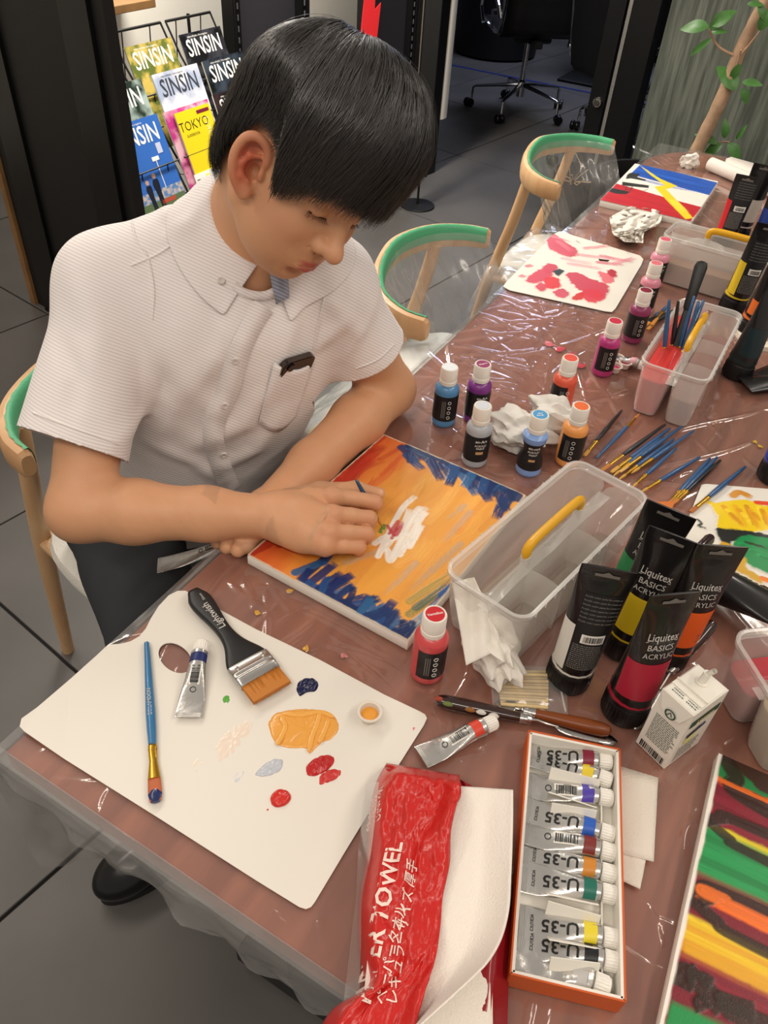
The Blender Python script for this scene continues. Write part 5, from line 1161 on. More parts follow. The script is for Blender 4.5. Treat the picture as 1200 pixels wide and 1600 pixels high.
# ------------------------------------------------------------------ palettes: sheets of card with wet paint on them
M_CARD = mat('palette_card', '#dfdad0', .5); M_CARDY = mat('palette_card2', '#e9e4d8', .5)
def card(name, px, z, label, hole=None, m=M_CARD, th=.0012, lift=None, cat='palette', group=None):
    """flat card from a pixel outline on the table, with an optional oval hole"""
    P = [at(*p, z) for p in px]; O = np.mean(P, axis=0); e = empty(name, (O[0], O[1], z), 0, label, cat, group)
    bm = bmesh.new()
    def loop(pts):
        vs = [bm.verts.new((p[0]-O[0], p[1]-O[1], 0)) for p in pts]; return [bm.edges.new((vs[i], vs[(i+1) % len(vs)])) for i in range(len(vs))]
    ed = loop(P)
    if hole: ed += loop([at(*p, z) for p in hole])
    bmesh.ops.triangle_fill(bm, use_beauty=True, use_dissolve=False, edges=ed)
    for f in bm.faces:
        if f.normal.z < 0: f.normal_flip()
    r = bmesh.ops.extrude_face_region(bm, geom=list(bm.faces)); 
    for v in [g for g in r['geom'] if isinstance(g, bmesh.types.BMVert)]: v.co.z += th
    bmesh.ops.recalc_face_normals(bm, faces=bm.faces)
    if lift:
        for v in bm.verts: v.co.z += lift(v.co.x+O[0], v.co.y+O[1])
    me = bpy.data.meshes.new('sheet'); bm.to_mesh(me); bm.free(); me.materials.append(m); link('sheet', me, e); return e, O
def paintmat(c, rough=.22): return mat('paint_'+c.strip('#'), c, rough, coat=.3, bump=(260, .18, 3))
def blob(e, O, px, z, c, h=.003, name='paint_blob', seed=0, ridge=.5, ang=0, cols=None):
    """a daub of thick paint from its outline"""
    P = np.array([at(*p, z) for p in px]); k = len(P)
    Pc = np.vstack([P, P[:1]]); P = spline(np.vstack([P[-2:], P, P[:3]]), 5*(k+5)+1)[10:10+5*k]; cen = P.mean(0); rings = []; n = len(P)
    for u in (1, .97, .9, .78, .62, .45, .28, .12):
        R = cen + (P-cen)*u; prof = (1-u**5)**.5; w = fbm(R[:, 0]*260+seed, R[:, 1]*260, seed, 3)-.5; dr = R[:, 0]*math.cos(ang)+R[:, 1]*math.sin(ang)
        hh = h*prof*(1+ridge*(np.sin(dr*900+seed+6*w)*.5+w*1.4)); R = R.copy(); R[:, 2] = z + np.maximum(hh, 0.0) + (0 if u < 1 else -.0002); rings.append(R-[O[0], O[1], z])
    b = MB(); b.loft([list(map(tuple, r)) for r in rings], cap=True); return b.build(name, paintmat(c), e, (0, 0, .0), sharp=0)
PZ = TH+.0048
hole = [(248+26*(1-math.cos(a))+0, 1027+24*math.sin(a)) for a in np.linspace(0, 2*math.pi, 29)[:-1]]
hole = [(274+26*math.cos(a)+2*math.sin(a), 1029+23*math.sin(a)+6*math.cos(a)) for a in np.linspace(0, 2*math.pi, 29)[:-1]]
out_ = [(36, 1128), (60, 1108), (110, 1062), (150, 1026), (166, 1011), (172, 1008), (188, 1007), (204, 1003), (218, 995), (228, 983), (236, 967), (248, 948), (264, 931), (278, 924), (290, 924), (302, 931), (400, 984), (500, 1032), (600, 1086), (655, 1112), (664, 1117), (667, 1123), (662, 1134), (600, 1232), (540, 1330), (492, 1410), (486, 1418), (478, 1421), (468, 1418), (400, 1376), (250, 1280), (100, 1186), (40, 1147), (33, 1140)]
pal, PO = card('paper_palette', out_, PZ-.0012, 'large white paper palette with a thumb hole and fresh paint daubs, nearest the camera', hole, lift=lambda x, y: .006*max(0, 1-((x+.01)**2+(y-.03)**2)**.5/.08)**2)
PT = PZ
def pb(px, c, h=.003, **k): return blob(pal, np.array([PO[0], PO[1], 0]), px, PZ, c, h, **k)
# children sit on the sheet: local z starts at its top
o = pb([(418, 1130), (428, 1115), (445, 1110), (470, 1107), (495, 1108), (515, 1112), (528, 1125), (530, 1140), (520, 1155), (505, 1160), (492, 1172), (484, 1178), (478, 1170), (455, 1170), (435, 1165), (422, 1150)], '#e2a047', .0035, seed=1, ridge=.35)
o['label'] = 'big daub of ochre orange paint'
for pts in ([(438, 1118), (446, 1135), (440, 1150), (432, 1163)], [(500, 1112), (496, 1130), (488, 1150), (482, 1174)], [(440, 1114), (470, 1117), (500, 1112), (522, 1120)], [(514, 1122), (508, 1140), (498, 1160)]):
    b = MB(); b.tube([at(*p, PZ+.0030)-[PO[0], PO[1], PZ] for p in spline(pts, 12)], [.001]+[.0032]*10+[.001], 8, flat=.7); b.build('paint_ridge', paintmat('#e6a850'), o)
pb([(463, 1078), (466, 1066), (478, 1060), (492, 1061), (498, 1070), (494, 1080), (480, 1082), (468, 1088)], '#0c1240', .004, seed=2, ridge=.6)['label'] = 'dark blue paint daub'
pb([(422, 1247), (428, 1237), (440, 1233), (452, 1238), (455, 1248), (447, 1258), (433, 1262), (424, 1257)], '#c8281e', .005, seed=3, ridge=.3)['label'] = 'round red paint daub'
pb([(477, 1200), (488, 1188), (505, 1180), (520, 1181), (522, 1192), (510, 1205), (492, 1213), (480, 1211)], '#b81d1f', .0042, seed=4, ridge=.7, ang=.6)['label'] = 'dark red paint daub'
pb([(500, 1212), (515, 1202), (532, 1203), (530, 1214), (515, 1222), (499, 1226)], '#c5302c', .003, seed=5, ridge=.7, ang=.6)['label'] = 'red paint daub with brush marks'
pb([(398, 1210), (412, 1195), (430, 1185), (443, 1188), (440, 1202), (425, 1211), (408, 1214)], '#bcc0c8', .003, seed=6, ridge=.5, ang=.4)['label'] = 'pale silver grey paint daub'
pb([(331, 1185), (334, 1165), (350, 1145), (375, 1126), (398, 1121), (395, 1140), (380, 1162), (358, 1185), (340, 1194)], '#e6d6c6', .0016, seed=7, ridge=.55, ang=.9)['label'] = 'thin creamy white smear'
pb([(347, 1094), (352, 1086), (360, 1089), (356, 1099), (349, 1099)], '#58a63e', .002, seed=8)['label'] = 'small green paint daub'
pb([(363, 1217), (372, 1205), (382, 1203), (380, 1212), (370, 1224), (364, 1225)], '#cdd0d6', .0012, seed=9, ridge=.8)
pb([(299, 1190), (308, 1184), (318, 1189), (312, 1200), (304, 1212), (300, 1206)], '#e8d9c6', .001, seed=10, ridge=.9)
pb([(283, 1206), (287, 1205), (292, 1216), (289, 1218)], '#c9563e', .0006, seed=11); pb([(416, 1262), (420, 1263), (420, 1267), (416, 1267)], '#b8271e', .001, seed=12); pb([(348, 1247), (353, 1240), (356, 1241), (351, 1249)], '#e2b878', .0006, seed=13)
pb([(552, 1075), (560, 1066), (570, 1074), (566, 1080), (556, 1079)], '#e49a90', .0006, seed=14, ridge=1); pb([(639, 1139), (646, 1132), (655, 1130), (654, 1140), (644, 1146)], '#d9787c', .0008, seed=15, ridge=1)
# little lidless cup of orange paint
def cup(px, py, z, c, label, r=.0125, group=None, hh=.012):
    p = at(px, py, z); e = empty('paint_cup', p, 0, label, 'cup', group)
    b = MB(); b.lathe([(.0001, 0), (r*.72, 0), (r*.92, hh), (r*1.12, hh), (r*1.12, hh+.0012), (r*.88, hh+.0012), (r*.66, .0012), (.0001, .0012)], 28); b.build('cup', mat('cup_plastic', '#e8dfd2', .3, alpha=.75), e)
    b = MB(); b.lathe([(r*.84, hh*.62), (r*.4, hh*.68), (.0001, hh*.66)], 24, cap=False); b.build('paint', paintmat(c), e)
cup(577, 1122, PZ+.0006, '#e0993c', 'tiny clear cup of orange paint standing on the white palette')
def floatcard(px_out, z, label, name, painter, hole=None, base='#dfdad0', res=.0016):
    """a palette sheet whose whole face is painted: card plus a painted skin clipped to its outline"""
    e, O = card(name, px_out, z, label, hole)
    P_ = np.array([at(*p, z) for p in px_out]); lo, hi = P_.min(0), P_.max(0); S_ = Paint([lo[0], lo[1], z+.0013], (1, 0, 0), (0, 1, 0), hi[0]-lo[0], hi[1]-lo[1], res, base); painter(S_)
    me = S_.mesh('paint', M_ACR, 1.0, .0002); o = link('paint', me, e, (lo[0]-O[0], lo[1]-O[1], .0013))
    bm = bmesh.new(); bm.from_mesh(me); H_ = S_.H.ravel(); dead = [f for f in bm.faces if max(H_[v.index] for v in f.verts) < .00008]; bmesh.ops.delete(bm, geom=dead, context='FACES'); bm.to_mesh(me); bm.free()
    return e
def pinkpaint(S_):
    for k, (px, c, h) in enumerate([([(852, 372), (866, 366), (882, 378), (898, 388), (903, 398), (888, 402), (872, 396), (858, 388)], '#c8485a', .0012), ([(847, 418), (858, 412), (870, 416), (868, 424), (855, 428)], '#c23a4a', .0016), ([(822, 438), (838, 424), (855, 422), (862, 430), (850, 440), (832, 443)], '#c73a4c', .0018), ([(850, 436), (868, 434), (876, 446), (866, 452), (852, 450)], '#d22a2c', .002), ([(836, 450), (846, 442), (854, 450), (848, 456)], '#c8404e', .0015), ([(864, 456), (880, 452), (890, 460), (880, 466), (866, 462)], '#c4485a', .0014),
                                        ([(884, 430), (900, 426), (918, 434), (935, 440), (950, 446), (948, 460), (930, 468), (912, 458), (898, 448)], '#c23c50', .0018), ([(905, 460), (920, 452), (938, 456), (946, 466), (935, 472), (918, 472)], '#cc3a48', .002), ([(895, 463), (908, 457), (914, 464), (905, 469), (892, 468)], '#c8302c', .002), ([(935, 425), (955, 430), (958, 440), (942, 442)], '#d86a74', .0012), ([(948, 424), (960, 422), (964, 432), (956, 434)], '#b02038', .0016)]): S_.poly(px, c, .005, .0015, .97, h, 600+k, sm=True)
    for k, (p, c) in enumerate([([(872, 378), (895, 395)], '#d97a86'), ([(856, 368), (892, 378)], '#d98a92'), ([(915, 388), (950, 384)], '#d9808a'), ([(905, 398), (980, 408)], '#dc8a94'), ([(940, 400), (990, 410)], '#d07080'), ([(935, 410), (975, 415)], '#c85a6c'), ([(890, 412), (940, 420)], '#e0a0a6'), ([(880, 404), (925, 412)], '#e2aab0'), ([(960, 412), (992, 403)], '#d58490'), ([(832, 385), (850, 378)], '#cc5868'), ([(824, 416), (832, 414)], '#c64a58'), ([(815, 432), (820, 430)], '#d0606c')]): S_.stroke(p, .016, c, .8, .5, .0005, 620+k)
    S_.poly([(862, 425), (874, 420), (882, 424), (872, 432)], '#2c3430', .002, .001, 1, .0012, 640); S_.stroke([(900, 376), (906, 380)], .003, '#444444', .8, .2, .0003, 641)
def oval(cx, cy, a, b_, n=24): return [(cx+a*math.cos(t), cy+b_*math.sin(t)) for t in np.linspace(0, 2*math.pi, n+1)[:-1]]
floatcard([(786, 448), (792, 440), (866, 366), (874, 362), (884, 365), (1000, 400), (1005, 406), (1002, 414), (962, 482), (956, 488), (946, 487), (796, 454)], TH+.0036, 'white palette sheet smeared with pink and red paint, between the clear-wrapped chairs and the bottles', 'paper_palette', pinkpaint, oval(944, 405, 9, 6))
def yellowpaint(S_):
    S_.poly([(1112, 790), (1130, 784), (1165, 782), (1200, 792), (1260, 800), (1260, 822), (1205, 828), (1175, 832), (1145, 830), (1122, 826), (1120, 806)], '#e6c51c', .003, .0015, 1, .0018, 700, sm=True)
    S_.poly([(1112, 790), (1100, 784), (1106, 782), (1125, 792)], '#e6c51c', .003, .0015, 1, .0008, 701)
    for k in range(12): S_.stroke([(1130+k*6, 792+(k % 3)*6), (1150+k*5, 815+(k % 4)*4)], .010, ['#d98a1c', '#f0d838', '#c9761a', '#e0a020'][k % 4], .75, .4, .0010, 710+k)
    S_.poly([(1118, 827), (1150, 828), (1190, 834), (1210, 842), (1190, 852), (1150, 846), (1135, 856), (1124, 842)], '#23251f', .003, .0015, 1, .0018, 730, sm=True)
    S_.poly([(1145, 852), (1165, 838), (1200, 842), (1270, 850), (1270, 905), (1200, 895), (1165, 880)], '#1d8548', .003, .0015, 1, .0016, 731, sm=True)
    for k in range(8): S_.stroke([(1155+k*5, 850+k*3), (1200+k*8, 868+k*3)], .008, ['#27a058', '#16703a', '#1d8548'][k % 3], .7, .4, .0008, 740+k)
    S_.poly([(1124, 852), (1138, 850), (1150, 862), (1165, 875), (1166, 888), (1185, 900), (1192, 912), (1180, 908), (1150, 892), (1132, 878)], '#c79a22', .003, .0015, 1, .0016, 732, sm=True)
    S_.stroke([(1145, 775), (1155, 770), (1175, 778)], .014, '#c98a30', 1, .1, .0015, 750); S_.stroke([(1182, 786), (1230, 790)], .012, '#d8502c', 1, .15, .0012, 751); S_.stroke([(1090, 812), (1096, 818), (1092, 822), (1104, 826)], .005, '#3c4438', 1, .1, .0006, 752); S_.stroke([(1165, 848), (1200, 858)], .006, '#2a1f18', .9, .3, .0008, 753); S_.stroke([(1192, 905), (1215, 912)], .012, '#dd7a2c', 1, .2, .001, 754)
floatcard([(1096, 758), (1104, 757), (1240, 768), (1300, 900), (1290, 960), (1240, 940), (1066, 846), (1064, 838)], TH+.0036, 'white palette sheet with yellow, green and black paint at the right edge', 'paper_palette', yellowpaint)
# =================================================================== THINGS ON THE TABLE
FZ = TH+.0032      # top of the film
def wrapmesh(body, size, m, fn, bold=.0, step=None):
    """flat lettering bent onto a surface: fn(x, y) -> point"""
    me = textmesh(body, size, m, bold).copy(); n = len(me.vertices); co = np.empty(n*3, np.float32); me.vertices.foreach_get('co', co); co = co.reshape(-1, 3)
    me.vertices.foreach_set('co', np.array([fn(p[0], p[1]) for p in co], np.float32).ravel()); me.update(); return me
W_PRINT = mat('label_white', '#e6e2da', .5); K_PRINT = mat('label_ink', '#171717', .5)
# ------------------------------------------------------------------ little bottles of craft paint
M_CAP = mat('cap_white', '#ece7dd', .38); M_LABEL = mat('label_black', '#141416', .42)
def cyl(r, a0): return lambda x, z: (r*math.sin(x/r+a0), -r*math.cos(x/r+a0), z)
def patch(name, r, a0, a1, z0, z1, m, parent, n=20):
    P = [[(r*math.sin(a), -r*math.cos(a), z) for z in (z0, z1)] for a in np.linspace(a0, a1, n)]; o = sheet(name, np.array(P), m, parent); return o
def bottle(px, py, c, disc, label, face=0.0, gap=None, text=True, waist=0, cap_text=None, h=1.0):
    p = at(px, py, TH); e = empty('paint_bottle', (p[0], p[1], FZ-.0008), 0, label, 'bottle', 'small bottles of craft paint')
    toc = math.atan2(CAM[1]-p[1], CAM[0]-p[0])+math.pi/2; e.rotation_euler = (0, 0, toc+face)      # local -y looks at the viewer's side of the table
    r = .0200; w = lambda z: r*(1-waist*math.exp(-((z-.044)/.016)**2))
    b = MB(); prof = [(.0001, 0), (r*.9, 0), (r, .003)]+[(w(z), z) for z in np.linspace(.006, .066, 13)]+[(r*.96, .070), (r*.70, .0755), (.0105, .077), (.0105, .081), (.0001, .081)]; b.lathe(prof, 32); b.build('body', mat('bottle_'+c.strip('#'), c, .3, sss=0, coat=.2), e)
    b = MB(); b.lathe([(.0001, .0765), (.0138, .0765), (.0142, .078), (.0142, .0835), (.0136, .0840), (.0138, .0850), (.0139, .1035), (.0128, .1060), (.0118, .1062), (.0115, .1055), (.0001, .1055)], 32); k = b.build('cap', M_CAP, e, sharp=30)
    b = MB(); b.lathe([(.0108, .0), (.0108, .0004), (.0001, .0004)], 28, (0, 0, .1056), cap=False); d = b.build('colour_disc', mat('disc_'+disc.strip('#'), disc, .45), k)
    if cap_text:
        for i, s_ in enumerate(cap_text): link('lettering', textmesh(s_, .0046, W_PRINT if disc != '#c9cdd3' else K_PRINT, .02), d, (0, .002-.005*i if len(cap_text) > 1 else 0, .1062), (0, 0, .35))
    z0, z1 = .013, .060
    if waist:
        P = [[((w(z)+.0003)*math.sin(a), -(w(z)+.0003)*math.cos(a), z) for z in np.linspace(z0, z1, 12)] for a in np.linspace(-2.7, 2.7, 30)]; lb = sheet('label', np.array(P), M_LABEL, e)
    elif gap is None: lb = patch('label', r+.0003, -2.75, 2.75, z0, z1, M_LABEL, e, 34)
    else: lb = patch('label', r+.0003, gap[0], gap[1], z0, z1, M_LABEL, e, 34)
    if text:
        for i, (s_, sz, z, m_) in enumerate((('en-Art', .0070, .052, W_PRINT), ('ACRYLIC', .0048, .044, W_PRINT), ('PAINT', .0048, .039, W_PRINT))): link('lettering', wrapmesh(s_, sz, m_, lambda x, y, z=z: (lambda R_: (R_*math.sin((x+.002)/R_), -R_*math.cos((x+.002)/R_), z+y))(w(z)+.0006), .012), lb)
        patch('price_tab', w(.030)+.0006, -.22, .35, .028, .033, mat('tab_gold', '#c99a66', .5), lb, 8)
    else:
        for i in range(4):
            zc = .021+i*.0095; q_ = MB(); q_.tube([cyl(r+.0006, .35)(.0026*math.cos(t), zc+.0026*math.sin(t)) for t in np.linspace(0, 2*math.pi, 13)[:-1]], .0004, 4, closed=True); q_.build('symbol', W_PRINT, lb)
        for i in range(3): patch('small_print', r+.0006, -.25+i*.12, -.20+i*.12, .020, .052, mat('label_grey', '#77746f', .5), lb, 3)
    return e
bottle(692, 660, '#4f86b4', '#dfe6ea', 'blue paint bottle with a white cap, leftmost of the standing bottles', .0, None, False)
bottle(741, 655, '#7a2f82', '#8f2a5c', 'purple paint bottle just behind the grey one', .3, None, True, cap_text=('Magenta',))
bottle(740, 722, '#a9adb4', '#c9cdd3', 'light grey paint bottle in front of the purple one', .25, None, True)
bottle(824, 736, '#7f9fd6', '#4b97cc', 'pale blue paint bottle squeezed to a waist, beside the crumpled tissue', .1, None, True, .32, ('SKY', 'BLUE'))
bottle(871, 644, '#d9583f', '#d8503f', 'coral red paint bottle behind the crumpled tissue', .1, (-2.6, .30), False, cap_text=None)
bottle(885, 722, '#e79a52', '#dd6a35', 'orange paint bottle half hidden by the clear divided box', -.2, (-.7, 2.6), False)
bottle(939, 583, '#b13577', '#c02844', 'magenta paint bottle next to the three tiny pink cups', .1, (-.9, 1.2), False)
bottle(986, 532, '#86305a', '#7c1f33', 'plum purple paint bottle just left of the box of pink water', .2, None, False)
bottle(1003, 487, '#d98a9c', '#d8707a', 'pink paint bottle directly behind the plum one', .2, None, True)
bottle(1018, 447, '#dd8fa3', '#d2596e', 'pink paint bottle farthest back, beside the box of brown water', .3, None, True)
bottle(666, 1052, '#c8484a', '#c3202a', 'vermilion paint bottle standing alone at the corner of the sunset canvas', .1, (-.75, 1.35), False, cap_text=('Vermilion',))
# ------------------------------------------------------------------ silver paint tubes
M_SILVER = mat('tube_silver', '#cfcdc9', .26, .85, bump=(120, .25, 3)); M_TUBECAP = mat('tube_cap', '#ece8e0', .4)
def silver_tube(capend, tail, z, band, label, roll=0.0, flat=0.15, group='silver paint tubes', text='U-35', barcode=False, bend=0, name='paint_tube', L=None, tz=None, bandtext=None):
    """from the cap's end to the crimped tail; flat: how much it has been squeezed out"""
    a = at(*capend, z) if len(capend) == 2 else np.array(capend, float); t = at(*tail, z if tz is None else tz) if len(tail) == 2 else np.array(tail, float); L = np.linalg.norm(t-a); x = norm(t-a)
    e = empty(name, a, 0, label, 'tube', group); e.matrix_world = frame(a, x) @ Matrix.Rotation(roll, 4, 'X')
    R = .0102; b = MB(); b.lathe([(.0001, 0), (.0078, 0), (.0082, .001), (.0085, .0135), (.0060, .014), (.0001, .014)], 20); c = b.mesh('cap', M_TUBECAP); c.transform(Matrix.Rotation(math.pi/2, 4, 'Y')); ridg = link('cap', c, e)
    q = MB()
    for k in range(20): an = 2*math.pi*k/20; q.box((.0075, .0084*math.cos(an), .0084*math.sin(an)), (.011, .0008, .0008))
    q.build('ridges', M_TUBECAP, ridg)['kind'] = 'stuff'
    def sec(u):     # u along the tube body 0..1
        k = min(1, max(0, (u-.10)/.80)); s_ = k*k*(3-2*k); ry = R*(1-s_)+.0148*s_; rz = R*(1-s_)+.0009*s_; rz *= (1-flat*.9*math.sin(math.pi*min(1, u*1.1))); sag = -(R-rz)*.6 + bend*u*u; return ry, rz, sag
    x0 = .0165; n = 24; rings = [[(x0-.003, .005*math.cos(2*math.pi*j/n), .005*math.sin(2*math.pi*j/n)) for j in range(n)]]
    for u in np.linspace(0, 1, 18):
        ry, rz, sg = sec(u); dn = .0011*math.sin(u*17+roll*3)*flat
        rings.append([(x0+u*(L-x0-.006), ry*math.cos(2*math.pi*j/n), sg+rz*math.sin(2*math.pi*j/n)+dn*math.cos(3*2*math.pi*j/n)) for j in range(n)])
    ry, rz, sg = sec(1); rings.append([(L, ry*math.cos(2*math.pi*j/n), sg+.0009*math.sin(2*math.pi*j/n)) for j in range(n)])
    b = MB(); b.loft(rings); bo = b.build('body', M_SILVER, e, sharp=40)
    b = MB()
    for k in range(3): b.box((L-.0015-.0018*k, 0, sg+.001), (.0008, ry*1.9, .0007))
    b.build('crimp', M_SILVER, bo)
    def surf(xx, yy, lift=.0003):
        u = min(1, max(0, (xx-x0)/(L-x0-.006))); ry, rz, sg = sec(u); th = math.asin(max(-1, min(1, yy/ry))); return (xx, ry*math.sin(th), sg+rz*math.cos(th)+lift)
    P = [[surf(xx, .97*sec((xx-x0)/(L-x0-.006))[0]*math.sin(th)) for th in np.linspace(-1.5, 1.5, 13)] for xx in np.linspace(x0+.004, x0+.0155, 5)]; bd = sheet('label_band', np.array(P), mat('band_'+band.strip('#'), band, .4), e)
    if text: link('lettering', wrapmesh(text, .0165, K_PRINT, lambda a_, b_: surf(x0+.036+a_*1.0, b_*.95, .0006), .015), e)
    if text: link('small_print', wrapmesh('ACRYLICS', .0042, K_PRINT, lambda a_, b_: surf(x0+.0605+b_, a_*.8, .0006), .01), e)
    if barcode:
        P = [[surf(xx, yy) for yy in (-.0062, .0062)] for xx in np.linspace(x0+.019, x0+.043, 6)]; lb = sheet('barcode_label', np.array(P), W_PRINT, e); q = MB(); rb = random.Random(int(L*1e5))
        xx = x0+.021
        while xx < x0+.041:
            wd = rb.choice((.0005, .0009, .0013)); q.add([surf(xx, -.0048, .0007), surf(xx+wd, -.0048, .0007), surf(xx+wd, .0048, .0007), surf(xx, .0048, .0007)], [(0, 1, 2, 3)]); xx += wd+rb.choice((.0005, .0009))
        q.build('bars', K_PRINT, lb, smooth=False)['kind'] = 'stuff'
        q = MB(); q.tube([surf(x0+.049+.0030*math.cos(t), .0034*math.sin(t), .0007) for t in np.linspace(0, 2*math.pi, 9)[:-1]], .0004, 4, closed=True); q.build('recycling_mark', K_PRINT, e)
    return e
silver_tube((316, 1004), (293, 1116), PZ+.0105, '#1d2a63', 'silver paint tube with a navy band, lying on the white palette', .0, .1, text=None, barcode=True, bandtext='x')
silver_tube((774, 1127), (658, 1178), FZ+.0100, '#d2442f', 'silver paint tube with a red band, lying between palette and cardboard box', .1, .12, text=None, barcode=True)
silver_tube((384, 846), (244, 880), TH-.030, '#d9d6cf', 'silver paint tube held in his left hand below the table edge', .0, .1, text=None, barcode=True, tz=TH-.060)
silver_tube((1010, 573), (945, 548), FZ+.010, '#d8a0a8', 'silver paint tube lying behind the box of pink water', .1, .25)
# ------------------------------------------------------------------ open cardboard box of tubes
def on(px, py, z): return at(px, py, z)
bx = empty('tube_box', ((.465+.638)/2, .205, FZ), 0, 'open orange and white cardboard box holding ten silver paint tubes', 'box')
BO = np.array(bx.location); c0, c1, c2, c3 = [np.array(p) for p in ((.465, .302), (.557, .333), (.640, .106), (.547, .070))]
ux, uy = norm(c1-c0), norm(c3-c0); wB, lB = .097, .243; uy = np.array([ux[1], -ux[0]]); RB = Matrix(((ux[0], uy[0], 0), (ux[1], uy[1], 0), (0, 0, 1)))
cB = (c0+c1+c2+c3)/4; bx.location = (cB[0], cB[1], FZ); bx.rotation_euler = (0, 0, math.atan2(ux[1], ux[0])); hB = .028
M_ORANGE = mat('box_orange', '#c8581f', .5); M_BOXW = mat('box_white', '#e8e4da', .55)
for nm, c, d in (('side_wall', (-wB/2, 0), (.0016, lB)), ('side_wall', (wB/2, 0), (.0016, lB)), ('end_wall', (0, -lB/2), (wB, .0016)), ('end_wall', (0, lB/2), (wB, .0016))):
    b = MB(); b.box((c[0], c[1], hB/2), (d[0], d[1], hB)); o = b.build(nm, M_ORANGE, bx, smooth=False)
    s_ = (-.0022*np.sign(c[0]) if c[0] else 0, -.0022*np.sign(c[1]) if c[1] else 0); b = MB(); b.box((c[0]+s_[0], c[1]+s_[1], hB/2-.0004), (d[0]+(.0012 if c[0] else -.004), d[1]+(.0012 if c[1] else -.004), hB-.001)); b.build('lining', M_BOXW, o, smooth=False)
b = MB(); b.box((0, 0, .0015), (wB, lB, .002)); b.build('floor_card', M_BOXW, bx, smooth=False)
b = MB(); b.box((.033, 0, .007), (.0014, lB-.006, .009)); b.build('rack_strip', M_BOXW, bx, smooth=False)
def bl(px, py, z): return bx.matrix_world.inverted() @ Vector(at(px, py, z))
bpy.context.view_layer.update()
for k, q4 in enumerate([((858, 1212), (935, 1232)), ((856, 1238), (930, 1262)), ((860, 1268), (930, 1280)), ((852, 1395), (932, 1412)), ((853, 1422), (935, 1445)), ((855, 1465), (935, 1480)), ((858, 1510), (935, 1520))]):
    a, b_ = bl(*q4[0], TH+.016), bl(*q4[1], TH+.016); m_ = (a+b_)/2; L = (b_-a).length; q = MB(); R_ = Matrix.Rotation(math.atan2((b_-a).y, (b_-a).x), 3, 'Z') @ Matrix.Rotation(.5 if k % 2 else -.5, 3, 'X'); q.box((m_.x, m_.y, .013), (L, .0012, .020), R_); q.build('divider_flap', M_BOXW, bx, smooth=False)
TB = [((500, 176), (135, 118), '#7c1f35', 'burgundy', .25), ((500, 262), (140, 122), '#dcc22c', 'yellow', .5), ((505, 338), (128, 262), '#4b3aa0', 'violet', .45), ((512, 502), (120, 378), '#2b5bb8', 'cobalt blue', .12), ((516, 584), (115, 465), '#7a2f2c', 'red-brown', .15), ((518, 680), (112, 560), '#c9822e', 'ochre', .3), ((522, 770), (105, 672), '#1f6b5c', 'dark green', .10), ((530, 968), (95, 868), '#e2cf35', 'bright yellow', .3), ((536, 1072), (88, 950), '#17181b', 'black', .35), ((492, 1182), (62, 1000), '#b9b8b6', 'empty grey', .85)]
NAMES = ['first tube from the far end of the orange box, burgundy band', 'squeezed tube with a yellow band, second from the far end of the box', 'half-used tube with a violet band in the orange box', 'tube with a cobalt blue band in the middle of the orange box', 'tube with a red-brown band and a barcode in the orange box', 'tube with an ochre band lying between red-brown and green', 'tube with a dark green band, lettered U-35, in the orange box', 'tube with a bright yellow band near the close end of the box', 'tube with a black band near the close end of the box', 'rolled-up empty tube without a band, closest in the orange box']
for (cp, tp, bc, nm, fl), lb in zip(TB, NAMES):
    cpx = (780+cp[0]/2.857, 1130+cp[1]/2.857); tpx = (780+tp[0]/2.857, 1130+tp[1]/2.857)
    silver_tube(cpx, tpx, TH+.016, bc, 'silver '+lb, random.uniform(-.2, .2), fl, 'tubes in the orange box', 'U-35' if bc not in ('#7a2f2c', '#b9b8b6', '#4b3aa0') else None, bc in ('#7a2f2c', '#4b3aa0'), tz=TH+.018)
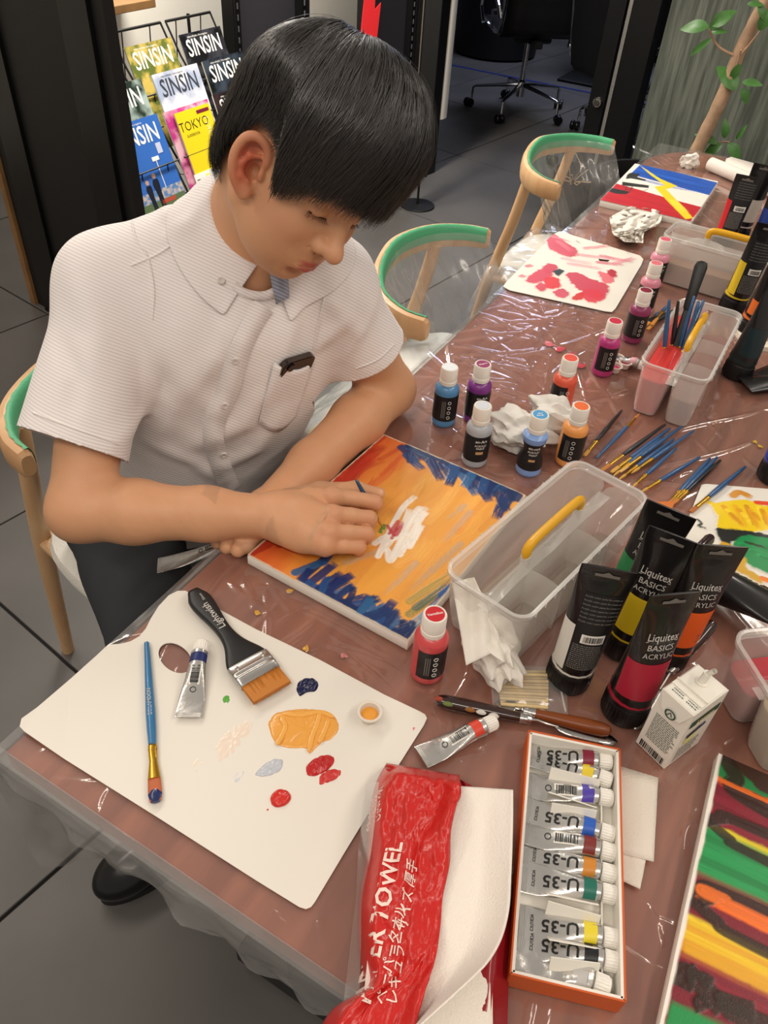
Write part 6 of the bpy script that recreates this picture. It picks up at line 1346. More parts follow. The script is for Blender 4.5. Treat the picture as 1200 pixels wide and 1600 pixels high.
# ------------------------------------------------------------------ big black tubes of acrylic
M_TUBEK = mat('tube_black', '#151314', .28, bump=(40, .12, 2), coat=.3); M_CAPK = mat('cap_black', '#0d0c0d', .35)
def big_tube(px, py, c, label, h=.178, face=0.0, back=False, lean=(0, 0), R=.0262, text=True, lie=None, band=(.048, .100), group='big black tubes of acrylic paint', wide=.0295, z=FZ-.0008):
    p = at(px, py, TH) if len((px, py)) == 2 else None; e = empty('acrylic_tube', (p[0], p[1], z), 0, label, 'tube', group)
    toc = math.atan2(CAM[1]-p[1], CAM[0]-p[0])+math.pi/2
    if lie is None: e.rotation_euler = (lean[0], lean[1], toc+face)
    else: e.matrix_world = lie
    b = MB(); b.lathe([(.0001, 0), (R*.97, 0), (R, .002), (R, .026), (R*.96, .028), (.0001, .028)], 36); k = b.build('cap', M_CAPK, e)
    q = MB()
    for j in range(40): an = 2*math.pi*j/40; q.box((R*math.cos(an), R*math.sin(an), .014), (.0007, .0007, .022))
    q.build('ridges', M_CAPK, k)['kind'] = 'stuff'
    def sec(z):
        u = min(1, max(0, (z-.034)/(h-.012-.034))); s_ = u**1.25; return R*.97*(1-s_)+wide*s_, R*.97*(1-s_)+.0016*s_
    n = 32; rings = []
    for z_ in list(np.linspace(.029, h-.012, 20))+[h]:
        a, d = sec(z_) if z_ < h else (wide, .0014); rings.append([(a*math.cos(2*math.pi*j/n), d*math.sin(2*math.pi*j/n), z_) for j in range(n)])
    b = MB(); b.loft(rings); bo = b.build('body', M_TUBEK, e, sharp=40)
    def S_(x, z_, lift=.0004):
        a, d = sec(z_); th = max(-1.55, min(1.55, x/a)); return (a*math.sin(th), -d*math.cos(th)-lift, z_)
    def wrapband(nm, z0, z1, m, a0=-1.45, a1=1.45, lift=.0004, par=None):
        P = []
        for th in np.linspace(a0, a1, 18):
            row = []
            for z_ in np.linspace(z0, z1, 8):
                a, d = sec(z_); row.append(((a+lift)*math.sin(th), -(d+lift)*math.cos(th), z_+.004*(1-math.cos(th))*((z_-z0)/(z1-z0))))
            P.append(row)
        return sheet(nm, np.array(P), m, par or e)
    cm = mat('band_'+c.strip('#'), c, .35)
    wrapband('ring', .0335, .0365, cm, -3.1, 3.1)
    if back:
        wrapband('colour_panel', band[0]-.008, band[1]+.006, cm, -1.5, -.62); pn = wrapband('text_panel', .046, .152, M_LABEL, -.6, 1.1, .0005)
        for k_ in range(7): link('small_print', wrapmesh('Acrylic color paint for artists use', .0034, mat('label_grey', '#77746f'), lambda x, y, k_=k_: S_(x+.006, .148-.0055*k_+y, .0010), .01), pn)
        bc = wrapband('barcode_label', .086, .098, W_PRINT, -.25, .75, .0008, pn); q = MB(); rb = random.Random(4); x = -.004
        while x < .018:
            wd = rb.choice((.0005, .001, .0014)); q.add([S_(x, .088, .0013), S_(x+wd, .088, .0013), S_(x+wd, .096, .0013), S_(x, .096, .0013)], [(0, 1, 2, 3)]); x += wd+rb.choice((.0005, .0009))
        q.build('bars', K_PRINT, bc, smooth=False)['kind'] = 'stuff'
        q = MB()
        for k_ in range(13):
            x = -.014
            while x < .020: wd = rb.uniform(.001, .003); z_ = .048+k_*.0028; q.add([S_(x, z_, .0011), S_(x+wd, z_, .0011), S_(x+wd, z_+.0015, .0011), S_(x, z_+.0015, .0011)], [(0, 1, 2, 3)]); x += wd+.0008
        q.build('text_block', mat('label_grey', '#77746f'), pn, smooth=False)['kind'] = 'stuff'
    else:
        wrapband('colour_panel', band[0], band[1], cm)
        if text:
            g = mat('label_silver', '#b9b5ae', .4)
            link('lettering', wrapmesh('Liquitex', .0125, g, lambda x, y: S_(x*.95, .136+y*1.1, .001), .01), e); link('lettering', wrapmesh('BASICS', .0105, g, lambda x, y: S_(x*1.0, .1225+y, .001), .004), e); link('lettering', wrapmesh('ACRYLIC', .0095, g, lambda x, y: S_(x*.98, .1115+y, .001), .0), e)
            q = MB(); q.add([S_(-.02, .1295, .001), S_(.02, .1295, .001), S_(.02, .1303, .001), S_(-.02, .1303, .001)], [(0, 1, 2, 3)]); q.build('underline', g, e, smooth=False)
            for k_ in range(3): link('small_print', wrapmesh(('PAINT', 'FOR', 'ARTIST')[k_], .0030, K_PRINT, lambda x, y, k_=k_: S_(x+.016, .066-.0045*k_+y, .0008), .0), e)
    # hang hole in the crimped fin
    b = MB(); pts = [(-.013, h-.0075), (-.0055, h-.0075), (0, h-.0040), (.0055, h-.0075), (.013, h-.0075), (.013, h-.0115), (-.013, h-.0115)]
    for sy in (-1, 1): b.add([(x, sy*.0024, z_) for x, z_ in pts], [tuple(range(7))])
    b.build('hang_hole', mat('hole_grey', '#6f6a64', .6), bo, smooth=False)
    return e
big_tube(885, 1062, '#d8d4cb', 'black paint tube with a white stripe, its back with barcode to the camera', .186, .25, True, (-.03, .03))
big_tube(968, 1012, '#d9b91f', 'black paint tube with a broad yellow panel', .190, .05, False, (-.05, .05))
big_tube(1035, 1030, '#dc5a1f', 'black paint tube with a broad orange panel', .190, .6, False, (-.03, .06))
big_tube(972, 1112, '#a51f36', 'black paint tube with a crimson panel, closest to the juice carton', .190, .75, False, (-.05, .05))
big_tube(965, 955, '#2f8a52', 'black paint tube with a green panel, behind the yellow one', .182, .0, False, (-.02, .08))
big_tube(1148, 588, '#12282c', 'dark paint tube standing alone right of the box of pink water', .182, .9, False, (-.02, .12), text=False)
big_tube(1128, 382, '#c8262e', 'black paint tube with a red corner, back text showing, leftmost at the far right', .165, .1, True, (.0, .04))
big_tube(1150, 372, '#d8cfc4', 'black paint tube with a cream panel at the far right, second behind the red one', .178, .15, False, (0, .05), text=False)
big_tube(1182, 392, '#1f3d8c', 'black paint tube with a dark blue panel at the far right edge', .180, .1, False, (0, .06), text=False)
big_tube(1140, 485, '#e0c12a', 'black paint tube with a yellow ring and barcode, right of the brown-water box', .186, .35, True, (-.02, .10))
big_tube(1168, 522, '#e2702a', 'black paint tube with an orange panel next to the pink-water box', .186, .5, False, (-.02, .10), text=False, band=(.045, .072))
big_tube(1207, 748, '#2a3fa8', 'black-capped paint tube with a bright blue panel, cut by the right edge', .186, .0, False, (0, .0), text=False, band=(.040, .12))
fl = at(1150, 935, FZ+.020); ft = at(1068, 915, FZ+.010)
big_tube(1115, 930, '#1a1617', 'black paint tube lying flat beside the yellow palette', .170, 0, False, (0, 0), lie=Matrix.Translation(Vector(at(1060, 885, FZ+.0245))) @ (Matrix.Rotation(math.atan2(*(at(1140, 930)-at(1060, 885))[1::-1]), 4, 'Z') @ Matrix.Rotation(math.pi/2-.12, 4, 'Y') @ Matrix.Rotation(-math.pi/2+math.pi, 4, 'Z')))
# ------------------------------------------------------------------ divided clear boxes with yellow handles
M_TRAY = film('tray_plastic', (.95, .94, .92, 1), .34, .25, .8, (.95, .93, .89, 1), base=.02)
M_HANDLE = mat('handle_yellow', '#e2a81c', .35, bump=(90, .1))
def tray(o, ang, label, L=.285, W=.112, Hh=.105, waters=(None, None), hx=1.0, div=True, dirt=0):
    """o: centre on the table; two troughs under one rim, a bridge with the handle between them"""
    e = empty('divided_box', (o[0], o[1], FZ-.0006), ang, label, 'box', None)
    n = 7
    def ring(cx, w, l, z, r): return [(p[0]+cx, p[1], z) for p in rrect(w, l, r, n)]
    for s in (-1, 1):
        w = W/2-.004; rings = [ring(s*(W/4-.000), w*(.74+.26*u**.6), L*(.90+.10*u**.8)-.004, .0015+u*(Hh-.012), .012+.006*u) for u in np.linspace(0, 1, 9)]
        b = MB(); b.loft([ring(s*W/4, w*.55, L*.84, .0008, .010)]+rings, cap=False); b.add(ring(s*W/4, w*.55, L*.84, .0008, .010), [tuple(range((n+1)*4))]); b.build('trough', M_TRAY, e)
        wl = waters[0 if s < 0 else 1]
        if wl:
            z1, col, al = wl; u1 = max(0, (z1-.0015)/(Hh-.012)); b = MB(); b.loft([ring(s*W/4, (w*(.74+.26*u**.6))-.0028, (L*(.90+.10*u**.8)-.004)-.003, .003+u*(Hh-.012), .011+.006*u) for u in np.linspace(0, u1, 5)])
            b.build('water', mat('water_'+col.strip('#')+str(int(al*100)), col, .08, alpha=al, coat=.3), e)
    # rim
    b = MB(); R = [ring(0, W-.006, L-.006, Hh-.012, .017), ring(0, W, L, Hh-.010, .020), ring(0, W+.004, L+.004, Hh-.006, .022), ring(0, W+.004, L+.004, Hh-.001, .022), ring(0, W, L, Hh, .020), ring(0, W-.006, L-.006, Hh-.001, .017), ring(0, W-.008, L-.008, Hh-.006, .016)]
    b.loft(R, cap=False); b.build('rim', M_TRAY, e)
    q = MB()
    for k in range(14):
        y = -L/2+.02+k*(L-.04)/13
        for s in (-1, 1): q.box((s*(W/2+.0022), y, Hh-.0035), (.0022, .0012, .006))
    q.build('rim_ribs', M_TRAY, e)['kind'] = 'stuff'
    # bridge between the troughs, partitions on one side
    b = MB(); b.add([(-.004, -L/2+.004, Hh-.03), (.004, -L/2+.004, Hh-.03), (.004, L/2-.004, Hh-.03), (-.004, L/2-.004, Hh-.03)], [(0, 1, 2, 3)]); P = [(x, y, Hh-.030+.024*math.exp(-((abs(y)-.055)/.05)**4)*math.exp(-(x/.006)**2)) for y in np.linspace(-L/2+.006, L/2-.006, 30) for x in np.linspace(-.008, .008, 5)]
    b2 = MB(); b2.loft([P[i*5:i*5+5] for i in range(30)], cap=False, closed=False); b2.build('bridge', M_TRAY, e)
    if div:
        for y in (-L*.18, L*.17):
            b = MB(); w = W/2-.006; b.loft([[(.002+k*w, y+.004*math.sin(k*3), z) for k in (0, .25, .5, .75, 1)] for z in (.004, .03, .055, .078)], cap=False, closed=False); b.build('partition', M_TRAY, e)
    hp = spline([(0, -L*.20, Hh-.022), (0, -L*.205, Hh+.004), (0, -L*.185, Hh+.014), (0, -L*.10, Hh+.017), (0, L*.10, Hh+.017), (0, L*.185, Hh+.014), (0, L*.205, Hh+.004), (0, L*.20, Hh-.022)], 30)
    hp = [(p[0], p[1]*hx, p[2]) for p in hp]
    for hq in (hp[:4], hp[-4:]): b = MB(); b.tube(hq, .0062, 10); b.build('handle_post', M_TRAY, e)
    b = MB(); b.tube(hp[3:-3], [.0055]+[.0072]*(len(hp)-8)+[.0055], 12, flat=.8); b.build('handle', M_HANDLE, e)
    return e
tray((.391, .533), math.radians(78.6-90), 'clear divided box with a yellow handle and nearly clean water, beside the sunset canvas', L=.300, W=.116, waters=((.010, '#b9a898', .30), (.018, '#a89a8c', .35)))
tray((.420, 1.146), math.radians(90-90), 'clear divided box with pink water, brushes standing in it', L=.285, W=.112, waters=((.070, '#d8423e', .97), (.050, '#c9a49c', .55)))
tray((.395, 1.606), math.radians(-3+90), 'clear divided box with a yellow handle and brown water, at the back', L=.285, W=.105, waters=((.045, '#a98368', .72), (.045, '#a98368', .72)))
tray((.768, .532), math.radians(-50), 'clear divided box of red and cream water, cut by the right edge', L=.285, W=.125, waters=((.055, '#b03a44', .93), (.075, '#c3b391', .85)), div=False)
# ------------------------------------------------------------------ brushes
M_FERR = mat('ferrule_gold', '#c79a3a', .25, .9); M_FERRS = mat('ferrule_steel', '#c4c2be', .25, .95)
def brush(tip, end, z, hc, label, flat=0, r=.0034, hair='#b9762e', group='paint brushes', zt=None, fer=.22, bl=.07, wd=1.0, name='paint_brush', tipc=None, gold=True, Lfix=None, fan=False):
    a = at(*tip, z if zt is None else zt) if len(tip) == 2 else np.array(tip, float); b_ = at(*end, z) if len(end) == 2 else np.array(end, float); L = np.linalg.norm(b_-a); x = norm(b_-a); e = empty(name, a, 0, label, 'brush', group); e.matrix_world = frame(a, x)
    lb, lf = L*bl, L*fer
    k = 1-flat*.6; q = MB(); w1 = r*.85*wd
    if fan: q.tube([(0, 0, 0), (lb*.5, 0, 0), (lb, 0, 0)], [.016, .010, .004], 14, flat=.12, up=(0, 0, 1))
    elif flat: q.tube([(0, 0, 0), (lb*.35, 0, 0), (lb*1.02, 0, 0)], [w1*1.0, w1*1.25, w1*1.15], 12, flat=.35, up=(0, 0, 1))
    else: q.tube([(0, 0, 0), (lb*.3, 0, 0), (lb*.7, 0, 0), (lb*1.02, 0, 0)], [.0003, r*.5, r*.72, r*.62], 10)
    bo = q.build('bristles', mat('bristle_'+hair.strip('#'), hair, .6, bump=(500, .4, 2)), e)
    if tipc: q = MB(); q.tube([(-.001, 0, 0), (lb*.3, 0, 0), (lb*.5, 0, 0)], [w1*.8, w1*1.3, w1*.9], 10, flat=.5, up=(0, 0, 1)); q.build('wet_paint', paintmat(tipc), bo)
    q = MB(); q.tube([(lb, 0, 0), (lb+lf*.5, 0, 0), (lb+lf*.8, 0, 0), (lb+lf*.84, 0, 0), (lb+lf, 0, 0)], [w1*1.2 if flat else r*.66, r*.95, r*1.02, r*1.12, r*.98], 12, flat=.55 if flat else 1, up=(0, 0, 1)); q.build('ferrule', M_FERR if gold else M_FERRS, e)
    q = MB(); s0 = lb+lf; q.tube([(s0-.001, 0, 0), (s0+(L-s0)*.12, 0, 0), (s0+(L-s0)*.3, 0, 0), (s0+(L-s0)*.8, 0, 0), (L-.002, 0, 0), (L, 0, 0)], [r*.95, r*1.15, r*1.25, r*.85, r*.7, r*.35], 12); q.build('handle', mat('brush_'+hc.strip('#'), hc, .3, coat=.4), e)
    return e
BL, BK = '#27507c', '#17181b'
w_ = brush((243, 1252), (229, 1003), PZ+.0045, '#2f6f9e', 'blue flat brush with red and blue paint on its tip, lying on the white palette', 1, .0044, '#b5623c', wd=1.5, fer=.20, bl=.12, tipc='#1f2c5c')
me = textmesh('BOLAMOON', .0062, mat('label_silver', '#b9b5ae', .4), .01); o = link('lettering', me, w_, (.118, 0, .0052), (0, 0, 0))
brush((598, 824), (556, 749), TH+.088, '#25425f', 'small blue brush held in his right hand, its tip on the white flower', 0, .0030, '#c98a3a', zt=TH+.0235, fer=.25, bl=.16, group=None)
for i, (t, n_, c, fl, lb, hr) in enumerate([((913, 712), (972, 641), BK, 1, 'black brush lying alone behind the clear divided box, nearest the tissue', '#c99a42'), ((1000, 646), (932, 716), BL, 0, 'slim blue brush with its hairs pointing to the far side', '#b9762e'), ((940, 735), (1040, 663), BK, 1, 'black flat brush at the back of the row', '#b9762e'), ((955, 738), (1047, 669), BL, 1, 'blue flat brush second in the row', '#c99a42'), ((958, 744), (1032, 685), BL, 0, 'blue brush third in the row, partly under its neighbour', '#c99a42'), ((968, 737), (1066, 666), BL, 1, 'blue brush with a pale speck, fourth in the row', '#d2a860'), ((966, 750), (1053, 686), BL, 0, 'blue brush fifth in the row', '#c99a42'), ((986, 740), (1084, 673), BL, 0, 'blue pointed brush reaching furthest right in the row', '#c99a42'), ((986, 763), (1057, 700), BL, 0, 'blue brush closest to the clear box in the row', '#c99a42'), ((1000, 770), (1094, 714), BL, 0, 'blue brush lying apart, below the row', '#c99a42')]):
    brush(t, n_, FZ+.0034+.0012*(i % 3), c, lb, fl, .0032, hr, 'brushes lying in a row', fer=.2, bl=.12)
for t, n_, c, lb in (((1042, 790), (1110, 716), BL, 'blue brush, left one of the bundle of three'), ((1048, 788), (1121, 714), BL, 'blue brush, middle one of the bundle of three'), ((1052, 788), (1126, 719), BK, 'black brush, right one of the bundle of three')): brush(t, n_, FZ+.0040, c, lb, 0, .0034, '#b9762e', 'bundle of three brushes', fer=.18, bl=.10)
brush((1079, 800), (1165, 729), FZ+.0050, BL, 'blue flat brush lying across the corner of the yellow palette', 1, .0036, '#a8642e', 'paint brushes', fer=.22, bl=.10)
brush((1038, 785), (1052, 812), FZ+.022, '#3a2418', 'fan brush with orange hairs sticking up behind the black tubes', 0, .0034, '#c9702e', None, fan=True, bl=.5, fer=.2)
# brushes and a palette knife standing in the pink water
cx = [((1038, 545), (1046, 468), BL, 'blue'), ((1050, 540), (1060, 470), BK, 'black'), ((1062, 545), (1085, 462), BL, 'blue with a red mark'), ((1070, 548), (1092, 470), BL, 'slim blue'), ((1066, 552), (1100, 468), BL, 'dark blue')]
for i, (t, n_, c, nm) in enumerate(cx):
    a = at(*t, TH+.072); b_ = at(*n_, TH+.155); brush(a-(b_-a)*.15, b_, 0, c, nm+' brush handle standing in the pink water, '+['leftmost', 'beside the knife', 'third from the left', 'fourth from the left', 'rightmost'][i], 0, .0038, '#5a2a20', 'brushes in the pink water', fer=.12, bl=.05)
for i, (t, n_) in enumerate([((1012, 515), (1035, 492)), ((1010, 508), (1030, 488)), ((1018, 508), (1042, 478))]): brush(t, n_, FZ+.0045+.002*i, BL, ['upper', 'middle', 'lower'][i]+' of the golden brush tips poking out left of the pink-water box', 1, .0036, '#b8792c', 'brush tips by the pink-water box', bl=.4, fer=.3)
k_ = empty('spatula', at(1013, 503, FZ+.004), 0, 'black plastic spatula lying behind the pink-water box', 'spatula'); a = at(1013, 503, FZ+.006); b_ = at(1050, 488, FZ+.006); k_.matrix_world = frame(a, b_-a); q = MB(); q.tube([(0, 0, 0), (.004, 0, 0), (.03, 0, 0), (.10, 0, 0)], [.004, .008, .0085, .006], 12, flat=.45, up=(0, 0, 1)); q.build('handle', M_CAPK, k_); q = MB(); q.tube([(.10, 0, 0), (.13, 0, 0)], [.004, .002], 8, flat=.3); q.build('shank', M_CAPK, k_)
e = empty('plastic_knife', at(1052, 540, TH+.075), 0, 'black plastic knife standing upright in the pink water', 'knife'); a = at(1056, 540, TH+.075); b_ = at(1098, 408, TH+.205); e.matrix_world = frame(a, b_-a, (CAM-a)); L = np.linalg.norm(b_-a)
q = MB(); q.tube([(L*.42, 0, 0), (L*.46, 0, 0), (L*.7, 0, 0), (L*.93, 0, 0), (L*.985, 0, 0), (L, 0, 0)], [.006, .0085, .0095, .0115, .009, .003], 14, flat=.35, up=(0, 0, 1)); q.build('handle', M_CAPK, e)
q = MB(); q.tube([(-.02, 0, 0), (.01, 0, 0), (L*.43, 0, 0)], [.003, .0075, .0065], 10, flat=.18, up=(0, 0, 1)); q.build('blade', mat('blade_black_wet', '#1c1a1b', .2, coat=.6), e)
# ------------------------------------------------------------------ wide decorator's brush on the palette
e = empty('wide_brush', at(300, 930, PZ+.008), 0, 'wide flat brush with a black handle and golden bristles, lying across the palette edge', 'brush')
A0, A1 = at(306, 930, PZ+.009), at(430, 1088, PZ+.009); xw = norm(A1-A0); e.matrix_world = frame(A0, xw); L = np.linalg.norm(A1-A0)
px2 = lambda f: f*L
hw = [(-.006, .006), (.0, .0125), (.012, .0152), (.03, .0138), (.05, .0108), (.068, .0092), (.085, .0105), (.100, .0155), (.112, .0225), (.122, .0262), (.126, .0265)]
xs = np.linspace(-.006, .126, 40); ws = np.interp(xs, [p[0] for p in hw], [p[1] for p in hw]); ws = np.convolve(np.pad(ws, 2, 'edge'), np.ones(5)/5, 'valid')
sc = (L-.058)/.126
b = MB(); rings = []
for x, w in zip(xs, ws):
    t = .0062*(1-.25*max(0, (x-.08)/.05)); rings.append([(x*sc, w*math.copysign(abs(math.cos(a))**.6, math.cos(a)), t*math.copysign(abs(math.sin(a))**.8, math.sin(a))) for a in [2*math.pi*j/20 for j in range(20)]])
b.loft(rings); hd_ = b.build('handle', mat('wide_brush_black', '#1b1b1d', .38), e, sharp=0)
o = link('lettering', textmesh('Lightwish', .0125, mat('label_silver', '#b9b5ae', .4), .015), hd_, (.046*sc, 0, .0066), (0, 0, math.pi)); link('size_mark', textmesh('50mm', .005, mat('label_silver', '#b9b5ae', .4)), hd_, (.012*sc, .003, .0068), (0, 0, math.pi))
x0 = L-.060; b = MB(); P = [(x0, .0262), (x0+.030, .0255)]
b.loft([[(x, w*math.copysign(abs(math.cos(a))**.35, math.cos(a)), t*math.copysign(abs(math.sin(a))**.5, math.sin(a))) for a in [2*math.pi*j/24 for j in range(24)]] for x, w, t in [(x0, .0265, .0062), (x0+.010, .0265, .0062), (x0+.0105, .0268, .0068), (x0+.013, .0268, .0068), (x0+.0135, .0265, .0062), (x0+.017, .0265, .0062), (x0+.0175, .0268, .0068), (x0+.020, .0268, .0068), (x0+.0205, .0264, .0062), (x0+.030, .0260, .0058)]]); fe = b.build('ferrule', M_FERRS, e, sharp=50)
for y in (-.017, .017): b = MB(); b.lathe([(.0022, 0), (.0019, .001), (.0001, .0014)], 12, (x0+.005, y, .0060), cap=False); b.build('rivet', M_FERRS, fe)
b = MB(); rb = random.Random(6)
for k in range(150):
    y = -.0245+.049*k/149; z = rb.uniform(-.004, .0045); ln = .026+rb.uniform(-.0012, .0012)
    b.tube([(x0+.029, y, z), (x0+.029+ln*.6, y*1.01, z*.7), (x0+.029+ln, y*1.02+rb.uniform(-.0004, .0004), z*.35-.001)], [.00055, .0005, .00015], 4)
b.box((x0+.041, 0, 0), (.026, .0485, .006)); o = b.build('bristles', mat('golden_bristle', '#b9742a', .45), e); o['kind'] = 'stuff'
# ------------------------------------------------------------------ palette knives
M_KNIFEH = mat('knife_dark_wood', '#2c1510', .18, coat=.8, vary=(20, .2)); M_BLADE = mat('knife_steel', '#a9a7a4', .18, 1, bump=(30, .1)); M_BROWNH = woodmat('knife_brown_wood', '#6a3418', '#8a4a22', (2, 30, 30), .3)
def knife(hend, fer, blade_end, z, label, hm=M_KNIFEH, r=.0078, zb=None, zf=None, bend=None, group='palette knives', bw=.009):
    a, f_ = at(*hend, z), at(*fer, z if zf is None else zf); e = empty('palette_knife', a, 0, label, 'knife', group); e.matrix_world = frame(a, f_-a); L = np.linalg.norm(f_-a); MI = e.matrix_world.inverted()
    q = MB(); q.tube([(0, 0, 0), (.003, 0, 0), (.010, 0, 0), (L*.35, 0, 0), (L*.8, 0, 0), (L, 0, 0)], [.002, r*.75, r, r*1.05, r*.82, r*.68], 16); q.build('handle', hm, e)
    q = MB(); q.tube([(L, 0, 0), (L+.004, 0, 0), (L+.0045, 0, 0), (L+.008, 0, 0), (L+.0085, 0, 0), (L+.013, 0, 0)], [r*.74, r*.74, r*.66, r*.66, r*.74, r*.6], 16); q.build('ferrule', M_FERRS, e)
    p = MI @ Vector(at(*blade_end, FZ+.0012 if zb is None else zb)); s_ = Vector((L+.012, 0, 0)); m = s_.lerp(p, .22); low = min(p.z, s_.z)-.001
    q = MB(); q.tube([s_, s_.lerp(p, .08)+Vector((0, 0, .002)), s_.lerp(p, .18), s_.lerp(p, .32)], [.0021, .002, .002, .0016], 8); q.build('shank', M_FERRS, e)
    d = (p-s_).normalized(); sd = Vector((0, 0, 1)).cross(d).normalized(); rows = []
    for u in np.linspace(.28, 1, 12): c = s_.lerp(p, u); w = bw*min(1, (u-.26)*9)*(1 if u < .75 else max(.12, (1-((u-.75)/.25)**2)**.5)); rows.append([tuple(c-sd*w), tuple(c), tuple(c+sd*w)])
    o = sheet('blade', np.array(rows), M_BLADE, e); o.modifiers.new('t', 'SOLIDIFY').thickness = .0006; return e
knife((1112, 838), (1052, 903), (1010, 985), FZ+.040, 'dark-handled palette knife resting on the black tubes, upper one', zb=FZ+.004)
knife((1126, 856), (1066, 916), (1025, 985), FZ+.036, 'dark-handled palette knife resting on the black tubes, lower one', zb=FZ+.004)
knife((1116, 972), (1056, 1040), (991, 1140), FZ+.022, 'dark-handled palette knife behind the juice carton, its blade reaching past it', zb=FZ+.0015, zf=FZ+.010)
knife((1018, 800), (995, 850), (965, 905), FZ+.050, 'dark palette knife handle at the clear box corner, left one', zb=FZ+.004)
knife((1062, 812), (1040, 862), (1010, 930), FZ+.060, 'dark palette knife handle behind the green tube, right one', zb=FZ+.004)
kn = knife((680, 1094), (812, 1121), (965, 1160), FZ+.0085, 'dark paint-flecked palette knife in front of the crumpled paper', r=.0085, zb=FZ+.002)
for p, c in (((700, 1099), '#6a7a3e'), ((686, 1091), '#9a4434'), ((752, 1112), '#cfcac2'), ((772, 1117), '#cfcac2'), ((735, 1108), '#8a5a2a')):
    q = MB(); v = kn.matrix_world.inverted() @ Vector(at(*p, FZ+.016)); q.lathe([(.0001, .0010), (.0022, .0006), (.0032, -.0014)], 10, (v.x, v.y, .0076), sx=1.9, cap=False); q.build('paint_fleck', paintmat(c), kn)
knife((955, 1143), (836, 1115), (775, 1098), FZ+.0100, 'brown wooden-handled palette knife lying behind the orange box', M_BROWNH, .0080, zb=FZ+.0020)
# ------------------------------------------------------------------ sticks in a clear bag
for k in range(12):
    t = k/11; a = at(776+6*t, 1050+50*t, FZ+.0030+.004*(k % 2)); b_ = at(857-1*t, 1050+56*t, FZ+.0030+.004*(k % 2)); e = empty('wooden_stick', a, 0, 'pale wooden stick in the bundle beside the crumpled white paper', 'stick', 'bundle of wooden sticks'); e.matrix_world = frame(a, b_-a); L = np.linalg.norm(b_-a)
    q = MB(); q.lathe([(.0019, 0), (.0022, .0006), (.0022, L-.0006), (.0019, L)], 8); me = q.mesh('shaft', mat('pale_stick', '#d9bf8c', .7, vary=(60, .1))); me.transform(Matrix.Rotation(math.pi/2, 4, 'Y')); link('shaft', me, e)
bg = empty('clear_bag', at(840, 1080, FZ), 0, 'small clear zip bag lying over the wooden sticks', 'bag'); rows = []
for i in range(26):
    row = []
    for j in range(18):
        u, v = i/25, j/17; px = 765+u*120+v*(5-3*u); py = 1036+v*72+u*8; z = FZ+.010*math.sin(math.pi*v)*(1-u**4)+.003+.003*(fbm(u*9, v*7, 5, 2)-.5); row.append(at(px, py, z)-np.array(bg.location))
    rows.append(row)
sheet('film', np.array(rows), M_CFILM, bg); b = MB(); p0, p1 = at(868, 1042, FZ+.004), at(884, 1112, FZ+.004); b.tube([p0-np.array(bg.location), p1-np.array(bg.location)], .0012, 6); b.build('zip', mat('zip_clear', '#d8d3cb', .3, alpha=.6), bg)
# ------------------------------------------------------------------ crumpled paper
M_TISSUE = mat('crumpled_paper', '#e0dad0', .85, bump=(160, .25, 3)); M_TISSUEG = mat('grey_tissue', '#cfcbc4', .85, bump=(160, .3, 3))
def crumple(c, R, label, m, seed, sq=(1, 1, .7), name='crumpled_tissue', rot=0, amp=.5, res=5, group=None):
    bm = bmesh.new(); bmesh.ops.create_icosphere(bm, subdivisions=res, radius=1); rg = np.random.default_rng(seed); D = rg.normal(size=(46, 3)); D /= np.linalg.norm(D, axis=1)[:, None]; h = rg.uniform(.50, .98, 46); V = np.array([v.co[:] for v in bm.verts])
    r = np.min(np.where(V@D.T > .05, h/np.maximum(V@D.T, .05), 9), axis=1); r = np.clip(r, .35, 1.15)
    D2 = rg.normal(size=(30, 3)); D2 /= np.linalg.norm(D2, axis=1)[:, None]; ph = rg.uniform(0, 6, 30)
    fold_ = sum(np.abs(np.sin((V@D2[i])*rg.uniform(3, 7)+ph[i])) for i in range(10))/10; r = r*(1-amp*.9*(fold_-.55)); V2 = V*r[:, None]*R*np.array(sq)
    V2[:, 2] = np.maximum(V2[:, 2]-V2[:, 2].min()*.75-0, 0) if True else V2[:, 2]; V2[:, 2] -= V2[:, 2].min()
    for v, p in zip(bm.verts, V2): v.co = p
    me = bpy.data.meshes.new('paper'); bm.to_mesh(me); bm.free(); me.materials.append(m); me.polygons.foreach_set('use_smooth', [True]*len(me.polygons)); me.set_sharp_from_angle(angle=.5)
    e = empty(name, c, rot, label, 'tissue', group); link('paper', me, e); return e
def P_(px, py): p = at(px, py, TH); return (p[0], p[1], FZ-.001)
crumple(P_(803, 698), .085, 'big ball of crumpled grey tissue among the standing bottles', M_TISSUEG, 3, (1, .8, .55), amp=1.1)
crumple(P_(868, 684), .066, 'crumpled grey tissue with a raised corner, right of the pale blue bottle', M_TISSUEG, 4, (1, .7, .85), amp=1.0)
crumple(P_(1073, 262), .040, 'small crumpled white tissue at the far end of the table', M_TISSUE, 7, (1, .9, .8), amp=1.1)
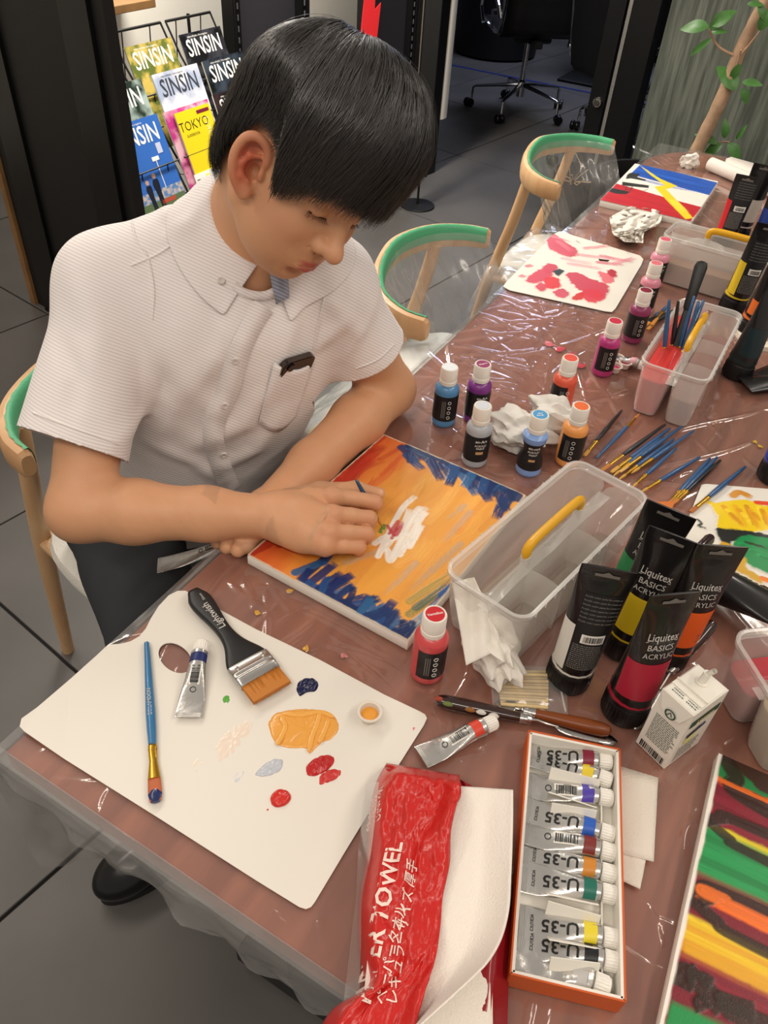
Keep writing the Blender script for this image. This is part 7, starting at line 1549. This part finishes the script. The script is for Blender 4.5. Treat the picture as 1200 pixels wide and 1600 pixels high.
def wad(rows_px, label, name, m, zs, seed, amp=.006, cat='tissue', n=(40, 24), z0=FZ):
    """crushed sheet laid along pixel rows (left, right) with heights"""
    Lp = spline([r[0] for r in rows_px], n[0]); Rp = spline([r[1] for r in rows_px], n[0]); Z = np.interp(np.linspace(0, 1, n[0]), np.linspace(0, 1, len(zs)), zs); G = []
    for i in range(n[0]):
        row = []
        for j in range(n[1]):
            v = j/(n[1]-1); u = i/(n[0]-1); p = Lp[i]*(1-v)+Rp[i]*v; nz = np.abs(fbm(u*9+seed, v*6+seed*3, seed, 2)-.5)*3; rg = abs(fbm(u*5+v*4, v*5-u*3, seed+7, 2)-.5)*3.2+.5*abs(fbm(u*14, v*10, seed+4, 1)-.5); z = z0+Z[i]*math.sin(math.pi*min(1, max(0, v*.86+.07)))**.6+amp*(1.6*nz+.9*rg)-.001; row.append(at(p[0], p[1], max(z, z0+.0008)))
        G.append(row)
    G = np.array(G); c = G.mean((0, 1)); c[2] = z0; e = empty(name, c, 0, label, cat); o = sheet('paper', G-c, m, e); o.modifiers.new('t', 'SOLIDIFY').thickness = .0008; return e
d_ = at(790, 1095)-at(722, 945); cp = crumple(P_(760, 1028), .098, 'long crumpled white paper leaning on the clear divided box', M_TISSUE, 12, (1.0, .50, .52), 'crumpled_paper', math.atan2(d_[1], d_[0]), 1.0)
CPO = cp.matrix_basis.inverted() if False else None
bpy.context.view_layer.update(); MI_ = cp.matrix_world.inverted(); rows = []
for i in range(24):
    u = i/23; L0, R0 = np.array([706, 910])*(1-u)+np.array([728, 1040])*u, np.array([741, 902])*(1-u)+np.array([790, 1010])*u; row = []
    for j in range(14): v = j/13; p = L0*(1-v)+R0*v; row.append(MI_ @ Vector(at(p[0], p[1], FZ+.062-.014*u+.010*math.sin(v*7+u*5)*v+.006*float(fbm(u*6, v*5, 3, 2)))))
    rows.append([tuple(q_) for q_ in row])
o = sheet('loose_corner', np.array(rows), M_TISSUE, cp); o.modifiers.new('t', 'SOLIDIFY').thickness = .0008
wad([((952, 340), (985, 322)), ((955, 355), (1030, 330)), ((958, 366), (1030, 350)), ((968, 372), (1008, 362)), ((975, 378), (1005, 380))], 'crumpled white paper lying between the tricolour canvas and the pink palette', 'crumpled_paper', M_TISSUE, (.004, .014, .016, .010, .005), 9, .010)
# rolled sheets at the far end
rl = empty('paper_roll', at(1150, 270, TH), 0, 'rolled white paper sheet at the far right end of the table', 'paper'); RO = np.array(rl.location); b = MB(); a, b_ = at(1110, 256, TH+.022), at(1215, 300, TH+.022); b.tube([a-RO, b_-RO], .019, 20); b.tube([a-RO-norm(b_-a)*.001, a-RO+norm(b_-a)*.004], .013, 16); b.build('roll', mat('paper_roll_white', '#e6ddd4', .7), rl)
fs = empty('paper_sheet', at(1170, 262, TH), 0, 'flat white paper sheets behind the roll at the far right end', 'paper'); FO = np.array(fs.location); rows = [[at(*p, TH+.022)-FO for p in ((1134, 250), (1142, 247), (1230, 272))], [at(*p, TH+.012)-FO for p in ((1130, 262), (1150, 268), (1240, 300))]]; o = sheet('sheet', np.array(rows), mat('paper_roll_white', '#e6ddd4'), fs); o.modifiers.new('t', 'SOLIDIFY').thickness = .004
# three tiny pink cups
for i, (px, py, c) in enumerate(((963, 566, '#c23a55'), (975, 574, '#a8204a'), (960, 580, '#c02a60'))): cup(px, py, FZ, c, 'tiny cup of pink paint in the cluster of three, '+('left back one', 'right one', 'front one')[i], .0115, 'three tiny pink cups', .011)
# flat paper napkins by the box
nk = empty('paper_napkin', at(995, 1290, FZ), 0, 'folded white paper napkins partly under the orange box', 'napkin'); NO = np.array(nk.location)
for k, pts in enumerate([[(962, 1196), (1028, 1216), (1021, 1347), (962, 1332)], [(955, 1320), (1010, 1338), (1000, 1390), (958, 1370)]]):
    rows = []
    for i in range(10): rows.append([(np.array(at(*(np.array(pts[0])*(1-i/9)+np.array(pts[3])*i/9)*(1-j/9)+(np.array(pts[1])*(1-i/9)+np.array(pts[2])*i/9)*(j/9), FZ+.003-.0015*k+.002*fbm(i*.5, j*.5, k, 2)))-NO) if False else at(*((np.array(pts[0])*(1-i/9)+np.array(pts[3])*i/9)*(1-j/9)+(np.array(pts[1])*(1-i/9)+np.array(pts[2])*i/9)*(j/9)), FZ+.003-.0015*k+.002*float(fbm(i*.5, j*.5, k, 2)))-NO for j in range(10)])
    o = sheet('sheet', np.array(rows), mat('napkin', '#ddd5c8', .9, bump=(400, .4, 2)), nk); o.modifiers.new('t', 'SOLIDIFY').thickness = .0012
# ------------------------------------------------------------------ juice carton
jc = empty('juice_carton', (0, 0, 0), 0, 'small white juice carton with a bent white straw, right of the crimson tube', 'carton')
q0, q1, q3 = at(992, 1162, TH), at(1035, 1204, TH), at(1095, 1165, TH)
jx = norm(q1-q0); jw = .040; jy = np.array([-jx[1], jx[0], 0]); jd = .058; jh = .104; jc.matrix_world = Matrix(((jx[0], jy[0], 0, q0[0]), (jx[1], jy[1], 0, q0[1]), (0, 0, 1, FZ-.0008), (0, 0, 0, 1)))
M_CART = mat('carton_white', '#e8e3d8', .4); M_GREEN = mat('carton_green', '#2f4a36', .45)
b = MB(); b.box((jw/2, jd/2, jh/2), (jw, jd, jh), ch=.0018); b.build('body', M_CART, jc, smooth=False)
b = MB(); b.box((jw/2, jd/2-.008, jh+.0018), (jw-.002, .0012, .005)); b.box((jw/2, jd/2-.012, jh+.0008), (jw-.002, .008, .0012)); b.build('top_seam', M_CART, jc, smooth=False)
b = MB(); b.add([(.0, -.0002, jh-.001), (jw, -.0002, jh-.001), (jw*.80, -.0022, jh-.022), (jw*.5, -.003, jh-.030), (jw*.20, -.0022, jh-.022)], [(0, 4, 3, 2, 1)]); b.build('ear_flap', M_CART, jc, smooth=False)
b = MB(); b.tube([(jw*.45, jd*.70, jh), (jw*.47, jd*.71, jh+.016)], .0042, 14); b.tube([(jw*.47, jd*.71, jh+.014), (jw*.60, jd*.70, jh+.026)], .0028, 12, cap=False); b.build('straw', mat('straw_white', '#ece8de', .35), jc)
b = MB(); b.lathe([(.0062, 0), (.0068, .0012), (.0040, .0016)], 16, (jw*.45, jd*.70, jh)); b.build('straw_seal', M_CART, jc)
def face(xf):      # maps flat lettering on one of the standing faces; a: the narrow face towards the camera (y=0), b: x=jw
    return (lambda x, y: (xf[1]+x, -.0006, xf[2]+y)) if xf[0] == 'a' else (lambda x, y: (jw+.0006, xf[1]+x, xf[2]+y))
b = MB(); b.tube([face(('a', .020, .083))(.0058*math.cos(t), .0058*math.sin(t)-0) for t in np.linspace(0, 2*math.pi, 25)[:-1]], .0009, 4, closed=True); b.v = [Vector((v.x, v.y-.0026, v.z)) for v in b.v]; b.tube([(.017, -.0034, .080), (.020, -.0034, .086), (.0225, -.0034, .081)], .0006, 4); b.build('recycling_mark', M_GREEN, jc)
q = MB(); rb = random.Random(3)
for k in range(15):
    z = .066-.0030*k; x = .006
    while x < .034: w = rb.uniform(.0012, .004); q.add([(x, -.0006, z), (x+w, -.0006, z), (x+w, -.0006, z+.0013), (x, -.0006, z+.0013)], [(0, 1, 2, 3)]); x += w+.0008
q.build('small_print', mat('print_green_grey', '#56635a', .5), jc, smooth=False)['kind'] = 'stuff'
q = MB(); x = .004
while x < .036: w = rb.choice((.0006, .0011, .0016)); q.add([(x, -.0007, .004), (x+w, -.0007, .004), (x+w, -.0007, .015), (x, -.0007, .015)], [(0, 1, 2, 3)]); x += w+rb.choice((.0006, .0011))
q.build('barcode', mat('print_black', '#141414'), jc, smooth=False)['kind'] = 'stuff'
# right face: green name panel, drawing of a lavender sprig and a lemon, text
b = MB(); b.add([face(('b', .006, .074))(*p) for p in ((0, 0), (.048, 0), (.048, .012), (0, .012))], [(0, 1, 2, 3)]); pn = b.build('name_panel', M_GREEN, jc, smooth=False)
link('lettering', wrapmesh('Lemon', .0105, mat('print_cream', '#f8eeb0', .5), lambda x, y: (jw+.0011, .030+x, .0795+y), .01), pn)
b = MB(); b.lathe([(.0105, 0), (.008, .0004), (.0001, .0006)], 20, cap=False); me = b.mesh('lemon_picture', mat('print_lemon', '#ddd98c', .45)); me.transform(Matrix.Translation((jw+.0004, .022, .046)) @ Matrix.Rotation(math.pi/2, 4, 'Y')); link('lemon_picture', me, jc)
b = MB(); rb = random.Random(9)
for k in range(34): u = k/33; b.lathe([(.0021, 0), (.0001, .0004)], 6, (0, 0, 0), cap=False); b.v[-12:] = [Vector((jw+.0012+v.z, .012+.026*u+v.x+rb.uniform(-.001, .001), .056+.006*u+v.y+rb.uniform(-.0025, .0025))) for v in b.v[-12:]]
b.build('lavender_picture', mat('print_lavender', '#3e3358', .5), jc, smooth=False)['kind'] = 'stuff'
q = MB()
for k in range(8):
    z = .034-.0036*k; y = .008
    while y < .040: w = rb.uniform(.002, .005); q.add([(jw+.0006, y, z), (jw+.0006, y+w, z), (jw+.0006, y+w, z+.0014), (jw+.0006, y, z+.0014)], [(0, 1, 2, 3)]); y += w+.001
q.build('side_print', mat('print_green_grey', '#56635a'), jc, smooth=False)['kind'] = 'stuff'
q = MB()
for k in range(4):
    for s_ in (0, 1):
        y = .004
        while y < .022: w = rb.uniform(.001, .003); q.add([(.006+y+s_*.016 if False else .004+y*.7+s_*.018, .006+.0034*k, jh+.0004), (.004+(y+w)*.7+s_*.018, .006+.0034*k, jh+.0004), (.004+(y+w)*.7+s_*.018, .0075+.0034*k, jh+.0004), (.004+y*.7+s_*.018, .0075+.0034*k, jh+.0004)], [(0, 1, 2, 3)]); y += w+.001
q.build('top_print', mat('print_green_grey', '#56635a'), jc, smooth=False)['kind'] = 'stuff'
# ------------------------------------------------------------------ pack of paper towels in a torn red bag
tp = empty('paper_towel_pack', at(690, 1420, FZ), 0, 'torn red plastic pack of white paper towels with a sheet pulled out, in front', 'towel pack'); TPO = np.array(tp.location)
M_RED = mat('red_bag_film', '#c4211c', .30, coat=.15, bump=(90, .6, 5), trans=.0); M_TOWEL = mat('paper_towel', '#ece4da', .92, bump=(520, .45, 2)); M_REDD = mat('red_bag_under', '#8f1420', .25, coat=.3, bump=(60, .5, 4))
a0, a1, a2, a3 = at(590, 1222, TH+.03), at(796, 1245, TH+.03), at(800, 1650, TH+.03), at(530, 1600, TH+.03)
tx = norm(a1-a0); ty = np.array([tx[1], -tx[0], 0]); ty = norm(a3-a0); ty = ty-tx*(ty@tx); ty = norm(ty); a0 = np.array([a0[0], a0[1], 0])
stack = MB()
for k in range(12):
    z = FZ+.003+.0030*k; j = .0012*math.sin(k*2.1); c = a0+tx*(.060+j)+ty*.125-TPO
    stack.box((c[0], c[1], z-TPO[2]), (.104, .232, .0026), Matrix(((tx[0], ty[0], 0), (tx[1], ty[1], 0), (0, 0, 1))) if np.cross(tx, ty)[2] > 0 else Matrix(((tx[0], -ty[0], 0), (tx[1], -ty[1], 0), (0, 0, 1))))
stack.build('towel_stack', M_TOWEL, tp, smooth=False)
def grid(Lpx, Rpx, zf, n=60, m=34, lift=0):
    Lp, Rp = spline(Lpx, n), spline(Rpx, n); G = []
    for i in range(n):
        row = []
        for j in range(m):
            u, v = i/(n-1), j/(m-1); p = Lp[i]*(1-v)+Rp[i]*v; row.append(at(p[0], p[1], zf(u, v)))
        G.append(row)
    return np.array(G)-TPO
ZT = FZ+.038
def redz(u, v):
    e_ = min(1, v/.22); side = (1-e_)**2
    return ZT+.004 - .030*side*(u > .02) + .010*fbm(u*7, v*4, 6, 4)*e_ + .006*abs(math.sin(v*7+u*3+3*fbm(u*4, v*2, 2, 2)))*e_ + .010*math.exp(-((v-.95)/.12)**2)*(.3+fbm(u*9, 1, 4, 2)) - .026*max(0, 1-u/.05) + .0035*abs(fbm(u*26, v*12, 14, 2)-.5)*2*e_ + .0022*abs(fbm(u*50+v*20, v*26, 24, 1)-.5)*2*e_
RL = [(604, 1193), (588, 1225), (577, 1275), (574, 1330), (563, 1390), (560, 1440), (563, 1500), (566, 1545), (520, 1578), (490, 1625)]
RR = [(718, 1212), (720, 1240), (712, 1262), (704, 1300), (702, 1350), (692, 1400), (688, 1450), (680, 1500), (664, 1550), (640, 1640)]
red = sheet('red_film', grid(RL, RR, redz, 90, 44), M_RED, tp); red.modifiers.new('t', 'SOLIDIFY').thickness = .0006
o = sheet('red_film_back', grid([(700, 1208), (720, 1290), (700, 1420), (650, 1560), (600, 1700)], [(742, 1230), (796, 1300), (797, 1430), (794, 1560), (790, 1720)], lambda u, v: FZ+.034-.026*max(0, (v-.8)/.2)+.005*fbm(u*9, v*5, 9, 3), 50, 24), M_REDD, tp)
def sheetz(u, v): return ZT+.007 + .030*max(0, (v-.55)/.45)**1.6*(.35+.65*min(1, u*1.3)) + .012*max(0, u-.6)/.4*v + .0015*fbm(u*5, v*5, 3, 2)
tw = sheet('pulled_towel', grid([(705, 1228), (700, 1262), (690, 1300), (688, 1350), (680, 1400), (674, 1450), (664, 1500), (645, 1550), (610, 1630)], [(802, 1235), (802, 1270), (801, 1320), (799, 1370), (796, 1420), (785, 1465), (766, 1500), (738, 1530), (648, 1612)], sheetz, 60, 30), M_TOWEL, tp); tw.modifiers.new('t', 'SOLIDIFY').thickness = .0012
clr = sheet('clear_edge_film', grid([(572, 1225), (560, 1330), (556, 1400), (548, 1470), (540, 1540), (532, 1600)], [(592, 1222), (580, 1330), (566, 1400), (564, 1470), (562, 1540), (560, 1600)], lambda u, v: FZ+.004+.034*v, 40, 8), M_CFILM, tp)
# lettering printed on the film, standing along the pack
def filmtext(body, size, px, ang, m, bold=0):
    me = textmesh(body, size, m, bold, align='LEFT').copy(); n = len(me.vertices); co = np.empty(n*3, np.float32); me.vertices.foreach_get('co', co); co = co.reshape(-1, 3); c, s_ = math.cos(ang), math.sin(ang); out = []
    bm = bmesh.new(); bm.from_mesh(me); bmesh.ops.subdivide_edges(bm, edges=bm.edges, cuts=1); bm.to_mesh(me); bm.free(); n = len(me.vertices); co = np.empty(n*3, np.float32); me.vertices.foreach_get('co', co); co = co.reshape(-1, 3)
    base = at(px[0], px[1], ZT+.012)
    for x, y, z in co: p = base + np.array([c*x-s_*y, s_*x+c*y, 0]); out.append(p-TPO)
    out = np.array(out)
    # drop onto the film
    V = np.array([v.co[:] for v in red.data.vertices])
    for i in range(len(out)):
        d = (V[:, 0]-out[i, 0])**2+(V[:, 1]-out[i, 1])**2; k = np.argpartition(d, 4)[:4]; w_ = 1/(d[k]+1e-8); out[i, 2] = (V[k, 2]*w_).sum()/w_.sum()+.0016
    me.vertices.foreach_set('co', out.astype(np.float32).ravel()); me.update(); o = link('lettering', me, red); return o
def wang(p, q): a, b_ = at(*p), at(*q); return math.atan2(b_[1]-a[1], b_[0]-a[0])
W_RED = mat('print_on_red', '#efd9cd', .4)
filmtext('PAPER TOWEL', .0205, (566, 1570), wang((568, 1568), (606, 1385)), W_RED, .02); filmtext('ペーパータオル', .0115, (594, 1572), wang((590, 1572), (606, 1500)), W_RED, .01); filmtext('レギュラーサイズ 厚手', .0115, (612, 1573), wang((604, 1573), (622, 1455)), W_RED, .01)
filmtext('MonotaRO', .0085, (595, 1216), wang((594, 1216), (590, 1258)), W_RED, .01); filmtext('06353466', .0085, (586, 1222), wang((586, 1222), (580, 1262)), W_RED, .01)
# ------------------------------------------------------------------ phone in the shirt pocket
p0 = onshirt(461, 565); pl_ = onshirt(446, 572); pr_ = onshirt(478, 562); lo_ = onshirt(446, 640); xd = norm(pr_-pl_); lo_ = lo_ - norm(CAM-lo_)*.040; up_ = p0-lo_; up_ = norm(up_-xd*(up_@xd)); nn_ = np.cross(xd, up_); nn_ = nn_ if nn_@(CAM-p0) > 0 else -nn_; xd = np.cross(up_, nn_)
po_ = p0 + nn_*.0040 + up_*.013
ph = empty('mobile_phone', p0, 0, 'dark phone peeping out of the shirt pocket', 'phone'); ph.matrix_world = Matrix(((xd[0], up_[0], nn_[0], po_[0]), (xd[1], up_[1], nn_[1], po_[1]), (xd[2], up_[2], nn_[2], po_[2]), (0, 0, 0, 1))); v_ = nn_
sgn = 1 if nn_@v_ > 0 else -1
b = MB(); b.prism(rrect(.058, .090, .011), -.004, .004); b.v = [Vector((v.x, v.y-.045, v.z)) for v in b.v]; b.build('case', mat('phone_case', '#2a1f18', .25, coat=.6), ph, smooth=False)
b = MB(); b.prism(rrect(.054, .086, .010), 0, .0008); b.v = [Vector((v.x, v.y-.045, sgn*(.0040+v.z))) for v in b.v]; b.build('glass', mat('phone_glass', '#0c0d16', .08), ph, smooth=False)
b = MB(); b.lathe([(.0065, 0), (.0065, .002), (.0045, .0022), (.0001, .0018)], 18, cap=False); b.v = [Vector((v.x-.014, v.y-.011, sgn*(.0046+v.z))) for v in b.v]; b.build('camera_lens', mat('phone_glass', '#0c0d16'), ph)
# ------------------------------------------------------------------ odds and ends at the right edge
bl_ = empty('blue_bottle', at(1200, 400, TH), 0, 'pale blue clear bottle cut by the right edge, in front of the black tubes', 'bottle'); b = MB(); b.lathe([(.0001, 0), (.026, 0), (.028, .004), (.028, .085), (.022, .098), (.012, .104), (.012, .115), (.0001, .115)], 28); b.build('body', mat('bottle_pale_blue', '#4f8fc4', .2, alpha=.85), bl_); b = MB(); b.lathe([(.0001, .113), (.014, .113), (.014, .130), (.0001, .130)], 20); b.build('cap', mat('cap_blue', '#2a5fa8', .4), bl_)
lid = empty('cream_lid', at(1192, 535, TH), 0, 'cream cardboard lid with a brown patch at the right edge', 'lid'); b = MB(); b.prism(rrect(.10, .075, .010), 0, .010); b.build('lid', mat('lid_cream', '#dfd5c4', .6), lid, smooth=False, rot=(0, 0, .5)); b = MB(); b.prism(rrect(.05, .03, .008), .010, .0112); b.build('patch', mat('lid_brown', '#a87c66', .6), lid, (.012, .01, 0), (0, 0, .5), smooth=False)
for k, (px, py, ang) in enumerate(((1228, 572, .3), (1232, 596, -.2))):
    e = empty('black_tube', at(px, py, FZ+.012), ang+.9, ('upper', 'lower')[k]+' of two empty black tubes lying at the right edge', 'tube', None); b = MB(); b.loft([[(x, a_*math.cos(t), d_*math.sin(t)) for t in np.linspace(0, 2*math.pi, 21)[:-1]] for x, a_, d_ in ((-.09, .028, .001), (-.03, .022, .008), (.03, .017, .013), (.06, .014, .0135))]); b.build('body', M_TUBEK, e); q = MB(); q.lathe([(.0001, 0), (.015, 0), (.015, .022), (.0001, .022)], 20); me = q.mesh('cap', M_CAPK); me.transform(Matrix.Translation((.058, 0, 0)) @ Matrix.Rotation(math.pi/2, 4, 'Y')); link('cap', me, e)
# flecks of gold and pink paint on the film
for i, (px, py, c) in enumerate(((402, 957, '#c9963a'), (452, 923, '#c9963a'), (478, 1013, '#c9963a'), (537, 1024, '#b3706a'), (875, 545, '#c44a55'), (893, 555, '#c44a55'), (858, 537, '#c86a70'), (905, 570, '#c44a55'), (1180, 690, '#c9a23a'), (1188, 697, '#c9a23a'))):
    e = empty('paint_fleck', at(px, py, FZ), i, 'fleck of %s paint on the film %s' % ((('golden', 'golden', 'golden', 'pale', 'pink', 'pink', 'pink', 'pink', 'golden', 'golden')[i]), ('by the sunset canvas', 'under the sunset canvas corner', 'beside the wide brush', 'near the palette edge', 'among the creases, left one', 'among the creases, middle one', 'among the creases, upper one', 'among the creases, lower one', 'near the blue tube, left one', 'near the blue tube, right one')[i]), 'paint')
    b = MB(); s_ = .0035 if i < 4 or i > 7 else .009; b.lathe([(s_, -.0004), (s_*.7, .0008), (.0001, .001)], 9, sx=1.4, cap=False); b.v = [Vector((v.x*(1+.3*math.sin(k_*2.3+i)), v.y*(1+.3*math.cos(k_*1.7+i)), v.z)) for k_, v in enumerate(b.v)]; b.build('fleck', paintmat(c), e)
